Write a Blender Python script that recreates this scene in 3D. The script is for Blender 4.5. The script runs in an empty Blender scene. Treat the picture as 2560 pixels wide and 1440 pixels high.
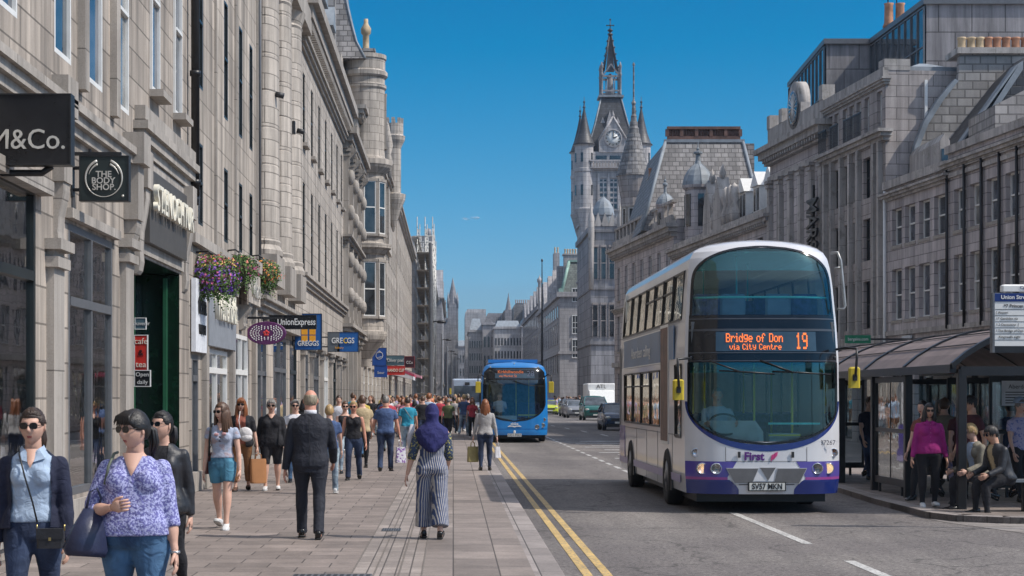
import bpy, math, random
import numpy as np
from math import sin, cos, pi, radians, sqrt, atan2
from mathutils import Vector, Matrix, noise as mnoise

SC = bpy.context.scene
COL = SC.collection
random.seed(7)

# ---------------------------------------------------------------- camera
F = 4500.0                       # focal length in photo pixels
cam = bpy.data.cameras.new('camera')
cam.sensor_width = 36.0
cam.lens = 36.0 * F / 2560.0
cam.shift_x = (1280 - 1133) / 2560.0
cam.shift_y = (992 - 720) / 2560.0
cam.clip_start = 0.5
cam.clip_end = 6000
camo = bpy.data.objects.new('camera', cam)
COL.objects.link(camo)
camo.location = (0, 0, 1.7)
camo.rotation_euler = (pi / 2, 0, 0)
cam.dof.use_dof = True
cam.dof.focus_distance = 29
cam.dof.aperture_fstop = 16
SC.camera = camo

# ---------------------------------------------------------------- sky and sun
SUN_EL, SUN_AZ = radians(50), radians(108)
w = bpy.data.worlds.new('World'); SC.world = w; w.use_nodes = True
nt = w.node_tree
sky = nt.nodes.new('ShaderNodeTexSky'); sky.sky_type = 'NISHITA'; sky.sun_disc = False
sky.sun_elevation = SUN_EL; sky.sun_rotation = SUN_AZ
sky.air_density = 1.0; sky.dust_density = 0.6; sky.ozone_density = 3.0
hs = nt.nodes.new('ShaderNodeHueSaturation'); hs.inputs['Saturation'].default_value = 1.38; hs.inputs['Hue'].default_value = 0.478
hs.inputs['Value'].default_value = 1.0
nt.links.new(sky.outputs[0], hs.inputs['Color'])
SKY = 0.085
def dotrow(col, k, c):
    v = nt.nodes.new('ShaderNodeVectorMath'); v.operation = 'DOT_PRODUCT'; nt.links.new(col, v.inputs[0]); v.inputs[1].default_value = k
    a = nt.nodes.new('ShaderNodeMath'); a.operation = 'ADD'; nt.links.new(v.outputs['Value'], a.inputs[0]); a.inputs[1].default_value = c / SKY
    m = nt.nodes.new('ShaderNodeMath'); m.operation = 'MAXIMUM'; nt.links.new(a.outputs[0], m.inputs[0]); m.inputs[1].default_value = 0
    return m.outputs[0]
cb = nt.nodes.new('ShaderNodeCombineColor')
for i, (k, c) in enumerate((((.79, 0, 0), -.070), ((0, 1.1, 0), -.077), ((0, .554, 1.047), -.087))): nt.links.new(dotrow(hs.outputs[0], k, c), cb.inputs[i])
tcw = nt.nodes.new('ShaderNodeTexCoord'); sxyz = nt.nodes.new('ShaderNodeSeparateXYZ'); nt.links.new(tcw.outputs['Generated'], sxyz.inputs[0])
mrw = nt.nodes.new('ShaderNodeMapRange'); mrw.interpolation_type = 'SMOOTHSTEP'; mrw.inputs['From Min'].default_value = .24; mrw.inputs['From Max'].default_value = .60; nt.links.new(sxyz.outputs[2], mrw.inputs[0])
sky_fill = nt.nodes.new('ShaderNodeHueSaturation'); sky_fill.inputs['Saturation'].default_value = .45; sky_fill.inputs['Value'].default_value = 2.9; nt.links.new(sky.outputs[0], sky_fill.inputs['Color'])  # added fill: sky above the view made paler and brighter to lift shaded fronts
mxw = nt.nodes.new('ShaderNodeMix'); mxw.data_type = 'RGBA'; nt.links.new(mrw.outputs[0], mxw.inputs[0]); nt.links.new(cb.outputs[0], mxw.inputs[6]); nt.links.new(sky_fill.outputs[0], mxw.inputs[7])
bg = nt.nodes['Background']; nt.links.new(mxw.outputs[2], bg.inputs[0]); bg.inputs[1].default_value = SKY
sl = bpy.data.lights.new('sun', 'SUN'); sl.energy = 4.0; sl.angle = radians(0.53); sl.color = (1.0, 0.93, 0.84)
so = bpy.data.objects.new('sun', sl); COL.objects.link(so)
sd = Vector((sin(SUN_AZ) * cos(SUN_EL), cos(SUN_AZ) * cos(SUN_EL), sin(SUN_EL)))
so.rotation_euler = sd.to_track_quat('Z', 'Y').to_euler(); so.location = (60, -30, 80)
SC.view_settings.view_transform = 'Standard'; SC.view_settings.look = 'None'
SC.view_settings.exposure = 0.0; SC.view_settings.gamma = 1.0
SC.cycles.max_bounces = 6; SC.cycles.transparent_max_bounces = 12
SC.cycles.sample_clamp_indirect = 4.0

ROADZ = -0.09
LX = -4.64            # left building line
KX = 1.08             # left kerb
def PX(px, D): return (px - 1133) / F * D
def PZ(py, D): return 1.7 - (py - 992) / F * D
def DL(px): return -LX * F / (1133 - px)      # depth where the left building line meets an image column

# ---------------------------------------------------------------- objects
def tag(o, label=None, cat=None, group=None, kind=None):
    if label: o['label'] = label
    if cat: o['category'] = cat
    if group: o['group'] = group
    if kind: o['kind'] = kind
    return o
def thing(name, label, cat, loc=(0, 0, 0), rz=0, group=None):
    o = bpy.data.objects.new(name, None); COL.objects.link(o)
    o.location = loc; o.rotation_euler = (0, 0, rz); o.empty_display_size = 0.2
    return tag(o, label, cat, group)
def copy_tree(o, parent=None):
    c = o.copy(); COL.objects.link(c); c.parent = parent
    for ch in o.children: copy_tree(ch, c)
    return c

class MB:
    """collects faces; UVs are box-projected in metres in the object's own frame"""
    def __init__(s): s.v = []; s.f = []; s.m = []; s.sm = []; s.M = None
    def add(s, vs, fs, m=0, smooth=False):
        n = len(s.v)
        if s.M is not None: vs = [s.M @ Vector(p) for p in vs]
        s.v.extend([tuple(p) for p in vs])
        for f in fs: s.f.append([n + i for i in f]); s.m.append(m); s.sm.append(smooth)
        return s
    def quad(s, a, b, c, d, m=0): return s.add([a, b, c, d], [(0, 1, 2, 3)], m)
    def box(s, x0, x1, y0, y1, z0, z1, m=0):
        if x0 > x1: x0, x1 = x1, x0
        if y0 > y1: y0, y1 = y1, y0
        if z0 > z1: z0, z1 = z1, z0
        v = [(x0,y0,z0),(x1,y0,z0),(x1,y1,z0),(x0,y1,z0),(x0,y0,z1),(x1,y0,z1),(x1,y1,z1),(x0,y1,z1)]
        return s.add(v, [(0,3,2,1),(4,5,6,7),(0,1,5,4),(1,2,6,5),(2,3,7,6),(3,0,4,7)], m)
    def bbox(s, x0, x1, y0, y1, z0, z1, b, m=0):
        """box with chamfered edges in plan and on top"""
        p = [(x0+b,y0),(x1-b,y0),(x1,y0+b),(x1,y1-b),(x1-b,y1),(x0+b,y1),(x0,y1-b),(x0,y0+b)]
        cx, cy = (x0+x1)/2, (y0+y1)/2
        fx, fy = ((x1-x0)/2-b)/((x1-x0)/2), ((y1-y0)/2-b)/((y1-y0)/2)
        sh = [(cx+(x-cx)*fx, cy+(y-cy)*fy) for x, y in p]
        rings = [[(x,y,z0) for x,y in p], [(x,y,z1-b) for x,y in p], [(x,y,z1) for x,y in sh]]
        return s.loft(rings, m)
    def loft(s, rings, m=0, caps=True, smooth=False, closed=True):
        n = len(rings[0]); vs = [p for r in rings for p in r]; fs = []
        for i in range(len(rings) - 1):
            for j in range(n if closed else n - 1):
                k = (j + 1) % n
                fs.append((i*n+j, i*n+k, (i+1)*n+k, (i+1)*n+j))
        if caps: fs.append(tuple(range(n))[::-1]); fs.append(tuple((len(rings)-1)*n + j for j in range(n)))
        return s.add(vs, fs, m, smooth)
    def lathe(s, prof, c=(0, 0, 0), n=16, m=0, smooth=True, a0=0, a1=2*pi, rot=0, sx=1, sy=1):
        full = abs(a1 - a0 - 2*pi) < 1e-6
        k = n if full else n + 1
        rings = []
        for r, z in prof:
            rings.append([(c[0]+sx*r*cos(rot+a0+(a1-a0)*j/n), c[1]+sy*r*sin(rot+a0+(a1-a0)*j/n), c[2]+z) for j in range(k)])
        return s.loft(rings, m, caps=full, smooth=smooth, closed=full)
    def tube(s, pts, r, n=8, m=0, smooth=True, caps=True):
        pts = [Vector(p) for p in pts]
        rr = r if isinstance(r, (list, tuple)) else [r] * len(pts)
        rings = []; up = None
        for i, p in enumerate(pts):
            t = (pts[min(i+1, len(pts)-1)] - pts[max(i-1, 0)]).normalized()
            if up is None:
                up = Vector((0, 0, 1)) if abs(t.z) < .9 else Vector((1, 0, 0))
            a = (up - t * up.dot(t)).normalized(); b = t.cross(a); up = a
            q = rr[i]; ra, rb = q if isinstance(q, (list, tuple)) else (q, q)
            rings.append([tuple(p + a*(ra*cos(2*pi*j/n)) + b*(rb*sin(2*pi*j/n))) for j in range(n)])
        return s.loft(rings, m, caps=caps, smooth=smooth)
    def cyl(s, a, b, r, n=12, m=0, r2=None): return s.tube([a, b], [r, r if r2 is None else r2], n, m)
    def ell(s, c, rx, ry, rz, n=12, k=8, m=0, R=None):
        c = Vector(c); vs = []; fs = []
        for i in range(k + 1):
            th = pi * i / k
            for j in range(n):
                p = Vector((rx*sin(th)*cos(2*pi*j/n), ry*sin(th)*sin(2*pi*j/n), rz*cos(th)))
                vs.append(c + (R @ p if R else p))
        for i in range(k):
            for j in range(n):
                q = (j+1) % n; fs.append((i*n+j, (i+1)*n+j, (i+1)*n+q, i*n+q))
        return s.add(vs, fs, m, True)
    def prism(s, poly, a0, a1, axis='y', m=0):
        """extrude a 2-D polygon; axis y: (x,z) poly; axis x: (y,z) poly; axis z: (x,y) poly"""
        f = {'y': lambda p, t: (p[0], t, p[1]), 'x': lambda p, t: (t, p[0], p[1]), 'z': lambda p, t: (p[0], p[1], t)}[axis]
        return s.loft([[f(p, a0) for p in poly], [f(p, a1) for p in poly]], m)
    def mesh(s, name, mats):
        me = bpy.data.meshes.new(name); me.from_pydata(s.v, [], s.f)
        for m in mats: me.materials.append(m)
        me.polygons.foreach_set('material_index', s.m); me.polygons.foreach_set('use_smooth', s.sm)
        me.validate(); me.update()
        uv = me.uv_layers.new(name='UVMap').data
        co = me.vertices
        for p in me.polygons:
            n = p.normal; ax, ay, az = abs(n.x), abs(n.y), abs(n.z)
            for li in p.loop_indices:
                q = co[me.loops[li].vertex_index].co
                if az > ax*1.4 and az > ay*1.4: uv[li].uv = (q.x, q.y)
                elif ay >= ax: uv[li].uv = (q.x, q.z)
                else: uv[li].uv = (q.y + 50, q.z)
        return me
    def build(s, name, mats, parent=None, loc=None):
        if not isinstance(mats, (list, tuple)): mats = [mats]
        o = bpy.data.objects.new(name, s.mesh(name, mats)); COL.objects.link(o); o.parent = parent
        if loc is not None: o.location = loc
        return o

def text(name, s, size, loc, rot, mat, parent=None, ext=.01, align='CENTER', sx=1.0, off=0.0, space=1.0):
    cu = bpy.data.curves.new(name, 'FONT'); cu.body = s; cu.size = size; cu.extrude = ext
    cu.align_x = align; cu.align_y = 'CENTER'; cu.offset = off; cu.space_character = space; cu.resolution_u = 3
    cu.materials.append(mat)
    o = bpy.data.objects.new(name, cu); COL.objects.link(o); o.parent = parent
    o.location = loc; o.rotation_euler = rot; o.scale = (sx, 1, 1)
    return o
FRONT = (pi/2, 0, 0)            # text facing the camera

# ---------------------------------------------------------------- materials
MATS = {}
def N(nt, t, **kw):
    n = nt.nodes.new(t)
    for k, v in kw.items():
        if k in n.inputs: n.inputs[k].default_value = v
        else: setattr(n, k, v)
    return n
def base_mat(name):
    m = bpy.data.materials.new(name); m.use_nodes = True
    return m, m.node_tree, m.node_tree.nodes['Principled BSDF']
def c4(c): return (c[0], c[1], c[2], 1.0)
def mixc(nt, f, a, b, mode='MIX'):
    x = nt.nodes.new('ShaderNodeMix'); x.data_type = 'RGBA'; x.blend_type = mode
    for i, v in ((0, f), (6, a), (7, b)):
        if hasattr(v, 'links') or hasattr(v, 'is_linked'): nt.links.new(v, x.inputs[i])
        else: x.inputs[i].default_value = v if i == 0 else c4(v)
    return x.outputs[2]
def ramp(nt, src, p0, p1, c0=(0,0,0), c1=(1,1,1)):
    r = nt.nodes.new('ShaderNodeValToRGB'); e = r.color_ramp.elements
    e[0].position = p0; e[0].color = c4(c0); e[1].position = p1; e[1].color = c4(c1)
    nt.links.new(src, r.inputs[0]); return r.outputs[0]
def noise_n(nt, vec, scale, detail=3, rough=.55, sc=None):
    if sc:
        mp = nt.nodes.new('ShaderNodeMapping'); mp.inputs['Scale'].default_value = sc
        nt.links.new(vec, mp.inputs[0]); vec = mp.outputs[0]
    n = N(nt, 'ShaderNodeTexNoise', Scale=scale, Detail=detail, Roughness=rough)
    nt.links.new(vec, n.inputs['Vector']); return n.outputs['Fac']
def bump(nt, bs, h, strength=.3, dist=.02):
    b = N(nt, 'ShaderNodeBump', Strength=strength, Distance=dist)
    nt.links.new(h, b.inputs['Height']); nt.links.new(b.outputs[0], bs.inputs['Normal'])

def plain(name, c, rough=.6, metal=0.0, var=.12, scale=6.0, coat=0, bmp=0, spec=None, coords='Object'):
    """painted, cast or cloth surface with a little natural variation"""
    if name in MATS: return MATS[name]
    m, nt, bs = base_mat(name)
    tc = nt.nodes.new('ShaderNodeTexCoord')
    f = noise_n(nt, tc.outputs[coords], scale, 4)
    col = mixc(nt, ramp(nt, f, .3, .7), tuple(x*(1-var) for x in c), tuple(min(1, x*(1+var)) for x in c))
    nt.links.new(col, bs.inputs['Base Color'])
    bs.inputs['Roughness'].default_value = rough; bs.inputs['Metallic'].default_value = metal
    if coat: bs.inputs['Coat Weight'].default_value = coat; bs.inputs['Coat Roughness'].default_value = .05
    if spec is not None: bs.inputs['Specular IOR Level'].default_value = spec
    if bmp:
        bump(nt, bs, noise_n(nt, tc.outputs[coords], scale*8, 4), bmp, .01)
    MATS[name] = m; return m

def stone(name, c, bw=.75, bh=.34, mortar=.014, contrast=.10, streak=.35, moss=0, rough=.85, mcol=.42, lichen=0):
    """granite ashlar in metres: blocks with their own tone, joints, grain, rain streaks and soot"""
    m, nt, bs = base_mat(name)
    tc = nt.nodes.new('ShaderNodeTexCoord'); uv = tc.outputs['UV']; ob = tc.outputs['Object']
    b = N(nt, 'ShaderNodeTexBrick', Scale=1.0); b.offset = .5
    b.inputs['Brick Width'].default_value = bw; b.inputs['Row Height'].default_value = bh
    b.inputs['Mortar Size'].default_value = mortar; b.inputs['Mortar Smooth'].default_value = .3; b.inputs['Bias'].default_value = 0
    b.inputs['Color1'].default_value = c4([x*(1-contrast) for x in c]); b.inputs['Color2'].default_value = c4([x*(1+contrast) for x in c])
    b.inputs['Mortar'].default_value = c4([x*mcol for x in c])
    nt.links.new(uv, b.inputs['Vector'])
    g = noise_n(nt, ob, 55, 3, .7)
    col = mixc(nt, 1.0, b.outputs['Color'], ramp(nt, g, .25, .75, (.82,.82,.82), (1.14,1.14,1.14)), 'MULTIPLY')
    st = noise_n(nt, uv, 1.0, 6, .62, (2.6, .16, 1))
    col = mixc(nt, 1.0, col, ramp(nt, st, .36, .66, (1-streak,)*3, (1.08,1.07,1.05)), 'MULTIPLY')
    bl = noise_n(nt, ob, .55, 5, .65)
    col = mixc(nt, 1.0, col, ramp(nt, bl, .3, .7, (.80,.79,.78), (1.1,1.1,1.1)), 'MULTIPLY')
    so_ = noise_n(nt, uv, 1.0, 7, .7, (.9, .38, 1))
    col = mixc(nt, ramp(nt, so_, .54, .74, (0,0,0), (.72,)*3), col, tuple(x*.36 for x in c))
    if moss:
        mo = noise_n(nt, ob, 2.2, 6, .7)
        col = mixc(nt, ramp(nt, mo, .52, .70, (0,0,0), (moss,)*3), col, (.09, .085, .055))
    nt.links.new(col, bs.inputs['Base Color']); bs.inputs['Roughness'].default_value = rough
    h = mixc(nt, .25, b.outputs['Fac'], g)
    inv = N(nt, 'ShaderNodeInvert'); nt.links.new(b.outputs['Fac'], inv.inputs['Color'])
    h = mixc(nt, .3, inv.outputs[0], g)
    bump(nt, bs, h, .45, .012)
    MATS[name] = m; return m

def glass_dark(name, c=(.03, .035, .04), rough=.04, tint=None):
    m, nt, bs = base_mat(name)
    tc = nt.nodes.new('ShaderNodeTexCoord')
    f = noise_n(nt, tc.outputs['Object'], 1.3, 3)
    nt.links.new(mixc(nt, ramp(nt, f, .35, .65), tuple(x*.45 for x in c), tuple(x*1.8 for x in c)), bs.inputs['Base Color'])
    bs.inputs['Roughness'].default_value = rough; bs.inputs['Specular IOR Level'].default_value = .9
    bump(nt, bs, noise_n(nt, tc.outputs['Object'], .9, 2), .10, .05)
    MATS[name] = m; return m
def glass_clear(name, tint=(.8, .9, .9), refl=.16, rcol=(1, 1, 1), wav=.06):
    """thin pane: mostly see-through, reflecting more at grazing angles"""
    m, nt, bs = base_mat(name)
    out = nt.nodes['Material Output']; nt.nodes.remove(bs)
    tr = N(nt, 'ShaderNodeBsdfTransparent'); tr.inputs[0].default_value = c4(tint)
    gl = N(nt, 'ShaderNodeBsdfGlossy'); gl.inputs['Roughness'].default_value = .02; gl.inputs[0].default_value = c4(rcol)
    tc = nt.nodes.new('ShaderNodeTexCoord')
    bp = N(nt, 'ShaderNodeBump', Strength=wav, Distance=.05); nt.links.new(noise_n(nt, tc.outputs['Object'], 1.6, 2), bp.inputs['Height'])
    nt.links.new(bp.outputs[0], gl.inputs['Normal'])
    lw = N(nt, 'ShaderNodeFresnel', IOR=1.5)
    mp = N(nt, 'ShaderNodeMapRange'); mp.inputs['From Min'].default_value = .04; mp.inputs['From Max'].default_value = .6
    mp.inputs['To Min'].default_value = refl; mp.inputs['To Max'].default_value = .9
    nt.links.new(lw.outputs[0], mp.inputs[0])
    mx = N(nt, 'ShaderNodeMixShader'); nt.links.new(mp.outputs[0], mx.inputs[0]); nt.links.new(tr.outputs[0], mx.inputs[1]); nt.links.new(gl.outputs[0], mx.inputs[2])
    nt.links.new(mx.outputs[0], out.inputs[0])
    MATS[name] = m; return m

WARM = (.49, .43, .375); GREY = (.5, .49, .5); COOL = (.34, .34, .365)
M_LEFT = stone('granite_left', WARM, .95, .42, .014, .16, .60)
M_LEFT2 = stone('granite_left_plain', (.52, .46, .40), 1.1, .55, .012, .14, .62)
M_LEFT3 = stone('granite_pale', (.54, .49, .44), .9, .40, .014, .12, .52)
M_TRIM = stone('granite_trim', (.43, .395, .36), 1.3, 2.0, .010, .06, .40, moss=.25)
M_RIGHT = stone('granite_right', (.56, .515, .52), .85, .36, .016, .11, .38)
M_RIGHT_TRIM = stone('granite_right_trim', (.52, .49, .47), 1.2, 1.5, .010, .06, .45, moss=.6)
M_RIGHTD = stone('granite_right_dark', (.45, .41, .40), .9, .40, .015, .10, .40)
M_PANEL = stone('stone_panels', (.33, .32, .335), 1.45, 1.25, .03, .12, .5, mcol=.4)
M_RUBBLE = stone('rubble_gable', (.36, .345, .335), .55, .30, .03, .22, .2, mcol=.5, lichen=0)
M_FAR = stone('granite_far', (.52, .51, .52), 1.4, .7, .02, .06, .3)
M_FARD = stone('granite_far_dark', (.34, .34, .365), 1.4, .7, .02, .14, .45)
M_TOWER = stone('granite_tower', (.48, .465, .475), 1.3, .55, .015, .06, .30)
M_SLATE = stone('slate_roof', (.115, .115, .125), .32, .20, .02, .30, .25, rough=.55)
M_SLATE2 = stone('slate_roof_pale', (.26, .25, .25), .42, .28, .03, .30, .35, rough=.6)
M_SLATED = stone('slate_roof_dark', (.055, .058, .068), .4, .3, .02, .3, .3, rough=.5)
M_GREENROOF = stone('slate_roof_green', (.15, .175, .165), .4, .28, .02, .25, .25, rough=.6)
M_LEAD = plain('lead_flashing', (.22, .25, .28), .6, .0, .25, 2, bmp=.1)
M_COPPER = plain('verdigris_copper', (.24, .38, .33), .6, 0, .25, 1.5)
M_WHITE = plain('white_paint', (.72, .72, .70), .45, 0, .06)
M_DARKPAINT = plain('dark_green_black_paint', (.018, .022, .022), .35, 0, .2)
M_BLACK = plain('black_metal', (.012, .012, .014), .4, 0, .3)
M_IRON = plain('cast_iron', (.03, .031, .034), .5, .2, .3)
M_GREYMETAL = plain('grey_painted_steel', (.13, .135, .145), .45, .2, .12)
M_GALV = plain('galvanised_tube', (.38, .38, .37), .45, .6, .2)
M_PLANK = plain('scaffold_boards', (.17, .145, .12), .85, 0, .3, 3)
M_POT = plain('terracotta_pot', (.40, .20, .12), .8, 0, .3, 4)
M_POTC = plain('buff_chimney_pot', (.50, .38, .24), .8, 0, .25, 4)
M_GLASS = glass_dark('window_glass')
M_GLASSB = glass_dark('window_glass_blue', (.05, .06, .07)); M_GLASSP = glass_dark('window_glass_blind', (.20, .20, .19), .1); M_GLASSR = glass_dark('window_glass_curtain', (.09, .10, .12), .05)
M_GLASSC = glass_clear('shop_glass', (.72, .78, .76), .12, wav=.04)
M_GLASSS = glass_clear('shelter_glass', (.80, .86, .88), .10)
M_LETTER = plain('steel_letters', (.62, .60, .55), .35, .3, .1)
M_CREAM = plain('cream_letters', (.78, .74, .62), .5)
# ---------------------------------------------------------------- ground, road, pavements
def ground_mat(name, kind):
    m, nt, bs = base_mat(name)
    tc = nt.nodes.new('ShaderNodeTexCoord'); ob = tc.outputs['Object']
    if kind == 'asphalt':
        g = noise_n(nt, ob, 26, 5, .85); g2 = noise_n(nt, ob, 90, 2, .8)
        col = ramp(nt, g, .36, .62, (.045, .040, .040), (.255, .238, .232))
        col = mixc(nt, 1.0, col, ramp(nt, g2, .3, .72, (.6,.6,.6), (1.5,1.47,1.42)), 'MULTIPLY')
        wr = noise_n(nt, ob, .5, 5, .6, (1.6, .10, 1))
        col = mixc(nt, 1.0, col, ramp(nt, wr, .35, .68, (.72,.71,.72), (1.18,1.17,1.15)), 'MULTIPLY')
        cr = N(nt, 'ShaderNodeTexVoronoi', feature='DISTANCE_TO_EDGE', Scale=.35)
        mp = nt.nodes.new('ShaderNodeVectorMath'); mp.operation = 'ADD'
        nn = N(nt, 'ShaderNodeTexNoise', Scale=1.2, Detail=4.0); nt.links.new(ob, nn.inputs['Vector'])
        nt.links.new(ob, mp.inputs[0]); nt.links.new(nn.outputs['Color'], mp.inputs[1]); nt.links.new(mp.outputs[0], cr.inputs['Vector'])
        col = mixc(nt, 1.0, col, ramp(nt, cr.outputs['Distance'], .002, .010, (.45,.45,.45), (1,1,1)), 'MULTIPLY')
        pt = noise_n(nt, ob, .22, 3, .5)
        col = mixc(nt, 1.0, col, ramp(nt, pt, .45, .55, (.88,.87,.88), (1.05,1.05,1.04)), 'MULTIPLY')
        nt.links.new(col, bs.inputs['Base Color']); bs.inputs['Roughness'].default_value = .82
        bump(nt, bs, g, .8, .012)
    else:
        bw, bh, c = {'pave': (.62, .46, (.235, .195, .174)), 'pave2': (.45, .9, (.243, .205, .184)), 'kerb': (.28, .92, (.30, .265, .25)),
                     'setts': (.9, .30, (.26, .235, .22)), 'channel': (.14, .6, (.285, .245, .222))}[kind]
        b = N(nt, 'ShaderNodeTexBrick', Scale=1.0); b.offset = .5 if kind in ('pave', 'setts') else 0.0
        b.inputs['Brick Width'].default_value = bw; b.inputs['Row Height'].default_value = bh
        b.inputs['Mortar Size'].default_value = .009; b.inputs['Mortar Smooth'].default_value = .4
        b.inputs['Color1'].default_value = c4([x*.78 for x in c]); b.inputs['Color2'].default_value = c4([x*1.16 for x in c])
        b.inputs['Mortar'].default_value = c4([x*.30 for x in c]); nt.links.new(ob, b.inputs['Vector'])
        col = b.outputs['Color']
        for sc_, lo, hi, s3 in ((30, .80, 1.16, None), (.8, .80, 1.14, (1, .5, 1)), (3.2, .80, 1.12, None)):
            q = noise_n(nt, ob, sc_, 4, .65, s3)
            col = mixc(nt, 1.0, col, ramp(nt, q, .3, .7, (lo,)*3, (hi,)*3), 'MULTIPLY')
        v = N(nt, 'ShaderNodeTexVoronoi', Scale=2.6); nt.links.new(ob, v.inputs['Vector'])    # trodden-in gum
        col = mixc(nt, ramp(nt, v.outputs['Distance'], .035, .05, (.55,)*3, (0,0,0)), col, (.10, .09, .085))
        nt.links.new(col, bs.inputs['Base Color']); bs.inputs['Roughness'].default_value = .75
        inv = N(nt, 'ShaderNodeInvert'); nt.links.new(b.outputs['Fac'], inv.inputs['Color'])
        bump(nt, bs, mixc(nt, .3, inv.outputs[0], noise_n(nt, ob, 20, 3)), .5, .008)
    MATS[name] = m; return m
M_ASPH = ground_mat('asphalt', 'asphalt'); M_PAVE = ground_mat('paving_slabs', 'pave'); M_PAVE2 = ground_mat('paving_band', 'pave2')
M_KERB = ground_mat('granite_kerb', 'kerb'); M_SETT = ground_mat('stone_setts', 'setts'); M_CHAN = ground_mat('channel_setts', 'channel')
def marking(name, c):
    m, nt, bs = base_mat(name); tc = nt.nodes.new('ShaderNodeTexCoord')
    f = noise_n(nt, tc.outputs['Object'], 26, 5, .75); f2 = noise_n(nt, tc.outputs['Object'], 1.3, 4, .6)
    col = mixc(nt, ramp(nt, f, .40, .50), (.16, .15, .14), c)
    col = mixc(nt, 1.0, col, ramp(nt, f2, .3, .7, (.75,.75,.75), (1.1,1.1,1.1)), 'MULTIPLY')
    nt.links.new(col, bs.inputs['Base Color']); bs.inputs['Roughness'].default_value = .6
    MATS[name] = m; return m
M_YEL = marking('yellow_line_paint', (.62, .42, .14)); M_WL = marking('white_line_paint', (.56, .55, .53))

def sheet(name, pts, z, m, kind='structure'):
    b = MB(); b.add([(x, y, z) for x, y in pts], [tuple(range(len(pts)))]); o = b.build(name, m); o['kind'] = kind; return o
sheet('ground', [(-300, -60), (300, -60), (300, 700), (-300, 700)], ROADZ - .012, M_ASPH)
sheet('road', [(KX, -20), (40, -20), (40, 600), (KX, 600)], ROADZ, M_ASPH)
def struct_box(name, x0, x1, y0, y1, z0, z1, m):
    b = MB(); b.box(x0, x1, y0, y1, z0, z1); o = b.build(name, m); o['kind'] = 'structure'; return o
struct_box('pavement', -40, -.98, -20, 600, -.5, 0, M_PAVE)
struct_box('pavement', -.30, KX - .30, -20, 600, -.5, 0, M_PAVE2)
struct_box('drainage_channel', -.98, -.30, -20, 600, -.5, -.004, M_CHAN)
b = MB()
for x in (-.98, -.76, -.52, -.30): b.box(x - .007, x + .007, -20, 600, -.01, .003)
o = b.build('channel_joint', plain('dark_joint', (.16, .14, .125), .9)); o['kind'] = 'structure'
b = MB(); b.prism([(KX-.30, -.5), (KX, -.5), (KX, -.025), (KX-.02, 0), (KX-.30, 0)], -20, 600, 'y')
o = b.build('kerb', M_KERB); o['kind'] = 'structure'
b = MB()
for x in (1.30, 1.50): b.box(x, x + .095, 8, 75, ROADZ - .01, ROADZ + .005)
o = b.build('double_yellow_line', M_YEL); o['kind'] = 'structure'
b = MB()
for (a, c) in ((21.9, 27.8), (13.5, 19.6)): b.box(4.25, 4.37, a, c, ROADZ - .01, ROADZ + .005)
y = 42.5
while y < 86: b.box(4.10, 4.20, y, y + 1.35, ROADZ - .01, ROADZ + .005); y += 2.4
y = 47.0
k = 0
while y < 74:
    b.box(4.7 + (k % 2)*.4, 8.3, y, y + .42, ROADZ - .01, ROADZ + .004); y += 2.3 + (k % 3)*.5; k += 1
for i in range(7): b.box(7.0 - i*.3, 7.1 - i*.3, 82 + i*9, 86 + i*9, ROADZ - .01, ROADZ + .004)
o = b.build('white_road_marking', M_WL); o['kind'] = 'structure'
# right-hand pavement / bus platform with its kerb nose and the stone crossing beside it
kr = [(8.9, 25.1), (7.75, 25.35), (7.2, 25.75), (6.98, 26.5), (7.02, 30), (7.22, 34), (7.35, 45), (8.9, 62), (9.9, 100), (9.9, 119), (12.9, 128), (12.9, 240), (11, 600)]
outer = kr + [(60, 600), (60, 25.1)]
b = MB(); b.loft([[(x, y, -.5) for x, y in outer], [(x, y, 0) for x, y in outer]]); o = b.build('pavement', M_PAVE); o['kind'] = 'structure'
b = MB()
for i in range(len(kr) - 1):
    (xa, ya), (xb, yb) = kr[i], kr[i+1]
    d = Vector((xb-xa, yb-ya)).normalized(); nrm = Vector((d.y, -d.x))
    if nrm.x < 0 and i > 2: nrm = -nrm
    if i <= 2: nrm = Vector((abs(d.y)*1, abs(d.x))) if True else nrm
    a, c = Vector((xa, ya)), Vector((xb, yb))
    A, B, C_, D_ = a, c, c + nrm*.28, a + nrm*.28
    b.loft([[(p.x, p.y, -.4) for p in (A, B, C_, D_)], [(p.x, p.y, .006) for p in (A, B, C_, D_)]])
o = b.build('kerb', M_KERB); o['kind'] = 'structure'
sheet('side_street_crossing', [(6.95, 26.4), (7.0, 25.6), (8.2, 20.6), (30, 20.6), (30, 25.0), (7.8, 25.3)], ROADZ + .005, M_SETT)
# iron covers
def grate(x, y, lx, ly, lab, slots=8):
    t = thing('drain_grate', lab, 'drain cover', (x, y, 0))
    b = MB(); b.box(-lx/2, lx/2, -ly/2, ly/2, -.02, .006); b.build('rim', M_GREYMETAL, t)
    b = MB()
    for i in range(slots):
        xx = -lx/2 + lx*(i+.5)/slots; b.box(xx - lx/slots*.3, xx + lx/slots*.3, -ly/2*.8, ly/2*.8, .005, .009)
    b.build('grille', M_IRON, t)
grate(-.79, 23.0, .24, .42, 'small slotted iron drain cover in the pavement channel, beside the blue headscarfed woman')
grate(-1.15, 17.0, .75, .45, 'large dark iron access cover in the pavement at the bottom edge of the photo', 12)

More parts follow.
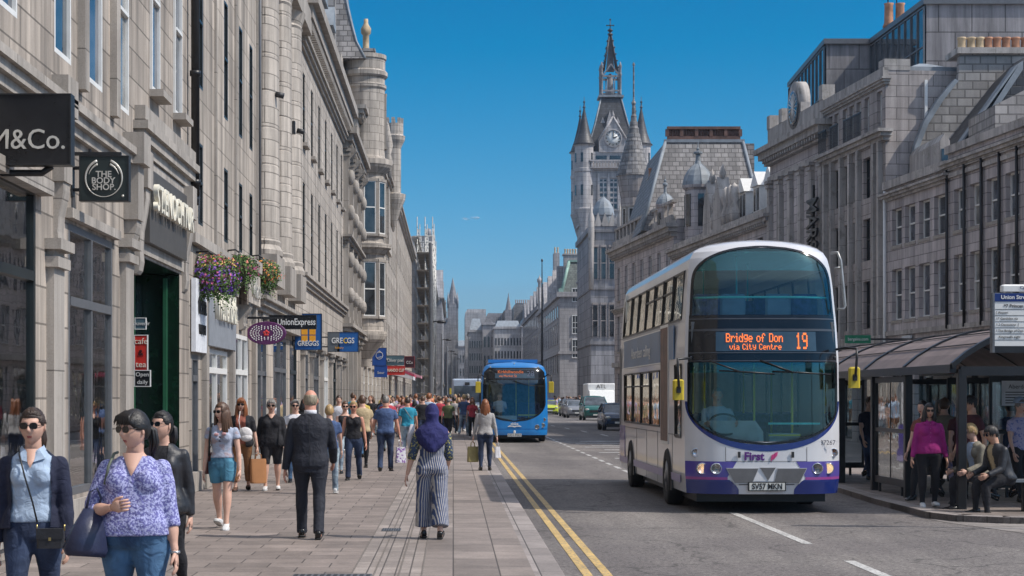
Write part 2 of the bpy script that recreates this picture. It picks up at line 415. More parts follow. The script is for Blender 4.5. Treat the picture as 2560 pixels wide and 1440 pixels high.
# ---------------------------------------------------------------- buildings
WIN = {}; WR = random.Random(4)
def window_meshes(w, h, style):
    k = (round(w, 2), round(h, 2), style)
    if k in WIN: return WIN[k]
    fm = {'sash': M_WHITE, 'dark': M_DARKPAINT, 'shop': M_DARKPAINT, 'shopw': M_WHITE, 'black': M_BLACK, 'shopg': M_GREYMETAL}[style]
    b = MB(); t = .06 if style == 'sash' else .05
    if style.startswith('shop'): t = .09
    b.box(-w/2, -w/2+t, -.05, .05, 0, h); b.box(w/2-t, w/2, -.05, .05, 0, h)
    b.box(-w/2+t, w/2-t, -.05, .05, 0, t); b.box(-w/2+t, w/2-t, -.05, .05, h-t, h)
    if style == 'sash':
        b.box(-w/2+t, w/2-t, -.065, .03, h*.48, h*.48+.05)
        if w > 1.3: b.box(-.025, .025, -.045, .03, t, h*.48); b.box(-.025, .025, -.045, .03, h*.48+.05, h-t)
    elif style in ('dark', 'black'):
        b.box(-w/2+t, w/2-t, -.06, .03, h*.5, h*.5+.05)
    else:
        zt = h * (.70 if h > 2.6 else .8)
        b.box(-w/2+t, w/2-t, -.065, .04, zt, zt+.11)
        n = max(1, round(w / 1.5))
        for i in range(1, n):
            x = -w/2 + w*i/n; b.box(x-.04, x+.04, -.055, .04, t, zt); b.box(x-.04, x+.04, -.055, .04, zt+.11, h-t)
    fr = b.mesh('window_frame', [fm])
    g = MB(); g.box(-w/2+t*.5, w/2-t*.5, -.008, .008, t*.5, h-t*.5)
    gm = M_GLASSC if style.startswith('shop') else (M_GLASSB if style == 'sash' else M_GLASS)
    gl = g.mesh('pane', [gm])
    s = MB(); s.box(-w/2-.05, w/2+.05, -.23, .02, -.11, -.003)
    sl = s.mesh('sill', [M_TRIM])
    cu = MB(); cu.box(-w/2+t, -w/2+t+.18*w, .06, .08, .05, h-.05); cu.box(w/2-t-.16*w, w/2-t, .06, .08, .05, h-.05)
    WIN[k] = (fr, gl, sl, None); return WIN[k]

class Building:
    def __init__(s, name, label, cat, loc, ang, W, H, depth=12, wall=None, trim=None, group=None, z0=-.3, reveal=.26, cap=True):
        s.t = thing(name, label, cat, loc, ang, group); s.W, s.H, s.depth, s.z0 = W, H, depth, z0
        s.wm, s.tm = wall or M_LEFT, trim or M_TRIM
        s.op = []; s.reveal = reveal; s.b = MB(); s.tr = MB(); s.cap = cap
    def win(s, xs, w, za, zb, style='sash', sill=True):
        for x in xs: s.op.append((x - w/2, x + w/2, za, zb, style, sill))
    def cornice(s, z, h=.5, out=.35, x0=None, x1=None, dent=False, end=True):
        """moulded projecting course in three steps"""
        x0 = 0 if x0 is None else x0; x1 = s.W if x1 is None else x1
        e = .003
        for (a, c, o) in ((0, .35, .35), (.35, .7, .7), (.7, 1.0, 1.0)):
            s.tr.box(x0 - (out*o if end else 0), x1 + (out*o if end else 0), -out*o, .15, z + h*a, z + h*c - e)
        if dent:
            x = x0 + .1
            while x < x1 - .1:
                s.tr.box(x, x + .16, -out*.62, -out*.30, z + h*.10, z + h*.34); x += .36
    def band(s, z, h=.22, out=.08, x0=None, x1=None):
        s.tr.box((0 if x0 is None else x0) - .02, (s.W if x1 is None else x1) + .02, -out, .1, z, z + h)
    def pilaster(s, x, w, z0, z1, out=.14, capital=True):
        s.tr.box(x - w/2, x + w/2, -out, .08, z0, z1)
        if capital:
            s.tr.box(x - w/2 - .06, x + w/2 + .06, -out - .06, .08, z1 - .32, z1 - .20); s.tr.box(x - w/2 - .1, x + w/2 + .1, -out - .1, .08, z1 - .12, z1 + .003)
            s.tr.box(x - w/2 - .05, x + w/2 + .05, -out - .05, .08, z0, z0 + .28)
    def finish(s):
        b, W, z0, H, R = s.b, s.W, s.z0, s.H, s.reveal
        xs = sorted({0.0, W} | {round(v, 4) for o in s.op for v in o[:2]}); zs = sorted({z0, H} | {round(v, 4) for o in s.op for v in o[2:4]})
        op = [tuple(round(v, 4) for v in o[:4]) for o in s.op]
        for j in range(len(zs) - 1):
            zc = (zs[j] + zs[j+1]) / 2; i = 0
            row = [o for o in op if o[2] < zc < o[3]]
            while i < len(xs) - 1:                          # merge solid runs into one face
                xc = (xs[i] + xs[i+1]) / 2
                if any(o[0] < xc < o[1] for o in row): i += 1; continue
                k = i
                while k < len(xs) - 1 and not any(o[0] < (xs[k]+xs[k+1])/2 < o[1] for o in row): k += 1
                b.quad((xs[i], 0, zs[j]), (xs[k], 0, zs[j]), (xs[k], 0, zs[j+1]), (xs[i], 0, zs[j+1])); i = k
        for (x0, x1, za, zb, style, sill), (a, c, d, e) in zip(s.op, op):
            r = R if style != 'open' else .02
            if style == 'open': continue
            for q in (((a,0,d),(a,r,d),(a,r,e),(a,0,e)), ((c,0,d),(c,0,e),(c,r,e),(c,r,d)), ((a,0,e),(a,r,e),(c,r,e),(c,0,e)), ((a,0,d),(c,0,d),(c,r,d),(a,r,d))): b.quad(*q)
            if style == 'void': b.quad((a,r,d),(c,r,d),(c,r,e),(a,r,e)); continue
            if style.startswith('shop'):
                dd = 1.6
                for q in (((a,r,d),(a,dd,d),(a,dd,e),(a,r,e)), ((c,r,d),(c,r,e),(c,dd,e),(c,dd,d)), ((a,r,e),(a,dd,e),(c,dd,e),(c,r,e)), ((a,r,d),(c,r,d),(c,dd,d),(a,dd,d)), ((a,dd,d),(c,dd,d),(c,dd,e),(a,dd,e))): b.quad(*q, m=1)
            else:
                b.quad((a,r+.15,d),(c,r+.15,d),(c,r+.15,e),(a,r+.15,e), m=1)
            fr, gl, sl, _ = window_meshes(c - a - .004, e - d - .004, style)
            o = bpy.data.objects.new('window', fr); COL.objects.link(o); o.parent = s.t; o.location = ((a+c)/2, r - .08, d + .002)
            g = bpy.data.objects.new('pane', gl); COL.objects.link(g); g.parent = o
            if not style.startswith('shop'):
                k_ = WR.random()
                if k_ < .5: g.material_slots[0].link = 'OBJECT'; g.material_slots[0].material = M_GLASSP if k_ < .13 else M_GLASSR if k_ < .3 else M_GLASSB
            if sill:
                q = bpy.data.objects.new('sill', sl); COL.objects.link(q); q.parent = o
        D = s.depth
        b.quad((0,0,z0),(0,0,H),(0,D,H),(0,D,z0)); b.quad((W,0,z0),(W,D,z0),(W,D,H),(W,0,H)); b.quad((0,D,z0),(0,D,H),(W,D,H),(W,D,z0))
        if s.cap: b.quad((0,0,H),(W,0,H),(W,D,H),(0,D,H))
        s.wall = b.build('wall', [s.wm, M_INT], s.t)
        if s.tr.v: s.tr.build('stone_trim', s.tm, s.t)
        return s
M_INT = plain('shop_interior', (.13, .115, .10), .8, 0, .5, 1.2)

def left_bld(name, label, D0, D1, H, X=LX, **kw): return Building(name, label, 'building', (X, D0, 0), pi/2, D1 - D0, H, **kw)
def right_bld(name, label, xa, ya, xb, yb, H, **kw):
    """front runs from far end (xb,yb) to near end (xa,ya), facing the street on its left"""
    d = Vector((xa - xb, ya - yb)); return Building(name, label, 'building', (xb, yb, 0), atan2(d.y, d.x), d.length, H, **kw)
def LY(px): return DL(px)

GOODS = [plain('goods_%d' % i, c, .5, 0, .35, 9) for i, c in enumerate([(.5,.06,.05),(.62,.58,.5),(.07,.15,.35),(.55,.32,.06),(.10,.28,.14),(.03,.03,.035),(.45,.20,.30),(.62,.60,.60),(.25,.14,.08),(.20,.42,.50)])]
def display(parent, x0, x1, z0, z1, n, seed, y=.75):
    """goods standing in a shop window: shelves, boxes, bottles and dressed dummies"""
    rnd = random.Random(seed); b = MB()
    b.box(x0+.05, x1-.05, y-.25, y+.45, z0, z0+.12, 1)
    for i in range(n):
        x = rnd.uniform(x0+.2, x1-.2); yy = y + rnd.uniform(-.2, .35); k = rnd.random(); m = rnd.randrange(len(GOODS))
        if k < .35:
            q = rnd.uniform(.1, .28); h = rnd.uniform(.15, .5); zz = z0 + .12 + rnd.choice([0, 0, .55, 1.1, 1.6]); b.bbox(x-q/2, x+q/2, yy-q/2, yy+q/2, zz, zz+h, .01, m)
        elif k < .55:
            zz = z0 + .12; H = rnd.uniform(1.2, 1.6)   # dummy
            b.lathe([(.12,0),(.13,.02),(.02,.03),(.02,.5*H),(.13,.52*H),(.15,.62*H),(.11,.74*H),(.16,.86*H),(.13,.93*H),(.05,.96*H),(.045,1.0*H),(.0,1.0*H)], (x, yy, zz), 10, m)
            b.ell((x, yy, zz+1.08*H), .08, .09, .11, 8, 6, 1)
        elif k < .8:
            zz = z0 + .12 + rnd.choice([.55, 1.1, 1.6]); b.lathe([(.05,0),(.055,.02),(.05,.16),(.02,.2),(.02,.25),(0,.25)], (x, yy, zz), 8, m)
        else:
            zz = rnd.uniform(z0+.8, z1-.7); b.box(x-.22, x+.22, yy, yy+.012, zz, zz+rnd.uniform(.3,.6), m)
    for zz in (z0+.65, z0+1.2, z0+1.7):
        if zz < z1-.2: b.box(x0+.1, x1-.1, y+.05, y+.4, zz-.02, zz, 7)
    b.build('window_display', GOODS, parent)

def scroll_bracket(b, x, w, z1, h, out, m=0):
    """carved console seen from the side as an S curve"""
    p = [(0.05, z1), (-out, z1), (-out, z1-.12*h), (-out*.82, z1-.28*h), (-out*.5, z1-.5*h), (-out*.42, z1-.72*h), (-out*.5, z1-.85*h), (-out*.35, z1-.96*h), (-out*.12, z1-h), (.05, z1-h)]
    b.prism(p, x - w/2, x + w/2, 'x', m)

# ---- left side, 1: shop building nearest the camera (D 8 .. 25.9)
B = left_bld('granite_shop_building', 'warm grey granite shop building with tall shop windows, filling the left edge of the photo', 6, 26.0, 15.5, depth=14, reveal=.13)
u = lambda D: D - B.t.location.y
B.win([u(23.35), u(24.3 + 1.0), u(21.4), u(18.7), u(16.2), u(13)], .92, 5.72, 8.6, 'sash', False)
B.win([u(23.35), u(25.3), u(21.4), u(18.7), u(16.2)], .92, 9.6, 12.0, 'sash', True)
B.win([u(18.3)], 3.4, .55, 4.02, 'shop', False); B.win([u(13.6)], 3.2, .55, 4.02, 'shop', False)
B.win([u(23.1)], 2.8, .50, 3.80, 'shopg', False)
B.cornice(4.86, .34, .20, u(7), u(25.2), dent=False)
B.band(3.95, .16, .16, u(16.5), u(20.2)); B.band(3.84, .12, .10, u(21.5), u(24.6)); B.band(.15, .30, .05)
for D_, w_ in ((20.8, .55), (25.35, .6)):
    B.pilaster(u(D_), w_, -.3, 3.5 if D_ < 22 else 3.9, .09)
for D_ in (21.05, 25.55):
    k_ = .20 if D_ < 22 else .30
    B.tr.box(u(D_)-.28, u(D_)+.28, -k_, .1, 4.98, 5.42); B.tr.box(u(D_)-.22, u(D_)+.22, -k_*.7, .1, 4.2, 4.977)
    scroll_bracket(B.tr, u(D_), .34, 4.2, .8, k_*.6)
for D_ in (22.35, 24.45): B.tr.box(u(D_)-.13, u(D_)+.13, -.10, .08, 5.5, 15)
B.finish()
display(B.t, u(16.8), u(19.9), .55, 4.0, 16, 1); display(B.t, u(21.8), u(24.4), .5, 3.8, 16, 2)

# ---- left side, 2: arcade entrance with the cream letters
B = left_bld('granite_arcade_building', 'granite building with the dark green doorway under cream lettering, beside the downpipe', 26.0, 31.6, 15.2, depth=14, reveal=.09)
u = lambda D: D - 26.0
B.win([u(27.9), u(30.2)], .75, 6.4, 9.3, 'sash'); B.win([u(27.9), u(30.2)], .75, 10.2, 12.4, 'sash')
B.op.append((.15, 4.5, -.02, 3.78, 'open', False))
B.cornice(5.30, .42, .22, .3, 5.2)
B.tr.box(.62, 4.75, -.04, .05, 3.83, 5.28); 
for x in (.42, 4.95):
    B.tr.box(x-.24, x+.24, -.20, .1, 4.75, 5.297); scroll_bracket(B.tr, x, .36, 4.748, 1.25, .16)
B.tr.box(.2, 5.4, -.16, .1, 5.75, 5.95)
B.finish()
b = MB(); b.box(.76, 4.49, -.13, -.045, 4.0, 5.1); b.build('fascia', plain('dark_fascia', (.075, .07, .065), .5), B.t)
lt = text('lettering', 'ST.ENOCHTUR', .56, (2.72, -.20, 4.66), (pi/2, 0, 0), M_CREAM, B.t, .035, sx=1.0, off=.006)
g = plain('dark_green_tile', (.004, .020, .010), .25, 0, .5); b = MB()
b.box(.15, 4.5, 3.0, 3.2, -.3, 3.7); b.box(.05, .152, .01, 3.0, -.3, 3.76); b.box(4.498, 4.6, .01, 3.0, -.3, 3.76); b.box(.16, 4.49, .01, 3.0, 3.775, 3.9); b.box(.16, 4.49, .01, 3.0, -.3, -.005, 1)
b.build('doorway', [g, plain('entrance_floor', (.12, .11, .10), .5)], B.t)
b = MB(); b.box(3.6, 3.68, .60, .70, 0, 3.7); b.box(3.68, 4.45, .63, .67, .1, 3.6, 1); b.box(4.38, 4.5, .20, .26, 0, 3.7)
b.build('door', [plain('green_frame', (.02, .10, .05), .35), M_GLASSC], B.t)
b = MB(); b.cyl((5.42, -.14, 5.2), (5.42, -.14, 15.2), .075, 10)
for z in (5.4, 7.3, 9.2, 11.1, 13): b.cyl((5.42, -.14, z), (5.42, -.14, z+.09), .1, 10)
b.tube([(5.42, -.14, 5.25), (5.46, -.14, 5.1), (5.5, .1, 5.0)], .07, 8)
b.build('downpipe', M_BLACK, B.t)

# ---- left side, 3: narrow fronts with the baskets, then three giant half columns (D 31.6 .. 53)
B = left_bld('granite_column_front', 'granite front with narrow slit windows and three giant half columns, behind the flower baskets', 31.6, 54.6, 15.4, depth=14, wall=M_LEFT2, reveal=.13)
u = lambda D: D - 31.6
B.win([u(33.05), u(36.75), u(39.3), u(41.3)], .62, 7.36, 9.75, 'dark', False); B.win([u(33.05), u(36.75), u(39.3), u(41.3)], .62, 4.85, 6.35, 'dark', False)
B.win([u(33.05), u(36.75), u(39.3), u(41.3)], .62, 10.9, 13.1, 'dark', False)
B.win([u(35.3)], 3.3, .30, 2.62, 'shopw', False); B.win([u(32.35)], .8, .1, 2.45, 'shopg', False)
B.win([u(39.5)], 2.3, .15, 3.05, 'shopw', False); B.win([u(43.4)], 2.6, .15, 3.1, 'shopg', False); B.win([u(48.2)], 3.6, .15, 3.3, 'shopg', False); B.win([u(52.2)], 2.2, .15, 3.3, 'shop', False)
B.band(4.42, .18, .12, 0, u(42)); B.cornice(3.75, .35, .28, u(42.5), u(54.4)); B.band(.0, .35, .06)
for x in (34.6-1.25, 37.4, 41.6): B.pilaster(u(x), .35, -.3, 4.1, .10)
for x in (35.0, 38.2, 41.9+.5): B.tr.box(u(x)-.05, u(x)+.05, -.05, .05, 4.6, 15.4)
for i, (D_, r) in enumerate(((44.4, .42), (48.4, .36), (51.5, .38))):
    B.tr.box(u(D_)-r*2.1-.12, u(D_)+r*2.1+.12, -r*.8-.06, .1, 4.4, 5.15); B.tr.box(u(D_)-r*2-.05, u(D_)+r*2+.05, -.05, .1, 3.6, 4.395)
B.tr.box(u(43.4), u(54.5), -.36, .1, 12.62, 13.3); B.cornice(13.3, .7, .38, u(43.4), u(54.4), dent=True)
scroll_bracket(B.tr, u(39.2), .5, 3.7, .55, .24); B.tr.box(u(38.2), u(40.6), -.34, .1, 4.45, 4.7)
B.tr.box(u(46.2), u(54.4), -.24, .1, 3.45, 3.72)
B.finish()
for D_, r in ((44.4, .42), (48.4, .36), (51.5, .38)):
    b = MB(); prof = [(r*1.2, 0), (r*1.25, .12), (r*1.05, .25), (r*1.12, .34), (r, .42)]
    z = .42
    while z < 6.9: prof += [(r*(1-.012*z), z + .01), (r*(1-.012*z), z + .86), (r*(.965-.012*z), z + .875), (r*(.965-.012*z), z+.893)]; z += .9
    prof += [(r*.92, 7.0), (r*1.0, 7.06), (r*.92, 7.12), (r*1.2, 7.42), (r*1.28, 7.5), (0, 7.5)]
    b.lathe(prof, (0, 0, 0), 28, smooth=False, sx=1.95, sy=.80); b.build('half_column', M_LEFT3, B.t, (u(D_), -.02, 5.15))
b = MB(); b.box(u(33.35), u(37.5), -.12, -.02, 2.66, 3.85); b.build('fascia', plain('grey_fascia', (.25, .27, .30), .5), B.t)
text('lettering', 'Wetherfords', .78, (u(35.5), -.17, 3.42), (pi/2, 0, 0), M_CREAM, B.t, .04, sx=.72, off=.004)
b = MB(); b.box(u(31.75), u(33.2), -.10, -.02, 2.5, 3.8); b.build('fascia', plain('white_sign_face', (.72, .74, .78), .5), B.t)
text('lettering', 'teria', .55, (u(32.5), -.115, 3.35), (pi/2, 0, 0), M_BLACK, B.t, .01, sx=1.0); text('lettering', 'WIDEN', .26, (u(32.5), -.115, 2.9), (pi/2, 0, 0), M_BLACK, B.t, .01)
b = MB(); b.box(u(38.3), u(40.5), -.30, -.27, 3.72, 4.38); b.build('fascia', M_LEFT3, B.t)
text('lettering', 'Villars', .62, (u(39.4), -.32, 4.05), (pi/2, 0, 0), M_LETTER, B.t, .03)
b = MB(); b.box(u(38.6), u(39.2), .35, .5, .15, 3.0); b.build('door', plain('orange_wood_door', (.42, .17, .04), .45), B.t)
for a, c, s_ in ((33.7, 36.9, 3), (38.4, 40.6, 4), (42.2, 44.6, 5), (46.5, 49.9, 6), (51.2, 53.2, 7)): display(B.t, u(a), u(c), .2, 2.6, 18, s_)
b = MB(); b.cyl((u(42.6), -.06, 4.4), (u(42.6), -.06, 15), .04, 8); b.build('downpipe', M_GREYMETAL, B.t)
b = MB()
for x in (u(50), u(44)): b.box(x-.1, x+.1, -.25, -.05, 9.0, 9.35); b.cyl((x, -.3, 9.1), (x, -.5, 9.05), .07, 8)
b.build('floodlight', M_IRON, B.t)

# ---- left side, 4: long fronts with rows of slit windows and a deep bracketed cornice (D 54.6 .. 76)
B = left_bld('granite_cornice_building', 'long granite building with slit windows under a deep bracketed cornice, behind the blue signs', 54.6, 76.0, 14.6, depth=13, wall=M_LEFT3, reveal=.16)
u = lambda D: D - 54.6
ws = [56.0, 59.2, 62.4, 65.6, 68.8, 72.0, 74.9]
B.win([u(x) for x in ws], .95, 9.55, 11.75, 'dark'); B.win([u(x) for x in ws], .95, 5.62, 8.35, 'dark', False)
B.cornice(12.35, .35, .25, dent=False); B.cornice(12.72, 1.15, .60, dent=True); B.band(13.88, .7, .30)
B.cornice(5.12, .36, .24); B.band(3.3, .22, .14); B.band(-.2, .5, .06)
for i, x in enumerate((54.9, 58.3, 62.9, 67.5, 72, 75.7)): B.pilaster(u(x), .38, -.3, 3.3, .12)
B.win([u(56.6)], 2.6, .15, 3.2, 'shopg', False); B.win([u(60.6)], 3.8, .15, 3.2, 'shopg', False); B.win([u(65.2)], 3.8, .15, 3.2, 'shopw', False); B.win([u(69.8)], 3.6, .15, 3.2, 'shop', False); B.win([u(73.9)], 2.8, .15, 3.2, 'shopg', False)
B.finish()
for a, c, s_ in ((55.4, 57.8, 8), (58.9, 62.4, 9), (63.4, 67, 10), (68.1, 71.5, 11), (72.6, 75.1, 12)): display(B.t, u(a), u(c), .2, 2.9, 20, s_)
b = MB()                                                   # mansard and dormers above the cornice
b.prism([(.6, 14.6), (2.6, 18.2), (8, 19.2), (13, 14.6)], .1, 21.3, 'x'); b.build('roof', M_SLATE, B.t)
for x in (3.2, 8.0, 12.8, 17.4):
    b = MB(); b.box(x-.65, x+.65, .25, 2.4, 14.62, 16.4); b.prism([(x-.85, 16.4), (x+.85, 16.4), (x, 17.3)], .1, 2.9, 'y', 0)
    b.box(x-.5, x+.5, .235, .26, 14.8, 16.1, 1); o = b.build('dormer', [M_LEAD, M_GLASSB], B.t)
b = MB()
b.box(20.5, 21.38, .3, 3.2, 14.6, 19.0); b.box(20.4, 21.45, .2, 3.3, 19.0, 19.25); o = b.build('chimney', M_RUBBLE, B.t)

# ---- left side, 5: narrow ornate front (D 76 .. 87)
B = left_bld('ornate_narrow_building', 'narrow richly carved granite front between the long cornice building and the round bow tower', 76.0, 87.2, 13.2, depth=12, wall=M_LEFT2)
u = lambda D: D - 76.0
B.win([u(78.3), u(81.6), u(84.9)], 1.3, 8.9, 11.2, 'sash'); B.win([u(78.3), u(81.6), u(84.9)], 1.3, 5.4, 7.8, 'sash')
B.win([u(78.6), u(84.3)], 3.4, .2, 3.4, 'shopw', False)
B.cornice(12.2, .8, .6, dent=True); B.cornice(8.2, .35, .4); B.cornice(4.3, .5, .45)
for x in (76.3, 79.9, 83.3, 86.7):
    B.pilaster(u(x), .5, 4.8, 12.2, .22); B.pilaster(u(x), .5, -.3, 4.3, .2)
    for z in (6.0, 7.5, 9.5, 11.0): B.tr.ell((u(x), -.3, z), .26, .18, .34, 8, 6)
    scroll_bracket(B.tr, u(x), .45, 12.2, .9, .55)
B.finish(); display(B.t, u(77), u(86), .3, 3, 22, 13)
b = MB(); b.prism([(.5, 13.2), (1.4, 19.5), (2.6, 22), (8, 22), (12, 13.2)], .05, 11.1, 'x'); b.build('roof', M_LEAD, B.t)

# ---- left side, 6: round bow tower with a steep slated spire behind it
B = left_bld('bow_tower_building', 'pale granite building with a tall round bow tower and steep slate roof above', 87.2, 116.0, 15.8, depth=14, wall=M_LEFT3)
u = lambda D: D - 87.2
B.win([u(92.6 + 3.4*i) for i in range(7)], 1.2, 5.6, 8.2, 'sash'); B.win([u(92.6 + 3.4*i) for i in range(7)], 1.2, 9.4, 11.8, 'sash'); B.win([u(92.6 + 3.4*i) for i in range(7)], 1.1, 13, 14.8, 'sash')
B.win([u(95 + 5*i) for i in range(4)], 3.6, .2, 3.3, 'shopw', False)
B.cornice(4.1, .5, .4); B.band(8.7, .25, .15); B.cornice(12.2, .4, .3); B.cornice(15.2, .6, .45, dent=True)
for x in (91.0, 97.6, 104.5, 111.2): B.pilaster(u(x), .5, 4.6, 15.2, .3)
B.finish()
tw = MB(); cx, cy = 2.9, -.20; r = 1.02
tw.lathe([(.25, 3.2), (.35, 3.6), (.7, 4.1), (1.05, 4.55), (1.12, 4.75), (1.12, 4.95), (r-.05, 5.0), (r-.05, 8.75), (1.05, 8.8), (1.2, 9.0), (1.35, 9.1), (1.35, 9.3), (1.05, 9.35), (r-.05, 9.4), (r-.05, 12.7), (1.05, 12.8), (1.3, 13.1), (1.38, 13.25), (1.38, 13.5), (1.05, 13.6), (r, 13.7), (r, 17.0), (1.1, 17.1), (1.1, 17.25), (1.02, 17.3), (1.02, 17.55), (1.16, 17.7), (1.16, 17.9), (1.04, 18.0), (1.04, 18.5), (1.1, 18.55), (1.1, 18.75), (0, 18.75)], (cx, cy, 0), 28, smooth=False)
tw.build('bow_tower', M_LEFT3, B.t)
def tower_window(par, cx, cy, r, ang, za, zb, w):
    b = MB(); b.M = Matrix.Translation((cx, cy, 0)) @ Matrix.Rotation(ang, 4, 'Z')
    b.box(-w/2-.10, w/2+.10, -r-.07, -r+.25, zb, zb+.14, 2); b.box(-w/2-.10, w/2+.10, -r-.10, -r+.25, za-.12, za, 2)
    b.box(-w/2-.10, -w/2, -r-.05, -r+.25, za, zb, 2); b.box(w/2, w/2+.10, -r-.05, -r+.25, za, zb, 2)
    b.box(-w/2, w/2, -r-.012, -r+.2, za, zb, 1)
    for (x0, x1, z0, z1) in ((-w/2, -w/2+.05, za, zb), (w/2-.05, w/2, za, zb), (-w/2+.05, w/2-.05, za, za+.06), (-w/2+.05, w/2-.05, zb-.06, zb), (-w/2+.05, w/2-.05, (za+zb)/2-.03, (za+zb)/2+.03)): b.box(x0, x1, -r-.035, -r, z0, z1, 0)
    return b.build('window', [M_WHITE, M_GLASS, M_TRIM], par)
for a in (-1.25, -.45, .5): 
    tower_window(B.t, cx, cy, .97, a, 5.7, 8.4, .62); tower_window(B.t, cx, cy, .97, a, 9.8, 12.4, .62)
tower_window(B.t, cx, cy, 1.02, .15, 14.2, 16.7, .5)
b = MB()
pr = [(1.95, 18.4), (1.5, 19.3), (1.2, 20.4), (.95, 21.5), (.65, 23.5), (.3, 26), (.03, 28)]
b.loft([[(cx + .6 + rr*sx_, 1.65 + rr*sy_, z) for sx_, sy_ in ((-1,-1),(1,-1),(1,1),(-1,1))] for rr, z in pr]); b.build('spire_roof', M_SLATE2, B.t)
b = MB()
for sx_ in (-1, 1): b.tube([(cx + .6 + rr*sx_, 1.65 - rr, z) for rr, z in pr], .06, 6)
b.build('lead_hip', M_LEAD, B.t)
b = MB(); b.box(.1, 5.5, .8, 8, 15.8, 18.4); b.build('attic', M_LEFT3, B.t)
b = MB(); b.box(6.1, 6.8, -.5, .3, 15.8, 19.6); b.box(6.0, 6.9, -.6, .4, 19.6, 19.75); b.build('chimney', M_RUBBLE, B.t)
b = MB(); b.lathe([(.28, 0), (.22, .1), (.22, .75), (.34, .85), (.36, 1.1), (.2, 1.3), (.15, 1.4), (.15, 1.6), (0, 1.62)], (6.45, -.1, 19.75), 12, sx=.75, sy=.75); b.build('chimney_pot', M_POTC, B.t)
t2 = thing('corner_turret', 'slim crenellated granite turret further down the left side, just past the bow tower', 'turret', (-4.32, 130, 0))
b = MB(); b.lathe([(.05, 13.6), (.3, 14.4), (.55, 15.2), (.85, 15.9), (.9, 16.3), (.55, 16.4), (.55, 19.6), (.62, 19.8), (.82, 20.2), (.86, 20.5), (.72, 20.6), (.72, 21.4), (0, 21.4)], (0, 0, 0), 18, smooth=False)
for i in range(8): a = 2*pi*i/8; b.box(.6*cos(a)-.12, .6*cos(a)+.12, .6*sin(a)-.12, .6*sin(a)+.12, 21.4, 21.8)
b.box(-1.4, -.2, -3.5, 3, 12, 18.6); b.prism([(-.9, 18.6), (-.1, 18.6), (-.5, 20)], -3.6, -3.2, 'y'); b.build('shaft', M_LEFT3, t2)
b = MB(); b.lathe([(.28, 16.4), (.3, 17.2), (.4, 17.4), (.25, 18), (.38, 18.6), (.25, 19.3), (.1, 20), (.0, 20.2)], (-.1, -9, 0), 10); b.build('stone_urn', M_LEFT3, t2)
b = MB(); b.prism([(15.0, 15.8), (19.5, 15.8), (17.2, 19.0)], -.1, 1.2, 'y'); b.build('gable', M_LEFT3, B.t)

# ---- left side, 7.. : further fronts down the street
def simple_front(name, label, D0, D1, H, X, wall, rows, pitch=3.2, w=1.1, roof=0, chim=2, seed=0, group=None, style='dark', shops=True):
    B = left_bld(name, label, D0, D1, H, X, depth=11, wall=wall, group=group)
    n = int((D1 - D0) / pitch); off = (D1 - D0 - n*pitch)/2 + pitch/2
    for (za, zb) in rows: B.win([off + pitch*i for i in range(n)], w, za, zb, style, True)
    if shops: B.win([off*1.3 + pitch*1.5*i for i in range(int(n/1.5))], pitch, .2, 3.1, 'shopw' if seed % 2 else 'shop', False)
    B.cornice(H-.6, .6, .5); B.cornice(3.9, .4, .3); B.finish()
    rnd = random.Random(seed)
    if roof:
        b = MB(); b.prism([(.4, H), (3.5, H+roof), (7, H+roof), (10.5, H)], .1, D1-D0-.1, 'x'); b.build('roof', M_SLATE, B.t)
    for i in range(chim):
        x = (D1-D0)*(i+.5)/chim + rnd.uniform(-1, 1)
        b = MB(); b.box(x-.4, x+.4, .6, 2.2, H, H+roof+rnd.uniform(.8, 1.8)); zt = max(v[2] for v in b.v)
        b.box(x-.5, x+.5, .5, 2.3, zt, zt+.2)
        for k in range(4): b.lathe([(.14, 0), (.1, .1), (.1, .5), (.13, .6), (0, .6)], (x, .8+.4*k, zt+.2), 8, 1)
        b.build('chimney', [M_RUBBLE, M_POT], B.t)
    return B
simple_front('granite_street_building', 'mid distance granite building just past the bow tower, behind the red shop signs', 116, 150, 17.0, LX-.1, M_LEFT2, ((4.8, 7.0), (8.3, 10.4), (11.6, 13.4)), roof=2.5, seed=1)
simple_front('granite_street_building', 'granite building with stepped parapet, beside the scaffolding on the left of the street', 150, 205, 17.6, LX-.05, M_LEFT2, ((5, 7.4), (9, 11.4), (13, 15)), pitch=4.2, seed=2)
simple_front('granite_street_building', 'granite building clad in scaffolding, left of the tall grey lamp post', 205, 268, 20, LX+.2, M_FAR, ((5, 8), (10, 13), (15, 18)), pitch=5, w=1.6, seed=3, chim=0)
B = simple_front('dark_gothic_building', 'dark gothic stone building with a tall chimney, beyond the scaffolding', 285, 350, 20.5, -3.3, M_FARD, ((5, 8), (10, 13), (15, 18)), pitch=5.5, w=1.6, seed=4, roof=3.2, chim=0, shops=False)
b = MB(); b.box(1, 3.2, -.4, 3.5, 20.5, 27.2); b.lathe([(.5, 27.2), (.4, 28.4), (0, 28.6)], (2.2, .6, 0), 8)
b.prism([(4, 20.4), (14, 20.4), (9, 26)], -.2, 1, 'y'); b.build('chimney', M_FARD, B.t)
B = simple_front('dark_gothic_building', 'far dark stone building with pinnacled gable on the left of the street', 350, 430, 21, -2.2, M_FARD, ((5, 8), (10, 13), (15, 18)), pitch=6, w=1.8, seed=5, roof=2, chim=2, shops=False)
b = MB(); b.prism([(2, 20.8), (16, 20.8), (9, 27)], -.2, 2, 'y'); b.prism([(25, 20.8), (37, 20.8), (31, 26)], -.2, 2, 'y'); b.build('gable', M_FARD, B.t)
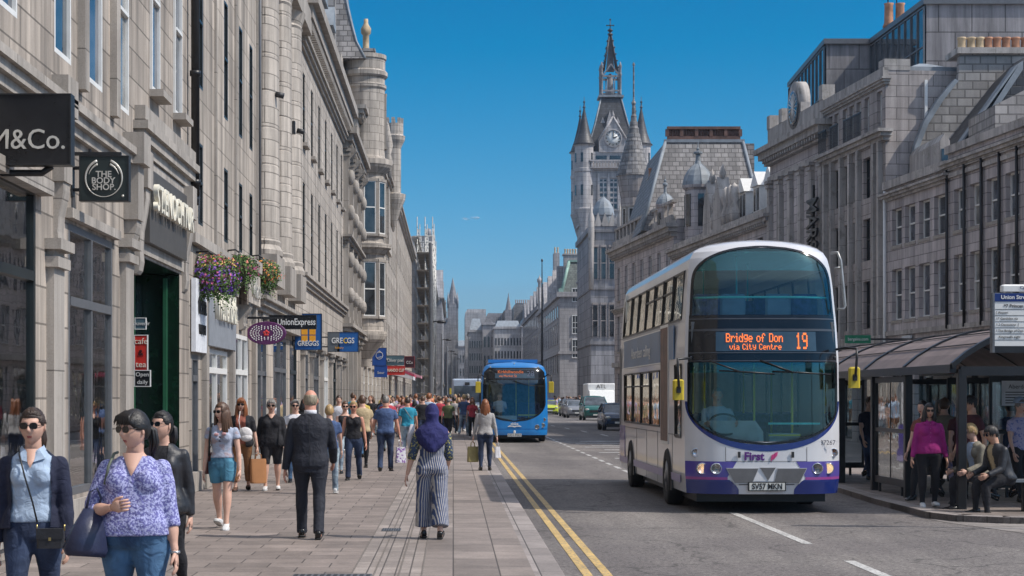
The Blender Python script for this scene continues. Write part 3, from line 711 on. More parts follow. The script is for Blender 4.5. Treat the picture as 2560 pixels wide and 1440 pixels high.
B = simple_front('granite_street_building', 'far granite building under the pointed spire, in the blue distance on the left', 440, 520, 21, -1.2, M_FARD, ((5, 8), (10, 13), (15, 18)), pitch=6, w=2, seed=6, roof=3, shops=False)
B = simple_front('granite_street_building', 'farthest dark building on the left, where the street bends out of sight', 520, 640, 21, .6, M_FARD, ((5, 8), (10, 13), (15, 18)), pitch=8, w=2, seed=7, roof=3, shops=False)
t = thing('church_steeple', 'slim dark pointed church steeple rising over the far left roofs', 'steeple', (PX(1132, 432), 432, 0))
b = MB(); b.box(-1.3, 1.3, -1.3, 1.3, 0, 24); b.build('tower', M_FARD, t)
b = MB(); b.lathe([(1.35, 24), (.05, 30.2), (0, 30.3)], (0, 0, 0), 8, smooth=False)
for sx_ in (-1.1, 1.1):
    for sy_ in (-1.1, 1.1): b.lathe([(.28, 23), (.28, 25), (0, 27)], (sx_, sy_, 0), 6)
b.build('spire', M_FARD, t)

# scaffolding
t = thing('scaffolding', 'tall tube scaffolding with plank decks on the far left building, behind the lamp post', 'scaffolding', (0, 0, 0))
b = MB(); p = MB()
for D_ in (205, 213, 221, 229, 237, 245):
    for X_ in (-4.1, -3.2, -2.35):
        if X_ == -4.1 and D_ > 229: pass
        b.cyl((X_, D_, 0), (X_, D_, 21.5 + (D_ % 3)*.7), .055, 6)
    for z in range(2, 22, 2): b.cyl((-4.2, D_, z), (-2.25, D_, z), .05, 6)
for z in range(2, 22, 2):
    for X_ in (-4.1, -3.2, -2.35): b.cyl((X_, 204, z + 1), (X_, 246, z + 1), .05, 6); 
    if z < 19: p.box(-4.15, -2.4, 204, 245, z, z+.12)
for i in range(5): b.cyl((-2.35, 205 + 8*i, i*4.), (-2.35, 213 + 8*i, i*4. + 4), .05, 6)
b.build('tube_frame', M_GALV, t); p.build('deck', M_PLANK, t)
# ---------------------------------------------------------------- right side of the street
def RD(px): return 21.16 / ((px - 1133) / F + .0896)
def RX(D): return 16.5 - .0896 * (D - 52)
CS = sqrt(1 + .0896 ** 2)
def rbld(name, label, Dn, Df, H, **kw):
    B = right_bld(name, label, RX(Dn), Dn, RX(Df), Df, H, **kw); B.Df = Df
    B.u = lambda D: (Df - D) * CS
    return B
def dormer(par, x, y0, y1, z0, w, h, mats, rh=.6):
    b = MB(); b.box(x-w/2, x+w/2, y0, y1, z0, z0+h); b.prism([(x-w/2-.12, z0+h), (x+w/2+.12, z0+h), (x, z0+h+rh)], y0-.12, y1+.3, 'y')
    b.box(x-w/2+.12, x+w/2-.12, y0-.012, y0+.01, z0+.15, z0+h-.1, 1); b.box(x-.03, x+.03, y0-.03, y0, z0+.15, z0+h-.1, 2)
    return b.build('dormer', mats, par)
def pots(b, xs, y, z, m=1, h=.62):
    for x in xs: b.lathe([(.15, 0), (.125, .08), (.115, h*.8), (.15, h*.9), (.14, h), (0, h)], (x, y, z), 10, m)

# near terrace, two heights
B = rbld('granite_terrace', 'three storey granite terrace with white sash windows, right edge behind the bus shelter', 44, RD(2370), 9.75, depth=9, wall=M_RIGHT, trim=M_RIGHT_TRIM, reveal=.28)
wd = [RD(p) for p in (2400, 2440, 2483, 2531)] + [49.2, 46.5]
B.win([B.u(d) for d in wd], 1.02, 4.40, 6.22, 'sash'); B.win([B.u(d) for d in wd], 1.02, 7.0, 8.32, 'sash')
B.win([B.u(56.5), B.u(52.6), B.u(48.6)], 3.0, .1, 3.0, 'shop', False)
B.band(3.85, .16, .10); B.band(8.72, .14, .08); B.cornice(8.95, .30, .26); B.band(9.5, .25, .12); B.band(3.35, .2, .15)
B.finish()
b = MB()
for px in (2374, 2417, 2460, 2505, 2549): b.cyl((B.u(RD(px)), -.09, 3.9), (B.u(RD(px)), -.09, 9), .055, 8)
b.build('downpipe', M_BLACK, B.t)
B = rbld('granite_terrace', 'lower far half of the white windowed granite terrace, next to the black windowed department store', RD(2370), RD(2214), 9.30, depth=9, wall=M_RIGHT, trim=M_RIGHT_TRIM, reveal=.28)
wd = [RD(p) for p in (2242, 2275, 2311, 2349)]
B.win([B.u(d) for d in wd], 1.02, 4.38, 6.18, 'sash'); B.win([B.u(d) for d in wd], 1.02, 7.0, 8.3, 'sash')
B.win([B.u(60), B.u(62.7)], 2.3, .1, 3.0, 'shop', False)
B.band(3.85, .16, .10); B.cornice(8.62, .28, .26); B.band(9.05, .28, .12); B.band(3.35, .2, .15)
B.finish()
b = MB(); b.cyl((.16, -.09, 0), (.16, -.09, 9), .06, 8); b.build('downpipe', M_WHITE, B.t)
b = MB(); b.box(B.u(RD(2275))-.5, B.u(RD(2275))+.4, -.12, -.06, 3.0, 3.8); b.build('banner', plain('pale_banner', (.55,.58,.6), .6), B.t)

# rubble gable with the row of chimney pots, and the slate slope with lead edge
GD = 63.85
def poly_px(pts, D, th, mat, name, par, shift=0):
    b = MB(); b.prism([(PX(x, D), PZ(y, D)) for x, y in pts], D + shift, D + shift + th, 'y'); return b.build(name, mat, par)
t = thing('rubble_gable_house', 'rough stone gable and chimney stack with a row of clay pots behind the right terrace', 'building', (0, 0, 0))
poly_px([(2287,470),(2290,420),(2298,365),(2320,310),(2358,250),(2395,203),(2400,128),(2640,128),(2700,420),(2700,470)], GD, .30, M_RUBBLE, 'wall', t)
poly_px([(2275,470),(2279,420),(2286,365),(2308,305),(2346,245),(2386,198),(2395,203),(2358,250),(2320,310),(2298,365),(2290,420),(2287,470)], GD, .45, M_LEAD, 'skew', t, -.1)
poly_px([(2391,135),(2391,120),(2650,120),(2650,135)], GD, 1.6, M_RIGHT_TRIM, 'chimney_cap', t, -.15)
pp = [(M_POTC if i in (0, 1, 2) else M_POT) for i in range(8)]
for i, px in enumerate((2414, 2438, 2460, 2481, 2503, 2526, 2550, 2574)):
    b = MB(); b.lathe([(.17, 0), (.15, .1), (.14, .38), (.17, .42), (.16, .47), (0, .47)], (PX(px, GD), GD + .5, PZ(120, GD)), 12); b.build('chimney_pot', pp[i], t)
t = thing('slate_roofed_attic', 'steep dark slate roof slope with bright lead edge above the right terrace parapet', 'roof', (0, 0, 0))
poly_px([(2398,362),(2545,172),(2600,120),(2700,250),(2700,420),(2398,420)], 61, 4, M_SLATED, 'slope', t, .4)
poly_px([(2440,352),(2560,172),(2560,150),(2549,160),(2428,352)], 61, .5, M_LEAD, 'lead_edge', t, .1)
poly_px([(2395,366),(2400,366),(2549,160),(2543,160)], 61, .6, M_LEAD, 'lead_edge', t, .1)
poly_px([(2488,290),(2488,262),(2560,226),(2620,200),(2620,320),(2488,320)], 58.0, 3, M_RUBBLE, 'chimney_stack', t)
b = MB(); D_ = 60.0
b.prism([(PX(2350, D_), PZ(420, D_)), (PX(2350, D_), PZ(352, D_)), (PX(2362, D_), PZ(332, D_)), (PX(2375, D_), PZ(352, D_)), (PX(2375, D_), PZ(420, D_))], D_, D_+4, 'y')
b.box(PX(2353, D_), PX(2372, D_), D_-.05, D_, PZ(402, D_), PZ(372, D_), 1); b.build('dormer', [M_RIGHT_TRIM, M_GLASSB], t)

# department store with black window strips and a balconied attic
B = rbld('department_store', 'dark streaked granite department store with tall black window strips and a balconied attic', RD(2214), RD(2064), 13.35, depth=2.9, wall=M_RIGHTD, trim=M_RIGHT_TRIM)
wd = [RD(p) for p in (2076, 2091, 2112, 2129, 2147, 2167, 2199)]
for d in wd:
    B.win([B.u(d)], .80, 9.0, 10.5, 'black', False); B.win([B.u(d)], .80, 6.7, 8.25, 'black', False); B.win([B.u(d)], .80, 4.2, 5.95, 'black', False)
    B.win([B.u(d)], .55, 11.45, 12.7, 'sash', False)
B.win([B.u(66), B.u(69.3)], 2.6, .1, 3.3, 'shop', False)
B.cornice(10.85, .38, .40); B.cornice(12.85, .25, .2); B.band(13.1, .35, .1); B.band(3.6, .3, .2)
for d in (64.6, 65.2, 67.0, 68.0, 69.1, 70.3, 71.2): B.pilaster(B.u(d), .24, 3.9, 10.85, .16, False)
B.finish()
for d in [RD(p) for p in (2080, 2110, 2145, 2168)]:
    b = MB(); x = B.u(d)
    b.box(x-.5, x+.5, -.42, -.38, 12.05, 12.1)
    for k in range(9): b.box(x-.48+k*.12-.012, x-.48+k*.12+.012, -.41, -.39, 11.25, 12.05)
    b.build('balcony_railing', M_BLACK, B.t)
b = MB(); b.box(B.W+.02, B.W+.12, 1.4, 1.5, 9, 13.0); b.build('downpipe', M_WHITE, B.t)
b = MB(); b.box(B.W-3.2, B.W-.3, .9, 2.9, 13.35, 13.55); b.loft([[(B.W-2.8, 1, 13.55), (B.W-.6, 1, 13.55), (B.W-.6, 2.8, 13.55), (B.W-2.8, 2.8, 13.55)], [(B.W-1.8, 1.8, 13.9), (B.W-1.6, 1.8, 13.9), (B.W-1.6, 2.1, 13.9), (B.W-1.8, 2.1, 13.9)]]); b.build('rooflight', M_LEAD, B.t)
b = MB(); b.box(B.W-.62, B.W+.02, -.05, .9, 13.35, 13.75); b.build('parapet_block', M_RIGHT_TRIM, B.t)

# classical store with the vertical black letters
B = rbld('classical_store', 'pale classical granite store with white windows, round attic clock opening and vertical black letters', RD(2064), RD(1925), 12.6, depth=14, wall=M_RIGHT, trim=M_RIGHT_TRIM)
wd = [RD(p) for p in (1953, 1977, 2001, 2029, 2050)]
for d in wd: B.win([B.u(d)], .85, 8.2, 10.6, 'sash'); B.win([B.u(d)], .85, 4.6, 7.2, 'sash')
B.win([B.u(73.5), B.u(77.5)], 2.8, .1, 3.3, 'shop', False)
B.cornice(11.9, .75, .62, dent=True); B.band(12.6, .9, .10); B.band(3.6, .35, .2); B.band(11.2, .2, .12)
for d in (71.7, 73.1, 74.6, 76.2, 77.8, 79.4): B.pilaster(B.u(d), .42, 3.95, 11.2, .16)
B.finish()
b = MB(); x = B.u(RD(1992)); b.box(x-.9, x+.9, -.1, .5, 12.6, 14.6); b.lathe([(.9, 0), (.9, .6), (0, .6)], (0, 0, 0), 20)
for i in range(len(b.v) - 42, len(b.v)): pass
b2 = MB(); b2.box(x-1.0, x+1.0, -.12, .3, 12.6, 13.9); b2.M = Matrix.Translation((x, .3, 13.9)) @ Matrix.Rotation(pi/2, 4, 'X'); b2.lathe([(1.0, 0), (1.0, .42), (0, .42)], (0,0,0), 24); b2.M = None
b2.build('attic_pediment', M_RIGHT_TRIM, B.t)
b2 = MB(); b2.M = Matrix.Translation((x, -.12, 13.8)) @ Matrix.Rotation(pi/2, 4, 'X'); b2.lathe([(.72, 0), (.72, .05), (.6, .06), (0, .06)], (0,0,0), 24, 1)
for k in range(8): a = pi*k/8; b2.tube([(.6*cos(a), .6*sin(a), .07), (-.6*cos(a), -.6*sin(a), .07)], .02, 4, 0)
b2.M = None; b2.build('round_window', [M_WHITE, M_GLASSB], B.t)
b = MB()
for xx in (.15, 2.1, B.W-.3): b.box(xx-.25, xx+.25, -.12, .4, 13.5, 14.1)
b.build('parapet_block', M_RIGHT_TRIM, B.t)
t = thing('vertical_store_lettering', 'tall black letters running down the front of the classical store, above the white bus', 'sign', B.t.location, B.t.rotation_euler.z)
text('lettering', "MARSSSS", 2.0, (B.u(RD(2049)), -.32, 8.05), (pi/2, pi/2, 0), M_BLACK, t, .05, sx=.42, off=.015)
b = MB(); b.box(B.u(RD(2047))-.03, B.u(RD(2047))+.03, -.26, -.16, 5.6, 10.2); b.build('fixing_rail', M_BLACK, t)

# modern rooftop block of stone panels and glass
t = thing('rooftop_office_block', 'modern box of stained stone panels and glazing rising behind the department store', 'building', (0, 0, 0))
pl = [(20.5, 78), (42, 78), (42, 99.5), (18.5, 98.8), (18.0, 86.8), (20.2, 86.8)]
b = MB(); b.loft([[(x, y, 8) for x, y in pl], [(x, y, 18.7) for x, y in pl]]); b.build('wall', M_PANEL, t)
b = MB(); b.loft([[(x + (-.15 if x < 30 else .1), y - .15 if y < 90 else y + .1, 18.702) for x, y in pl], [(x + (-.15 if x < 30 else .1), y - .15 if y < 90 else y + .1, 18.95) for x, y in pl]]); b.build('roof', M_GREYMETAL, t)
def glazing(par, a, c, z0, z1, n, rows):
    b = MB(); d = Vector((c[0]-a[0], c[1]-a[1], 0)); L = d.length; b.M = Matrix.Translation((a[0], a[1], 0)) @ Matrix.Rotation(atan2(d.y, d.x), 4, 'Z')
    b.box(.02, L-.02, .03, .06, z0, z1, 1)
    for i in range(n+1): b.box(L*i/n-.03, L*i/n+.03, .06, .12, z0, z1)
    for j in range(rows+1): z = z0+(z1-z0)*j/rows; b.box(0, L, .061, .10, z-.03, z+.03)
    return b.build('glazing', [M_GREYMETAL, M_GLASSB], par)
glazing(t, (20.48, 78), (20.18, 86.8), 13.5, 18.6, 9, 3); glazing(t, (17.98, 86.9), (18.48, 98.7), 14, 18.6, 10, 2)
b = MB()
for px in (2222, 2250):
    X_ = PX(px, 84) ; b.lathe([(.3, 0), (.22, .2), (.2, 1.0), (.24, 1.1), (0, 1.1)], (X_, 84, 18.95), 10)
b.build('chimney_pot', M_POT, t)
b = MB(); b.cyl((PX(2220, 84), 84, 20), (PX(2220, 84), 84, 21.6), .03, 6); b.cyl((PX(2245, 84), 84.2, 20), (PX(2240, 84), 84.2, 21.4), .025, 6); b.build('aerial', M_BLACK, t)

# lower range with rooftop dormers (D 79.7 .. 99.8)
B = rbld('low_granite_range', 'lower granite range with glazed rooftop dormers, right behind the white bus roof', RD(1925), RD(1684), 10.1, depth=11, wall=M_RIGHT, trim=M_RIGHT_TRIM)
n = 7
B.win([1.4 + 2.85*i for i in range(n)], 1.0, 7.2, 8.9, 'dark'); B.win([1.4 + 2.85*i for i in range(n)], 1.0, 4.4, 6.3, 'sash'); B.win([2.6 + 4*i for i in range(4)], 2.9, .1, 3.2, 'shop', False)
B.cornice(9.3, .5, .42, dent=True); B.band(9.82, .28, .1); B.band(3.5, .3, .2); B.finish()
b = MB(); b.prism([(.5, 10.1), (3.0, 12.4), (8, 12.4), (10.5, 10.1)], .1, B.W-.1, 'x'); b.build('roof', M_SLATE, B.t)
for i, x in enumerate((6.2, 9.2, 12.6, 15.2, 17.6)): dormer(B.t, x, .7, 3.2, 10.3, 1.2, 1.3, [M_WHITE if i > 1 else M_RIGHT_TRIM, M_GLASSB, M_WHITE], .7)
b = MB(); b.box(14.5, 20.0, 4.2, 5.2, 10.1, 13.3); b.box(14.4, 20.1, 4.1, 5.3, 13.3, 13.5); pots(b, [14.9 + .75*i for i in range(7)], 4.7, 13.5); b.build('chimney', [M_RIGHTD, M_POT], B.t)
b = MB()
b.box(17.5, 19.8, 7.5, 10, 10.1, 16.0); b.box(17.4, 19.9, 7.4, 10.1, 16.0, 16.3); pots(b, (17.9, 19.2), 8.6, 16.3, 1, .9)
b.build('chimney', [M_RUBBLE, M_POT], B.t)
b = MB()
for x in (8.4, 10.6): b.prism([(x-.9, 10.1), (x+.9, 10.1), (x+.7, 11.4), (x, 12.6), (x-.7, 11.4)], -.1, .5, 'y'); b.lathe([(.1, 12.5), (.18, 12.8), (0, 13.3)], (x, .2, 0), 8)
for x in (9.5, 11.7, 12.6, 13.4): b.lathe([(.2, 10.1), (.28, 10.6), (.12, 11), (.24, 11.3), (.2, 11.8), (0, 12)], (x, .1, 0), 8)
b.build('parapet_statuary', M_RIGHT_TRIM, B.t)

# corner block with the big mansard roof and domed turrets (D 99.8 .. 118)
B = rbld('mansard_corner_building', 'ornate granite corner block under a huge slate mansard roof with iron cresting', RD(1684), 118, 11.6, depth=13, wall=M_RIGHT, trim=M_RIGHT_TRIM)
B.win([1.5 + 2.55*i for i in range(7)], 1.0, 7.9, 10.0, 'sash'); B.win([1.5 + 2.55*i for i in range(7)], 1.0, 4.6, 6.9, 'sash'); B.win([2.6 + 4*i for i in range(4)], 2.9, .1, 3.2, 'shop', False)
B.cornice(10.6, .7, .55, dent=True); B.band(11.3, .5, .15); B.cornice(7.1, .3, .25); B.band(3.6, .3, .2); B.finish()
b = MB()
for i in range(14): b.box(.6+1.25*i, 1.0+1.25*i, -.06, .2, 11.8, 12.5)
b.box(.4, B.W, -.1, .25, 12.5, 12.65); b.build('balustrade', M_RIGHT_TRIM, B.t)
t = B.t
def turret(par, x, y, r, z0, z1, zd, name='turret', wall=M_RIGHT, dome=M_LEAD, fin=1.0):
    b = MB(); b.lathe([(r*1.15, z0), (r*1.15, z0+.2), (r, z0+.25), (r, z1-.25), (r*1.2, z1-.15), (r*1.25, z1), (0, z1)], (x, y, 0), 12, 0, smooth=False)
    for k in range(6):
        a = pi/6 + k*pi/3; b.M = Matrix.Translation((x, y, 0)) @ Matrix.Rotation(a, 4, 'Z')
        b.box(-.22*r, .22*r, -r-.02, -r+.2, z0+.25+(z1-z0)*.25, z1-.5, 1); b.M = None
    o = b.build(name, [wall, M_GLASS], par)
    b = MB(); h = zd - z1
    b.lathe([(r*1.22, z1), (r*1.18, z1+.15*h), (r*1.05, z1+.38*h), (r*.82, z1+.6*h), (r*.5, z1+.78*h), (r*.27, z1+.88*h), (r*.2, z1+h), (r*.17, zd+.35), (r*.34, zd+.4), (r*.34, zd+.5), (.06, zd+.56), (.09, zd+.68), (.03, zd+.75), (.02, zd+.75+fin), (0, zd+.76+fin)], (x, y, 0), 12, smooth=False)
    for k in range(6): a = k*pi/3; b.tube([(x+q*r*cos(a), y+q*r*sin(a), z1+zz*h) for q, zz in ((1.22, 0), (1.18, .15), (1.05, .38), (.82, .6), (.5, .78), (.27, .88))], .025, 4)
    b.build('dome', dome, o)
lx = lambda X_, D_: (B.t.matrix_basis.inverted() @ Vector((X_, D_, 0)))
b = MB(); D1 = 106.0; D2 = 119.0
b.loft([[(PX(1600, D1), D1-1, 11.4), (PX(1905, D1), D1-1, 11.4), (PX(1905, D1), D2, 11.4), (PX(1600, D1), D2, 11.4)], [(PX(1672, D1), D1+1.6, 16.95), (PX(1868, D1), D1+1.6, 16.95), (PX(1868, D1), D2-1.5, 16.95), (PX(1672, D1), D2-1.5, 16.95)]])
mr = b.build('mansard_roof', M_SLATE2, None); mr.parent = B.t; mr.matrix_parent_inverse = B.t.matrix_basis.inverted()
def wchild(b, name, mats, par):
    o = b.build(name, mats); o.parent = par; o.matrix_parent_inverse = par.matrix_basis.inverted(); return o
b = MB()
for xa, xb in ((1600, 1672), (1905, 1868)): b.tube([(PX(xa, D1), D1-1, 11.42), (PX(xb, D1), D1+1.6, 16.98)], .10, 6)
b.box(PX(1668, D1), PX(1872, D1), D1+1.5, D1+1.75, 16.9, 17.08); wchild(b, 'lead_hip', M_LEAD, B.t)
b = MB(); rust = plain('rusted_cresting', (.13, .07, .055), .7, 0, .4, 2)
zt = 17.08; x0, x1 = PX(1676, D1), PX(1862, D1)
b.box(x0, x1, D1+1.6, D1+1.75, zt, zt+.2); b.box(x0, x1, D1+1.55, D1+1.8, zt+.62, zt+.78)
for i in range(6): xx = x0 + (x1-x0)*i/5; b.box(xx-.1, xx+.1, D1+1.58, D1+1.77, zt+.2, zt+.62)
b.box(x0, x1, D1+1.72, D1+1.74, zt+.2, zt+.62)
for i in range(26): xx = x0 + (x1-x0)*(i+.5)/26; b.tube([(xx, D1+1.68, zt+.2), (xx+.07, D1+1.68, zt+.4), (xx, D1+1.68, zt+.62)], .03, 5)
wchild(b, 'iron_cresting', rust, B.t)
p = lx(PX(1745, 98.5), 98.5); turret(B.t, p.x, p.y, .72, 9.9, 13.25, 14.6, fin=.35)
p = lx(PX(1663, 103), 103); turret(B.t, p.x, p.y, .45, 10.8, 12.7, 13.4, fin=.2)
p = lx(PX(1612, 112), 112); b = MB()
for k, q in enumerate((1634, 1651)): b.box(PX(q, 112)-.3, PX(q, 112)+.3, 112, 113.5, 11.5, 15.4 + .3*k); pots(b, (PX(q, 112)-.12, PX(q, 112)+.15), 112.6, 15.4+.3*k, 1, .6)
wchild(b, 'chimney', [M_RUBBLE, M_POT], B.t)
b = MB()
b.box(PX(1868, D1)+.1, PX(1900, D1), D1+2, D1+8, 11.5, 16.9); wchild(b, 'stack', M_SLATE2, B.t)
# spiral cone turret
t = thing('cone_turret_building', 'round granite turret with stepped cone spire and long finial, before the clock tower', 'building', (PX(1586, 122), 122.5, 0))
b = MB(); r = .86
b.lathe([(r, -.3), (r, 7.5), (r+.15, 7.6), (r+.15, 7.9), (r, 8), (r, 11.2), (r+.2, 11.35), (r+.2, 11.7), (r, 11.8), (r, 15.2), (r*1.12, 15.6), (r*1.25, 16.4), (r*1.3, 16.7), (0, 16.7)], (0,0,0), 18, smooth=False)
b.build('wall', M_RIGHTD, t)
for za in (12.2, 8.6, 5):
    for a in (-.9, -.3, .3, .9): tower_window(t, 0, 0, r, a, za, za+2.3, .34)
b = MB(); prof = []
for k in range(11):
    q = 1 - k/11.5; rr = r*1.28*(q**1.35) + .06; z = 16.7 + 4.6*(k/11); prof += [(rr*1.04, z), (rr*.95, z+.36)]
prof += [(.10, 21.5), (.16, 21.7), (.06, 21.9), (.05, 24.2), (.10, 24.3), (0, 24.5)]
b.lathe(prof, (0,0,0), 18, smooth=False); b.build('spire', M_SLATE2, t)
# carved dark gothic front
t = thing('dark_carved_building', 'dark sooty carved stone front with a small lead dome, left of the mansard building', 'building', (PX(1512, 186), 186, 0)); t.scale = (1.42, 1.42, 1.42)
B2 = Building('x', 'x', 'building', (0, 0, 0), 0, 1, 1) if False else None
b = MB(); b.box(-1.02, 1.3, 0, 14, -.3, 13.2); b.box(-1.2, 1.4, -.15, 14, 13.2, 13.6); b.box(-1.1, 1.35, -.12, 14, 9, 9.25); b.box(-1.1, 1.35, -.12, 14, 5, 5.25)
b.build('wall', M_FARD, t)
for z in (5.6, 9.8):
    for x in (-.7, -.1, .5):
        q = MB(); q.box(x-.17, x+.17, -.04, .05, z, z+2.2, 1); q.box(x-.22, x-.17, -.10, 0, z-.1, z+2.3); q.box(x+.17, x+.22, -.10, 0, z-.1, z+2.3); q.box(x-.22, x+.22, -.12, 0, z+2.3, z+2.45); q.box(x-.17, x+.17, -.07, -.03, z+1.1, z+1.16); q.build('window', [M_RIGHTD, M_GLASS], t)
b = MB()
for x in (-1.0, 1.1):
    b.lathe([(.18, 9), (.2, 12), (.25, 13.4), (.25, 14.2), (.12, 14.6), (0, 15.4)], (x, -.1, 0), 8)
for x in (-.5, 0, .55): b.prism([(x-.3, 13.6), (x+.3, 13.6), (x, 14.6)], -.2, .3, 'y')
b.build('pinnacle', M_RIGHT_TRIM, t)
b = MB(); b.lathe([(.75, 13.6), (.75, 14.4), (.82, 14.5), (.75, 15.0), (.5, 15.5), (.15, 15.8), (.05, 15.9), (.03, 17.0), (0, 17)], (0, 1.2, 0), 12, smooth=False); b.build('dome', M_LEAD, t)

# ---------------------------------------------------------------- the clock tower
TD = 220.0; S = TD / F
def TZ(y): return PZ(y, TD)
t = thing('clock_tower', 'tall granite clock tower with corner turrets, white clock face and open lantern spire', 'tower', (PX(1533, TD), TD + 4.2, 0))
H = 3.85
b = MB(); b.box(-H, H, -H, H, -.3, TZ(378)); b.box(-H-.3, H+.3, -H-.3, H+.3, TZ(425), TZ(420)); b.box(-H-.2, H+.2, -H-.2, H+.2, TZ(560), TZ(553))
b.box(-H-.15, H+.15, -H-.15, H+.15, TZ(700), TZ(695)); b.box(-H-.15, H+.15, -H-.15, H+.15, TZ(835), TZ(829))
b.box(-2.9, 3.2, -H-.75, -H, TZ(421), TZ(418)); b.build('wall', M_TOWER, t)
b = MB()
for i in range(16): b.box(-2.7+.37*i, -2.5+.37*i, -H-.7, -H-.55, TZ(418)+.02, TZ(404))
b.box(-2.9, 3.2, -H-.75, -H-.5, TZ(404), TZ(400)); b.build('balustrade', M_TOWER, t)
b = MB()
for i in range(3): b.box(-2.1+1.7*i, -.75+1.7*i, -H-.03, -H+.1, TZ(398), TZ(388))
b.build('belfry_slot', M_GLASS, t)
for x0, x1 in ((1500, 1517), (1526, 1543)):
    a, c = (x0-1533)*S, (x1-1533)*S; q = MB()
    q.box(a, c, -H-.02, -H+.2, TZ(520), TZ(448), 1)
    q.box(a-.16, a, -H-.14, -H, TZ(523), TZ(444)); q.box(c, c+.16, -H-.14, -H, TZ(523), TZ(444)); q.box(a-.16, c+.16, -H-.18, -H, TZ(444), TZ(440)); q.box(a-.2, c+.2, -H-.2, -H, TZ(526), TZ(523))
    q.box((a+c)/2-.06, (a+c)/2+.06, -H-.08, -H-.02, TZ(520), TZ(448))
    for k in range(5): z = TZ(520) + (TZ(448)-TZ(520))*(k+.9)/5.6; q.box(a, c, -H-.07, -H-.02, z, z+.22)
    q.build('belfry_window', [M_TOWER, M_GLASSB], t)
b = MB()
for (x0, x1) in ((1494, 1499), (1519, 1524), (1545, 1550)): b.box((x0-1533)*S, (x1-1533)*S, -H-.25, -H, TZ(530), TZ(432))
b.build('buttress', M_TOWER, t)
for sx_ in (-1, 1):
    for sy_ in (-1, 1):
        q = MB(); cx, cy = sx_*(H-.35), sy_*(H-.35); R_ = 1.15
        q.lathe([(.3, TZ(585)), (.55, TZ(570)), (.8, TZ(552)), (.95, TZ(540)), (1.25, TZ(522)), (R_, TZ(518)), (R_, TZ(430)), (R_+.08, TZ(428)), (R_+.08, TZ(421)), (R_, TZ(419)), (R_, TZ(366)), (R_+.15, TZ(362)), (R_+.15, TZ(358)), (0, TZ(358))], (cx, cy, 0), 18, 0, smooth=False)
        for za, zb in ((TZ(488), TZ(462)), (TZ(405), TZ(382))):
            for a in (-.3, -1.2, .9): q.M = Matrix.Translation((cx, cy, 0)) @ Matrix.Rotation(a, 4, 'Z'); q.box(-.14, .14, -R_-.03, -R_+.1, za, zb, 1); q.M = None
        o = q.build('corner_turret', [M_TOWER, M_GLASS], t)
        q = MB(); q.lathe([(R_+.28, TZ(361)), (R_+.05, TZ(356)), (.75, TZ(330)), (.4, TZ(300)), (.12, TZ(272)), (.10, TZ(268)), (.22, TZ(266)), (.10, TZ(264)), (.07, TZ(255)), (.18, TZ(253)), (.04, TZ(250)), (.03, TZ(240)), (0, TZ(239))], (cx, cy, 0), 18); q.build('cone_roof', M_SLATED, o)
b = MB(); b.loft([[(-x, -y, z), (x, -y, z), (x, y, z), (-x, y, z)] for x, y, z in ((3.1, 3.1, TZ(378)), (2.65, 2.65, TZ(345)), (2.0, 2.0, TZ(300)), (1.4, 1.4, TZ(250)), (1.22, 1.22, TZ(233)))]); b.build('steep_roof', M_SLATED, t)
b = MB(); b.box(-1.55, 1.55, -1.55, 1.55, TZ(233), TZ(228))
for sx_ in (-1, 1):
    b.tube([(sx_*3.1, -3.12, TZ(378)), (sx_*2.65, -2.68, TZ(345)), (sx_*2.0, -2.02, TZ(300)), (sx_*1.22, -1.25, TZ(233))], .09, 6)
b.build('lead_edge', M_LEAD, t)
b = MB()
for x, z0, z1 in ((-.25, 330, 270), (-1.1, 325, 285), (.75, 325, 285)):
    zb = TZ(z0); zt = TZ(z1); y_ = -2.9 if x == -.25 else -2.6
    b.prism([(x-.38, zb), (x+.38, zb), (x+.38, zb+(zt-zb)*.5), (x, zt), (x-.38, zb+(zt-zb)*.5)], y_+.6, -1, 'y'); b.box(x-.2, x+.2, y_+.56, y_+.62, zb+.5, zb+(zt-zb)*.5, 1)
b.build('roof_dormer', [M_TOWER, M_GLASS], t)
b = MB(); x0, x1 = (1497-1533)*S, (1568-1533)*S; cx = 0.0
b.prism([(x0+.05, TZ(380)), (x1-.05, TZ(380)), (x1-.05, TZ(348)), (cx, TZ(296)), (x0+.05, TZ(348))], -H-.15, -2, 'y')
for sx_ in (x0, x1): b.tube([(sx_, -H-.2, TZ(350)), (cx, -H-.2, TZ(291))], .13, 6)
b.lathe([(.12, TZ(292)), (.18, TZ(286)), (.05, TZ(280)), (0, TZ(274))], (cx, -H-.1, 0), 8); b.build('clock_gable', M_TOWER, t)
q = MB(); q.M = Matrix.Translation((0, -H-.15, TZ(345))) @ Matrix.Rotation(pi/2, 4, 'X')
q.lathe([(1.1, 0), (1.1, .16), (.98, .18), (.98, .08), (0, .08)], (0,0,0), 32, smooth=False); q.M = None
cl = q.build('clock', M_TOWER, t)
q = MB(); q.M = Matrix.Translation((0, -H-.235, TZ(345))) @ Matrix.Rotation(pi/2, 4, 'X'); q.lathe([(.96, 0), (.96, .02), (0, .02)], (0,0,0), 32)
q.M = None; q.build('clock_face', plain('clock_dial', (.50, .52, .52), .4), cl)
q = MB(); zc = TZ(345)
for k in range(12):
    a = k*pi/6; q.tube([(.72*sin(a), -H-.27, zc+.72*cos(a)), (.92*sin(a), -H-.27, zc+.92*cos(a))], .05, 4)
q.tube([(0, -H-.285, zc), (.55*sin(1.15), -H-.285, zc+.55*cos(1.15))], .06, 4); q.tube([(0, -H-.285, zc), (.05, -H-.285, zc+.8)], .045, 4); q.build('clock_hands', M_BLACK, cl)
b = MB()                                                   # open lantern
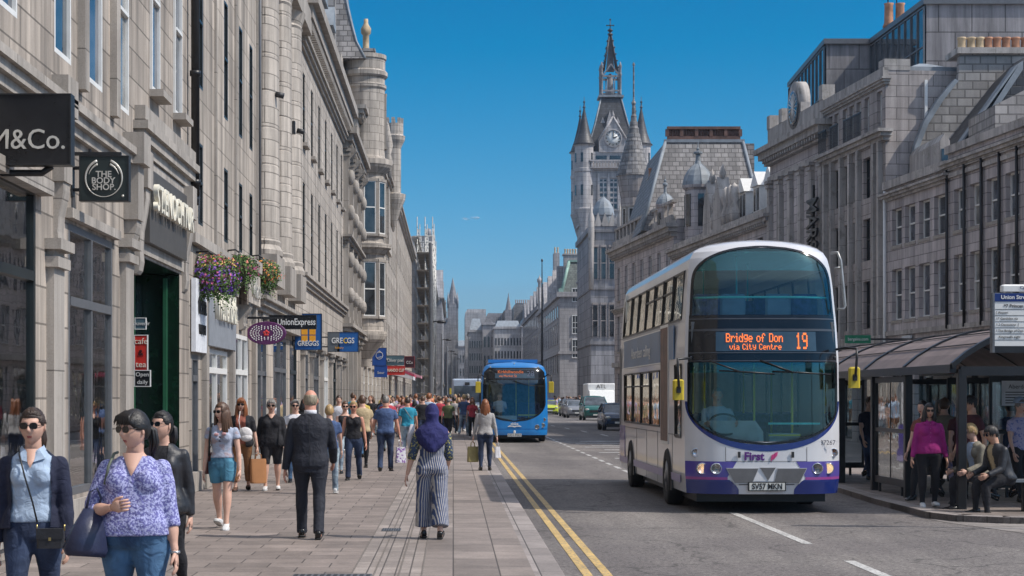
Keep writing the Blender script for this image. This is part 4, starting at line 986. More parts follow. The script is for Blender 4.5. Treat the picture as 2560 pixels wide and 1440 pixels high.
for sx_ in (-1, 1):
    for sy_ in (-1, 1):
        b.lathe([(.20, TZ(228)), (.15, TZ(222)), (.15, TZ(178)), (.24, TZ(176)), (.14, TZ(172)), (.14, TZ(158)), (.22, TZ(156)), (.05, TZ(143)), (0, TZ(142))], (sx_*1.15, sy_*1.15, 0), 8)
        for o_ in (.55,): b.cyl((sx_*o_*.8, sy_*1.15, TZ(228)), (sx_*o_*.8, sy_*1.15, TZ(180)), .06, 6); b.cyl((sx_*1.15, sy_*o_*.8, TZ(228)), (sx_*1.15, sy_*o_*.8, TZ(180)), .06, 6)
    b.box(-1.2, 1.2, sx_*1.15-.12, sx_*1.15+.12, TZ(182), TZ(177)); b.box(sx_*1.15-.12, sx_*1.15+.12, -1.2, 1.2, TZ(182), TZ(177))
    b.box(-1.2, 1.2, sx_*1.15-.1, sx_*1.15+.1, TZ(218), TZ(214))
b.lathe([(.5, TZ(228)), (.4, TZ(200)), (.3, TZ(180)), (.2, TZ(170)), (0, TZ(168))], (0, 0, 0), 8)
for sx_ in (-1, 1):
    b.prism([(sx_*1.1, TZ(178)), (sx_*.9, TZ(178)), (0, TZ(150)), (0, TZ(146))], -1.22, -1.1, 'y')
b.build('lantern', M_FARD, t)
b = MB(); zt = TZ(68)
for sx_, sy_ in ((-1,-1),(1,-1),(1,1),(-1,1)): b.tube([(sx_*.85, sy_*.85, TZ(165)), (sx_*.08, sy_*.08, zt)], .10, 6)
b.lathe([(.72, TZ(163)), (.10, zt), (0, zt+.05)], (0,0,0), 4, rot=pi/4, smooth=False)
for k in range(5):
    q_ = (k+.5)/5.5; r_ = .85*(1-q_)+.1; z = TZ(165) + (zt-TZ(165))*q_
    for sx_, sy_ in ((-1,-1),(1,-1),(1,1),(-1,1)): b.ell((sx_*(r_+.08), sy_*(r_+.08), z), .13, .13, .1, 6, 4)
b.lathe([(.08, TZ(74)), (.3, TZ(71)), (.35, TZ(68)), (.1, TZ(64)), (.1, TZ(62))], (0,0,0), 8)
b.build('spire', M_SLATED, t)
b = MB(); b.lathe([(.06, TZ(72)), (.05, TZ(30))], (0,0,0), 6); b.box(-.42, .42, -.04, .04, TZ(46)-.05, TZ(46)+.05); b.ell((0,0,TZ(31)), .12, .12, .12, 8, 6)
b.lathe([(.1, TZ(64)), (.38, TZ(59)), (.12, TZ(54))], (0,0,0), 8)
for sx_ in (-.42, .42): b.ell((sx_, 0, TZ(46)), .1, .06, .1, 6, 4)
b.lathe([(.05, 0), (.22, .0), (.22, .08), (.05, .08)], (0, 0, TZ(46)-.04), 8); b.build('finial_cross', M_IRON, t)

# building with the green roof left of the tower (D 240 ..)
t = thing('green_mansard_building', 'ornate granite building with a green slate mansard and tall chimneys, left of the clock tower', 'building', (14.2, 240, 0))
b = MB(); Hh = 15.4; Z = lambda y: PZ(y, 240)
b.box(0, 9, 0, 62, -.3, Hh); b.build('wall', M_TOWER, t)
b = MB(); b.box(-.4, 9.2, -.4, 62, Z(742), Z(730)); b.box(-.2, 9.1, -.2, 62, Z(885), Z(878)); b.build('cornice', M_TOWER, t)
for z0, z1 in ((855, 800), (900+2, 900), (745+12, 745)): pass
for (za, zb) in ((833, 790), (893, 850), (775-22, 722)):
    q = MB(); xx = PX(1441, 240) - 14.2; z0, z1 = Z(za), Z(zb)
    q.box(xx-.5, xx+.5, -.05, .1, z0, z1, 1); q.box(xx-.6, xx-.5, -.12, .02, z0, z1); q.box(xx+.5, xx+.6, -.12, .02, z0, z1); q.box(xx-.6, xx+.6, -.14, .02, z1, z1+.12); q.box(xx-.6, xx+.6, -.14, .02, z0-.12, z0)
    for k in (-.17, .17): q.box(xx+k-.03, xx+k+.03, -.1, 0, z0, z1)
    for k in (.3, .6): q.box(xx-.5, xx+.5, -.09, 0, z0+(z1-z0)*k, z0+(z1-z0)*k+.07)
    q.build('window', [M_WHITE, M_GLASS], t)
def side_windows(par, y0, y1, n, rows, w, x=0, mats=None):
    for (za, zb) in rows:
        for i in range(n):
            y = y0 + (y1-y0)*(i+.5)/n; q = MB(); q.box(x-.03, x+.05, y-w/2, y+w/2, za, zb, 1); q.box(x-.12, x, y-w/2-.12, y+w/2+.12, za-.15, za); q.box(x-.12, x, y-w/2-.12, y+w/2+.12, zb, zb+.15)
            q.build('window', mats or [M_TOWER, M_GLASS], par)
side_windows(t, 2, 60, 12, ((5, 7.6), (9, 11.6), (12.4, 14)), 1.6)
b = MB(); b.loft([[(0.2, .3, Hh), (8.9, .3, Hh), (8.9, 30, Hh), (.2, 30, Hh)], [(1.4, 2.2, Z(652)), (8, 2.2, Z(652)), (8, 28, Z(652)), (1.4, 28, Z(652))]]); b.build('roof', M_GREENROOF, t)
b = MB(); b.tube([(0.2, .3, Hh), (1.4, 2.2, Z(650))], .22, 6); b.box(1.2, 8.2, 2.0, 2.3, Z(652), Z(647)); b.box(-.1, .5, 0, 1.0, Hh, Hh+.8); b.build('copper_hip', M_COPPER, t)
b = MB(); x0, x1 = PX(1415, 240)-14.2, PX(1449, 240)-14.2
b.box(x0, x1, 4, 6, Hh, Z(632)); b.box(x0-.15, x1+.15, 3.9, 6.1, Z(632), Z(628)); pots(b, [x0+.2+(x1-x0-.4)*i/4 for i in range(5)], 5, Z(628), 1, .7)
x0, x1 = PX(1385, 270)-14.2, PX(1399, 270)-14.2; b.box(x0, x1, 30, 33, Hh, PZ(632, 270)); pots(b, (x0+.2, x1-.2), 31, PZ(632, 270), 1, .9); b.build('chimney', [M_TOWER, M_POTC], t)
b = MB()
for y in (12, 24, 38, 50): b.prism([(y-3, Hh), (y+3, Hh), (y+2.4, Hh+1.5), (y+1.2, Hh+1.8), (y, Hh+4), (y-1.2, Hh+1.8), (y-2.4, Hh+1.5)], -.3, .6, 'x')
for y in (7, 31, 45): b.box(.0, 1.2, y-.6, y+.6, Hh, Hh+4.2)
b.lathe([(.25, Hh), (.25, Hh+5), (.4, Hh+5.2), (.4, Hh+5.6), (.1, Hh+6), (0, Hh+6.4)], (0, 56, 0), 8)
b.build('gable', M_TOWER, t)
t = thing('ornate_far_building', 'far ornate granite front beyond the green mansard, above the blue bus', 'building', (14.4, 303, 0))
b = MB(); b.box(0, 8, 0, 70, -.3, 17.5); b.box(-.3, 8, -.2, 70, 16.4, 16.9)
for y in (5, 18, 32, 46, 60): b.prism([(y-3, 17.5), (y+3, 17.5), (y, 20.5)], -.1, .8, 'x')
b.build('wall', M_FARD, t); side_windows(t, 2, 68, 11, ((5, 8), (9.5, 12.5), (13.5, 16)), 1.8, mats=[M_FAR, M_GLASS])
t = thing('street_pole', 'very thin dark flag pole standing left of the green mansard building', 'flag pole', (PX(1355, 262), 262, 0))
b = MB(); b.lathe([(.25, 0), (.2, 2), (.12, 15), (.06, PZ(655, 262)), (.15, PZ(653, 262)), (.15, PZ(650, 262)), (0, PZ(646, 262))], (0,0,0), 8); b.build('pole', M_IRON, t)

# pale far blocks closing the view
def far_block(px0, px1, D, ytop, label, rows, n, roofy, mat=M_FAR, roofm=M_LEAD, dep=30):
    t = thing('pale_far_building', label, 'building', (PX(px0, D), D, 0)); W_ = PX(px1, D) - PX(px0, D); zt = PZ(ytop, D)
    b = MB(); b.box(0, W_, 0, dep, -.3, zt); b.box(-.2, W_+.2, -.3, dep, zt, zt+.5); b.build('wall', mat, t)
    fr = MB(); g = MB()
    for j in range(rows):
        z0 = 4.4 + (zt-5.2)*j/rows
        for i in range(n):
            x = W_*(i+.5)/n; q = MB(); ww = W_/n*.24; q.box(x-ww, x+ww, -.04, .05, z0, z0+(zt-5.2)/rows*.56, 0); q.box(x-ww-.05, x+ww+.05, -.12, 0, z0-.12, z0, 1)
            q.build('window', [M_GLASS, mat], t)
    b = MB(); zr = PZ(roofy, D); b.loft([[(.2, .3, zt+.5), (W_-.2, .3, zt+.5), (W_-.2, dep, zt+.5), (.2, dep, zt+.5)], [(.8, 3.5, zr), (W_-.8, 3.5, zr), (W_-.8, dep-3, zr), (.8, dep-3, zr)]]); b.build('roof', roofm, t)
    return t
far_block(1141, 1176, 640, 868, 'faint far building at the vanishing point of the street', 3, 5, 850, M_FARD)
t = far_block(1236, 1305, 400, 822, 'pale flat fronted building with rows of small windows, directly above the blue bus', 4, 9, 800)
t = far_block(1304, 1324, 396, 818, 'narrow pale end wall above the right corner of the blue bus roof', 4, 2, 790, M_TOWER)
t = far_block(1172, 1208, 430, 830, 'bluish far building with small windows, just left of centre above the crowd', 4, 6, 795)
t = far_block(1207, 1236, 420, 812, 'plain far gabled granite building between the two small windowed fronts', 3, 3, 795, M_TOWER, M_SLATE)
t = thing('far_roofscape', 'far slate roofs and chimneys behind the pale blocks at the end of the street', 'building', (0, 0, 0))
for (a, c, yb, D_, m) in ((1163, 1215, 772, 500, M_FAR), (1215, 1262, 782, 500, M_FARD), (1255, 1300, 775, 480, M_SLATE), (1284, 1330, 757, 470, M_SLATE2), (1318, 1350, 750, 440, M_FARD)):
    b = MB(); b.box(PX(a, D_), PX(c, D_), D_, D_+30, -.3, PZ(yb+10, D_)); b.prism([(PX(a, D_), PZ(yb+10, D_)), (PX(c, D_), PZ(yb+10, D_)), (PX(c, D_), PZ(yb, D_)), (PX(a, D_)+.6, PZ(yb, D_))], D_+2, D_+28, 'y'); b.build('roof_block', m, t)
b = MB(); pots(b, [PX(1290+5*i, 470) for i in range(8)], 472, PZ(757, 470), 0, .9); b.build('chimney_pots', M_POT, t)
t = thing('far_steeple', 'small pointed steeple beyond the pale buildings above the blue bus', 'steeple', (PX(1271, 460), 460, 0))
b = MB(); b.box(-.9, .9, -.9, .9, 0, PZ(775, 460)); b.lathe([(.9, PZ(780, 460)), (.06, PZ(737, 460)), (.15, PZ(736, 460)), (.03, PZ(733, 460)), (0, PZ(729, 460))], (0,0,0), 8, smooth=False); b.build('spire', M_FARD, t)
# tiny wispy cloud
t = thing('small_cloud', 'tiny wispy white cloud in the clear blue sky, left of centre', 'cloud', (PX(1176, 3600), 3600, PZ(547, 3600)))
cm, cnt, cbs = base_mat('cloud_white'); cbs.inputs['Base Color'].default_value = (.8,.82,.85,1); cbs.inputs['Roughness'].default_value = 1
co_ = cnt.nodes['Material Output']; trn = N(cnt, 'ShaderNodeBsdfTransparent'); mxs = N(cnt, 'ShaderNodeMixShader'); tc = cnt.nodes.new('ShaderNodeTexCoord')
fac = ramp(cnt, noise_n(cnt, tc.outputs['Object'], .09, 5, .6), .45, .85, (0,0,0), (.35,.35,.35)); cnt.links.new(fac, mxs.inputs[0]); cnt.links.new(trn.outputs[0], mxs.inputs[1]); cnt.links.new(cbs.outputs[0], mxs.inputs[2]); cnt.links.new(mxs.outputs[0], co_.inputs[0])
b = MB(); rnd = random.Random(3)
for i in range(9): b.ell((rnd.uniform(-13, 13), rnd.uniform(-4, 4), rnd.uniform(-2, 2) + i*.2), rnd.uniform(4, 8), 4, rnd.uniform(1.5, 3), 12, 8)
b.build('puff', cm, t)
# ---------------------------------------------------------------- signs that project from the left fronts
M_BRACKET = plain('sign_bracket', (.03, .03, .032), .4, .3)
def hang_sign(name, label, px0, px1, y0, y1, D, face, th=.10, edge=None, shape='rect', cat='sign'):
    """board facing along the street, fixed to the wall by two arms"""
    xa, xb, za, zb = PX(px0, D), PX(px1, D), PZ(y1, D), PZ(y0, D)
    t = thing(name, label, cat, ((xa+xb)/2, D, za)); W_, H_ = xb-xa, zb-za
    b = MB()
    if shape == 'rect': b.box(-W_/2, W_/2, -th/2, th/2, 0, H_)
    else:
        n = 40; pr = lambda k, y: [(W_/2*k*cos(2*pi*i/n), y, H_/2 + H_/2*k*sin(2*pi*i/n)) for i in range(n)]
        b.loft([pr(.96, -th/2), pr(1, -th/2+.02), pr(1, th/2-.02), pr(.96, th/2)])
    b.build('board', face, t)
    if shape == 'rect':
        e = MB(); k = .012
        for q in ((-W_/2-k, -W_/2, 0, H_), (W_/2, W_/2+k, 0, H_), (-W_/2-k, W_/2+k, H_, H_+k), (-W_/2-k, W_/2+k, -k, 0)): e.box(q[0], q[1], -th/2-.012, th/2+.012, q[2], q[3])
        e.build('edge_trim', edge or M_BRACKET, t)
    lxw = LX - t.location.x
    a = MB()
    if lxw < -W_/2 - .02:
        for z in ((H_*.25, H_*.75) if shape == 'rect' else ()): a.box(lxw-.02, -W_/2-.012, -.02, .02, z-.02, z+.02)
        a.box(lxw-.02, lxw+.02, -.08, .08, H_*.1, H_*.9)
    if shape != 'rect': a.box(lxw, W_*.42, -.02, .02, H_+.06, H_+.11); a.cyl((W_*.2, 0, H_-.03), (W_*.2, 0, H_+.07), .012, 6); a.cyl((-W_*.2, 0, H_-.03), (-W_*.2, 0, H_+.07), .012, 6)
    if a.v: a.build('bracket', M_BRACKET, t)
    return t, W_, H_
def sp(t, px, py, D):      # image point -> sign-local x,z
    return PX(px, D) - t.location.x, PZ(py, D) - t.location.z
M_SIGNBLK = plain('gloss_black_sign', (.014, .015, .018), .22, 0, .2)
t, W_, H_ = hang_sign('shop_sign', 'large square black projecting sign with silver M&Co. lettering, top left', -30, 179, 240, 412, 18.1, M_SIGNBLK, .16)
x, z = sp(t, 74, 354, 18.1); text('lettering', 'M&Co.', .285, (x+.005, -.10, z), FRONT, M_LETTER, t, .012, sx=.93, off=.0)
b = MB(); b.tube([(-.4, .1, -.02), (-.3, .1, -.07), (.1, .1, -.07), (.2, .1, 0)], .035, 8); b.build('lamp_tube', M_BRACKET, t)
t, W_, H_ = hang_sign('shop_sign', 'square dark projecting sign with THE BODY SHOP inside a white ring', 203, 322, 393, 502, 21.9, plain('sign_dark_green', (.022, .032, .032), .35), .12)
cx, cz = sp(t, 262, 447, 21.9)
for i, s_ in enumerate(('THE', 'BODY', 'SHOP.')): text('lettering', s_, .105, (cx + (.0, -.005, .005)[i], -.075, cz + .045 - i*.078), FRONT, M_LETTER, t, .004, off=.0015)
b = MB()
for a0, a1, r0 in ((pi*.62, pi*2.38, .222),):
    pts = [(cx + r0*cos(a0+(a1-a0)*k/40), -.068, cz + r0*1.02*sin(a0+(a1-a0)*k/40)) for k in range(41)]
    b.tube(pts, [(.004 + .013*abs(k/20-1)**1.2, .006) for k in range(41)], 6)
for s_ in (1, -1):
    pts = [(cx + s_*(.185)*cos(q), -.068, cz + .185*sin(q)) for q in [.25 + .9*k/14 for k in range(15)]]
    b.tube(pts, [(.003 + .011*k/14, .006) for k in range(15)], 6)
b.ell((cx + .232, -.068, cz - .215), .016, .01, .016, 8, 6)
b.build('ring_emblem', M_LETTER, t)
b = MB(); b.box(-.62, .2, -.03, .03, H_+.02, H_+.06); b.box(-.2, -.17, -.02, .02, H_-.01, H_+.1); b.build('hanger', M_BRACKET, t)
t, W_, H_ = hang_sign('oval_sign', 'purple oval hanging sign with rings of white dots around a red flower', 616, 716, 804, 862, 40.6, plain('sign_purple', (.105, .022, .10), .4, 0, .08), .08, shape='oval')
b = MB(); rnd = random.Random(5)
for ring, n in ((.40, 14), (.53, 20), (.66, 26), (.79, 32)):
    for i in range(n):
        a = 2*pi*(i + .5*(n % 4 == 0))/n
        if abs(sin(a))*ring > .62: continue
        b.ell((W_/2*ring*cos(a), -.042, H_/2 + H_/2*ring*sin(a)), .021, .008, .013, 8, 4, 0, Matrix.Rotation(a, 3, 'Y'))
b.build('dot_pattern', M_WHITE, t)
b = MB()
for i in range(5): a = 2*pi*i/5+.3; b.ell((.045*cos(a), -.044, H_/2 + .045*sin(a)), .032, .008, .032, 8, 4)
b.build('flower_emblem', plain('sign_red', (.65, .05, .05), .4), t)
t, W_, H_ = hang_sign('shop_sign', 'long black projecting sign reading UnionExpress, above the blue bakery sign', 675, 790, 789, 822, 44, M_SIGNBLK, .12)
text('lettering', 'UnionExpress', .225, (.09, -.075, H_*.50), FRONT, M_WHITE, t, .006, sx=.74, off=.003)
M_BLUE = plain('sign_blue', (.012, .10, .33), .4, 0, .05); M_ORG = plain('sign_orange', (.80, .36, .02), .45, 0, .05)
t, W_, H_ = hang_sign('shop_sign', 'tall blue projecting bakery sign reading GREGGS under four orange squares', 738, 804, 785, 874, 52, M_BLUE, .12)
text('lettering', 'GREGGS', .205, (0, -.075, PZ(859, 52)-t.location.z), FRONT, M_WHITE, t, .006, sx=.80, off=.004)
b = MB()
for i in (0, 1):
    for j in (0, 1):
        x, z = sp(t, 754 + 20*i, 822 + 17*j, 52); b.box(x, x+.18, -.07, -.061, z-.17, z)
b.build('orange_squares', M_ORG, t)
t, W_, H_ = hang_sign('shop_sign', 'wide sign reading GRECGS, half grey and half blue, right of the tall blue bakery sign', 820, 896, 831, 879, 58, M_BLUE, .12)
b = MB(); b.box(-W_/2+.001, -W_*.12, -.066, -.0605, .002, H_-.002); b.prism([(-W_*.12, .002), (-W_*.2, .002), (-W_*.12, H_*.6)], -.066, -.0605, 'y'); b.build('grey_panel', plain('sign_grey', (.10, .115, .13), .45), t)
for s_, x, m in (('GRE', -.19, M_WHITE), ('C', .075, plain('sign_yellow', (.75, .48, .03), .45)), ('GS', .245, M_WHITE)): text('lettering', s_, .25, (x, -.08, H_*.56), FRONT, m, t, .006, sx=.80, off=.004)
text('lettering', 'bakery', .10, (-.12, -.08, H_*.2), FRONT, M_ORG, t, .004)
t, W_, H_ = hang_sign('hanging_banner', 'royal blue hanging banner with a white outlined cup emblem, over the pavement crowd', 931, 966, 870, 914, 96, plain('banner_blue', (.01, .07, .32), .5), .05)
b = MB(); b.tube([(.18*cos(a), -.035, H_*.58+.2*sin(a)) for a in [2*pi*k/16 for k in range(17)]], .014, 5); b.tube([(-.18, -.035, H_*.7), (.1, -.035, H_*.75), (.0, -.035, H_*.85)], .012, 5); b.tube([(-.1, -.035, H_*.45), (.12, -.035, H_*.5)], .012, 5)
b.build('emblem', M_WHITE, t); b = MB(); b.box(-.28, .42, -.02, .02, -.62, -.012); b.build('lower_banner', MATS['banner_blue'], t)
text('lettering', 'Sour', .2, (.08, -.03, -.38), FRONT, M_WHITE, t, .004)
M_RED = plain('sign_bright_red', (.55, .03, .02), .45); M_WINE = plain('sign_dark_wine', (.05, .008, .014), .4); M_TEALS = plain('sign_teal_grey', (.07, .13, .16), .5)
t, W_, H_ = hang_sign('shop_sign', 'dark wine red square sign with curly white logo, right of the teal sign', 1012, 1036, 891, 919, 128, M_WINE, .15, M_RED)
text('lettering', 'CCo', .3, (0, -.1, H_*.45), FRONT, M_WHITE, t, .01, sx=.8)
t, W_, H_ = hang_sign('shop_sign', 'teal grey shop sign with pale lettering behind the blue banner', 966, 1011, 889, 913, 122, M_TEALS, .15)
text('lettering', 'Oliver peel', .34, (0, -.1, H_*.5), FRONT, M_WHITE, t, .01, sx=.72)
t, W_, H_ = hang_sign('shop_sign', 'bright red and yellow sign with white capitals, above the crowd', 967, 1012, 915, 937, 118, M_RED, .25, M_RED)
text('lettering', 'NANDO CUP', .28, (0, -.15, H_*.5), FRONT, M_CREAM, t, .01, sx=.66, off=.006)
def awning(label, X0, X1, D0, D1, z, m, drop=.7):
    t = thing('shop_awning', label, 'awning', (X0, D0, z)); b = MB()
    b.prism([(0, .0), (X1-X0, -drop), (X1-X0, -drop-.25), (X1-X0-.03, -drop-.25), (X1-X0-.03, -drop-.02), (0, -.04)], 0, D1-D0, 'y', 0)
    for q in (0, D1-D0): b.add([(0, q, 0), (X1-X0, q, -drop), (X1-X0, q, -drop-.25), (0, q, -.5)], [(0,1,2,3)], 0)
    b.build('canvas', m, t); f = MB(); f.cyl((0, .1, -.6), (X1-X0-.05, .1, -drop-.1), .02, 6); f.cyl((0, D1-D0-.1, -.6), (X1-X0-.05, D1-D0-.1, -drop-.1), .02, 6); f.build('arm', M_GREYMETAL, t)
awning('white canvas shop awning below the red sign, left pavement', LX-.1, LX+1.7, 132, 139, 3.9, plain('awning_white', (.60, .58, .60), .7))
awning('red canvas shop awning beyond the white one', LX-.1, LX+1.5, 145, 152, 4.2, plain('awning_red', (.45, .05, .10), .7))
awning('pink and white awning furthest down the left pavement, beside the scaffolding', LX-.1, LX+1.6, 168, 176, 4.4, plain('awning_pink', (.55, .25, .30), .7))
def wall_sign(label, D0, D1, z0, z1, m, s_, size, tm, X=LX, sx=1):
    t = thing('wall_sign', label, 'sign', (X, D0, z0), pi/2); b = MB(); b.box(0, D1-D0, -.16, -.02, 0, z1-z0); b.build('board', m, t)
    text('lettering', s_, size, ((D1-D0)/2, -.175, (z1-z0)/2), (pi/2, 0, 0), tm, t, .006, sx=sx); return t
# plates inside the green doorway
def plate(label, px0, px1, y0, y1, D, m, words, size, tm, edge=M_WHITE):
    t = thing('doorway_sign', label, 'sign', (PX(px0, D), D, PZ(y1, D))); W_, H_ = PX(px1, D)-PX(px0, D), PZ(y0, D)-PZ(y1, D)
    b = MB(); b.box(0, W_, -.02, .02, 0, H_); b.box(-.012, 0, -.026, .026, -.012, H_+.012, 1); b.box(W_, W_+.012, -.026, .026, -.012, H_+.012, 1); b.box(0, W_, -.026, .026, H_, H_+.012, 1); b.box(0, W_, -.026, .026, -.012, 0, 1)
    b.build('board', [m, edge], t)
    for i, s_ in enumerate(words): text('lettering', s_, size, (W_/2, -.026, H_*(1-(i+.5)/len(words))), FRONT, tm[i % len(tm)], t, .003)
    b = MB(); b.box(-.6, 0, -.015, .015, H_*.45, H_*.55); b.build('bracket', M_BRACKET, t)
plate('small grey plate with pale lettering in the green doorway, topmost of three', 339, 364, 796, 822, 28.2, M_TEALS, ['Souvenir'], .085, [M_WHITE])
plate('red cafe plate with cream writing in the green doorway', 338, 368, 839, 926, 27.6, M_RED, ['cafe', '&', 'tea'], .13, [M_CREAM, M_BLACK, M_CREAM])
plate('black and white plate under the red one in the green doorway', 338, 375, 927, 965, 27.4, M_BLACK, ['Open', 'daily'], .09, [M_WHITE])
# right hand signs
t = thing('green_shop_sign', 'small green sign with white writing above the far end of the bus shelter', 'sign', (PX(2113, 58), 58, PZ(858, 58)))
b = MB(); W_ = PX(2177, 58)-PX(2113, 58); b.box(0, W_, 0, .08, 0, .26); b.build('board', plain('sign_green', (.01, .19, .09), .45), t); text('lettering', 'bargains.com', .14, (W_/2, -.01, .13), FRONT, M_WHITE, t, .004, sx=.9)
b = MB(); b.box(W_, RX(58)-PX(2113, 58), .02, .06, .10, .16); b.build('bracket', M_BRACKET, t)

# ---------------------------------------------------------------- flower baskets
def basket(label, X, D, zt, r, cols, n, seed, sq=1.0, ff=.5):
    t = thing('hanging_basket', label, 'flower basket', (X, D, zt)); rnd = random.Random(seed)
    b = MB(); b.lathe([(.02, -.34*r*2), (r*.5, -.30*r*2), (r*.75, -.18*r*2), (r*.8, 0), (r*.74, 0), (0, -.02)], (0,0,0), 16); b.build('bowl', plain('coir_liner', (.08, .05, .03), .9, 0, .3, 8), t)
    b = MB(); b.tube([(LX-X, 0, r*.9), (-r*.2, 0, r*.95), (0, 0, r*.8)], .018, 6); b.tube([(LX-X, 0, r*.3), (-r*.6, 0, r*.9)], .012, 6)
    for k in range(3): a = 2*pi*k/3; b.cyl((0, 0, r*.8), (r*.7*cos(a), r*.7*sin(a), 0), .006, 4)
    b.build('bracket', M_BRACKET, t)
    lv = MB()
    def petal(bb, p, nrm, s_, m):
        a = Vector((rnd.uniform(-1,1), rnd.uniform(-1,1), rnd.uniform(-1,1))); u_ = nrm.cross(a).normalized(); v_ = nrm.cross(u_)
        bb.add([p - u_*s_, p - v_*s_*.6 + nrm*s_*.2, p + u_*s_, p + v_*s_*.6 + nrm*s_*.2], [(0,1,2,3)], m)
    def pt(trail=False):
        a = rnd.uniform(0, 2*pi); th = rnd.uniform(.05, .98)**.8 * pi*.82; q = rnd.uniform(.62, 1.08)
        d = Vector((sin(th)*cos(a), sin(th)*sin(a), cos(th)*.85*sq)); p = d * r * q * (1 + .16*mnoise.noise(d*3 + Vector((seed, 0, 0))))
        p.z -= .05*r
        if trail and p.z < 0: p.z *= rnd.uniform(1, 1.7)
        return p, d.normalized()
    for i in range(n):
        p, d = pt(True); petal(lv, p, (d + Vector((rnd.uniform(-.8,.8), rnd.uniform(-.8,.8), rnd.uniform(-.4,.9)))).normalized(), rnd.uniform(.018, .036), rnd.randrange(3))
    for k in range(34):
        a = rnd.uniform(0, 2*pi); x, y = r*.85*cos(a), r*.85*sin(a)
        for q in range(9): petal(lv, Vector((x + rnd.uniform(-.03,.03), y + rnd.uniform(-.03,.03), -.25*r - q*.045*rnd.uniform(.6, 1.5))), Vector((cos(a), sin(a), .3)), .022, q % 3)
    lv.build('foliage', [plain('leaf_a', (.06, .13, .02), .6), plain('leaf_b', (.10, .18, .03), .6), plain('leaf_c', (.03, .07, .015), .6)], t)['kind'] = 'stuff'
    fl = MB()
    for i in range(int(n*ff)):
        p, d = pt()
        z_ = p.z / r; pool = [k for k, (c, lo, hi) in enumerate(cols) if lo <= z_ <= hi] or [0]
        m = pool[rnd.randrange(len(pool))]; p = p*1.06; s_ = rnd.uniform(.018, .032)
        if mnoise.noise(p*9) < -.18: continue
        for k in range(2): petal(fl, p + Vector((rnd.uniform(-.012,.012),)*3), (d + Vector((rnd.uniform(-.5,.5), rnd.uniform(-.5,.5), rnd.uniform(-.3,.6)))).normalized(), s_, m)
    fl.build('flowers', [c for c, _, _ in cols], t)['kind'] = 'stuff'
VI = plain('petal_violet', (.16, .06, .42), .6); PU = plain('petal_purple', (.30, .12, .48), .6); PK = plain('petal_pink', (.60, .14, .28), .6); YE = plain('petal_yellow', (.70, .52, .12), .6); OR = plain('petal_orange', (.75, .28, .05), .6); WH = plain('petal_lilac_white', (.60, .50, .62), .6); CR = plain('petal_coral', (.70, .22, .16), .6)
basket('hanging basket overflowing with violet, pink and yellow flowers, nearest of the three', PX(533, 32.5), 32.5, PZ(688, 32.5), .46, [(VI,-1.5,.3),(VI,-1.5,.2),(PU,-1,.5),(PK,-.4,.8),(YE,.3,1.2),(CR,.3,1.1)], 2500, 1, .95, .5)
basket('leafy hanging basket with sparse pink flowers, middle of the three', PX(598, 37), 37, PZ(668, 37), .38, [(PK,-.3,1.2),(CR,0,1.2)], 2400, 2, .8, .10)
basket('hanging basket of orange and coral flowers, furthest of the three', PX(656, 41), 41, PZ(682, 41), .42, [(OR,-.8,1.2),(CR,-.5,1.2),(YE,0,1.2),(WH,-1.5,-.4)], 2600, 3, .85, .22)

# ---------------------------------------------------------------- lamp posts
def lamp_post(label, X, D, H_, group='grey street lamp posts', r=.115):
    t = thing('street_lamp', label, 'lamp post', (X, D, 0), 0, group)
    b = MB(); b.lathe([(r*1.25, 0), (r*1.25, 1.25), (r*1.0, 1.35), (r*.95, H_*.55), (r*.72, H_), (r*.5, H_+.06), (0, H_+.08)], (0,0,0), 14); b.build('pole', M_GREYMETAL, t)
    b = MB(); z = H_*.585 if H_ > 8.8 else H_-.4
    b.tube([(0, 0, z), (.25, 0, z+.05), (.42, 0, z+.02)], .03, 6); b.build('arm', M_IRON, t)
    b = MB(); b.lathe([(.05, .10), (.14, .08), (.17, 0), (.15, -.05), (0, -.06)], (.5, 0, z), 10, sx=1.3); b.build('lamp_head', M_IRON, t)
    return t
lamp_post('tall grey lamp post standing in the pavement behind the woman in the blue headscarf', PX(1077, 84), 84, 8.85)
b = MB(); b.lathe([(.155, 0), (.155, .28)], (0,0,1.35), 12); o = b.build('orange_band', plain('orange_sticker', (.55, .18, .08), .5), [q for q in bpy.data.objects if q.name.startswith('street_lamp')][0])
for px, D, H_, lab in ((1104, 130, 6.2, 'second lamp post along the left pavement, thinner and darker'), (1118, 170, 6.4, 'third lamp post along the left pavement'), (1129, 215, 7.2, 'fourth and faint lamp post along the left pavement'), (1141, 300, 8.4, 'furthest faint lamp post where the street bends')):
    lamp_post(lab, PX(px, D), D, H_, r=.09)

# ---------------------------------------------------------------- bus shelter
t = thing('bus_shelter', 'long glazed bus shelter with a curved brown roof and black posts on the right pavement', 'bus shelter', (7.7, 27.2, 0))
M_ROOF = plain('shelter_roof_brown', (.18, .14, .133), .75, 0, .18, 2)
x0, x1, y1 = -.05, 2.75, 12.0
arc = []
for k in range(15):
    q = k/14; arc.append((x0 - .12 + (x1 - x0 + .2)*q, 2.18 + .62*sin(pi*min(1, q*1.02))**.85))
def roof_strip(b, ya, yb, dz, thick=.03, m=0):
    b.loft([[(x, y, z+dz) for x, z in arc] + [(x, y, z+dz-thick) for x, z in arc[::-1]] for y in (ya, yb)], m)
b = MB(); roof_strip(b, 0, y1, 0)
b.build('roof', M_ROOF, t)
b = MB()
for y in (0, 2.9, 5.8, 8.9, 11.9): roof_strip(b, y-.07, y+.07, .035, .09)
b.box(x0-.15, x0-.05, 0, y1, 2.06, 2.19); b.box(x1+.0, x1+.1, 0, y1, 2.06, 2.19); b.box(x0, x1, -.07, .03, 2.02, 2.16)
b.build('roof_rib', M_BLACK, t)
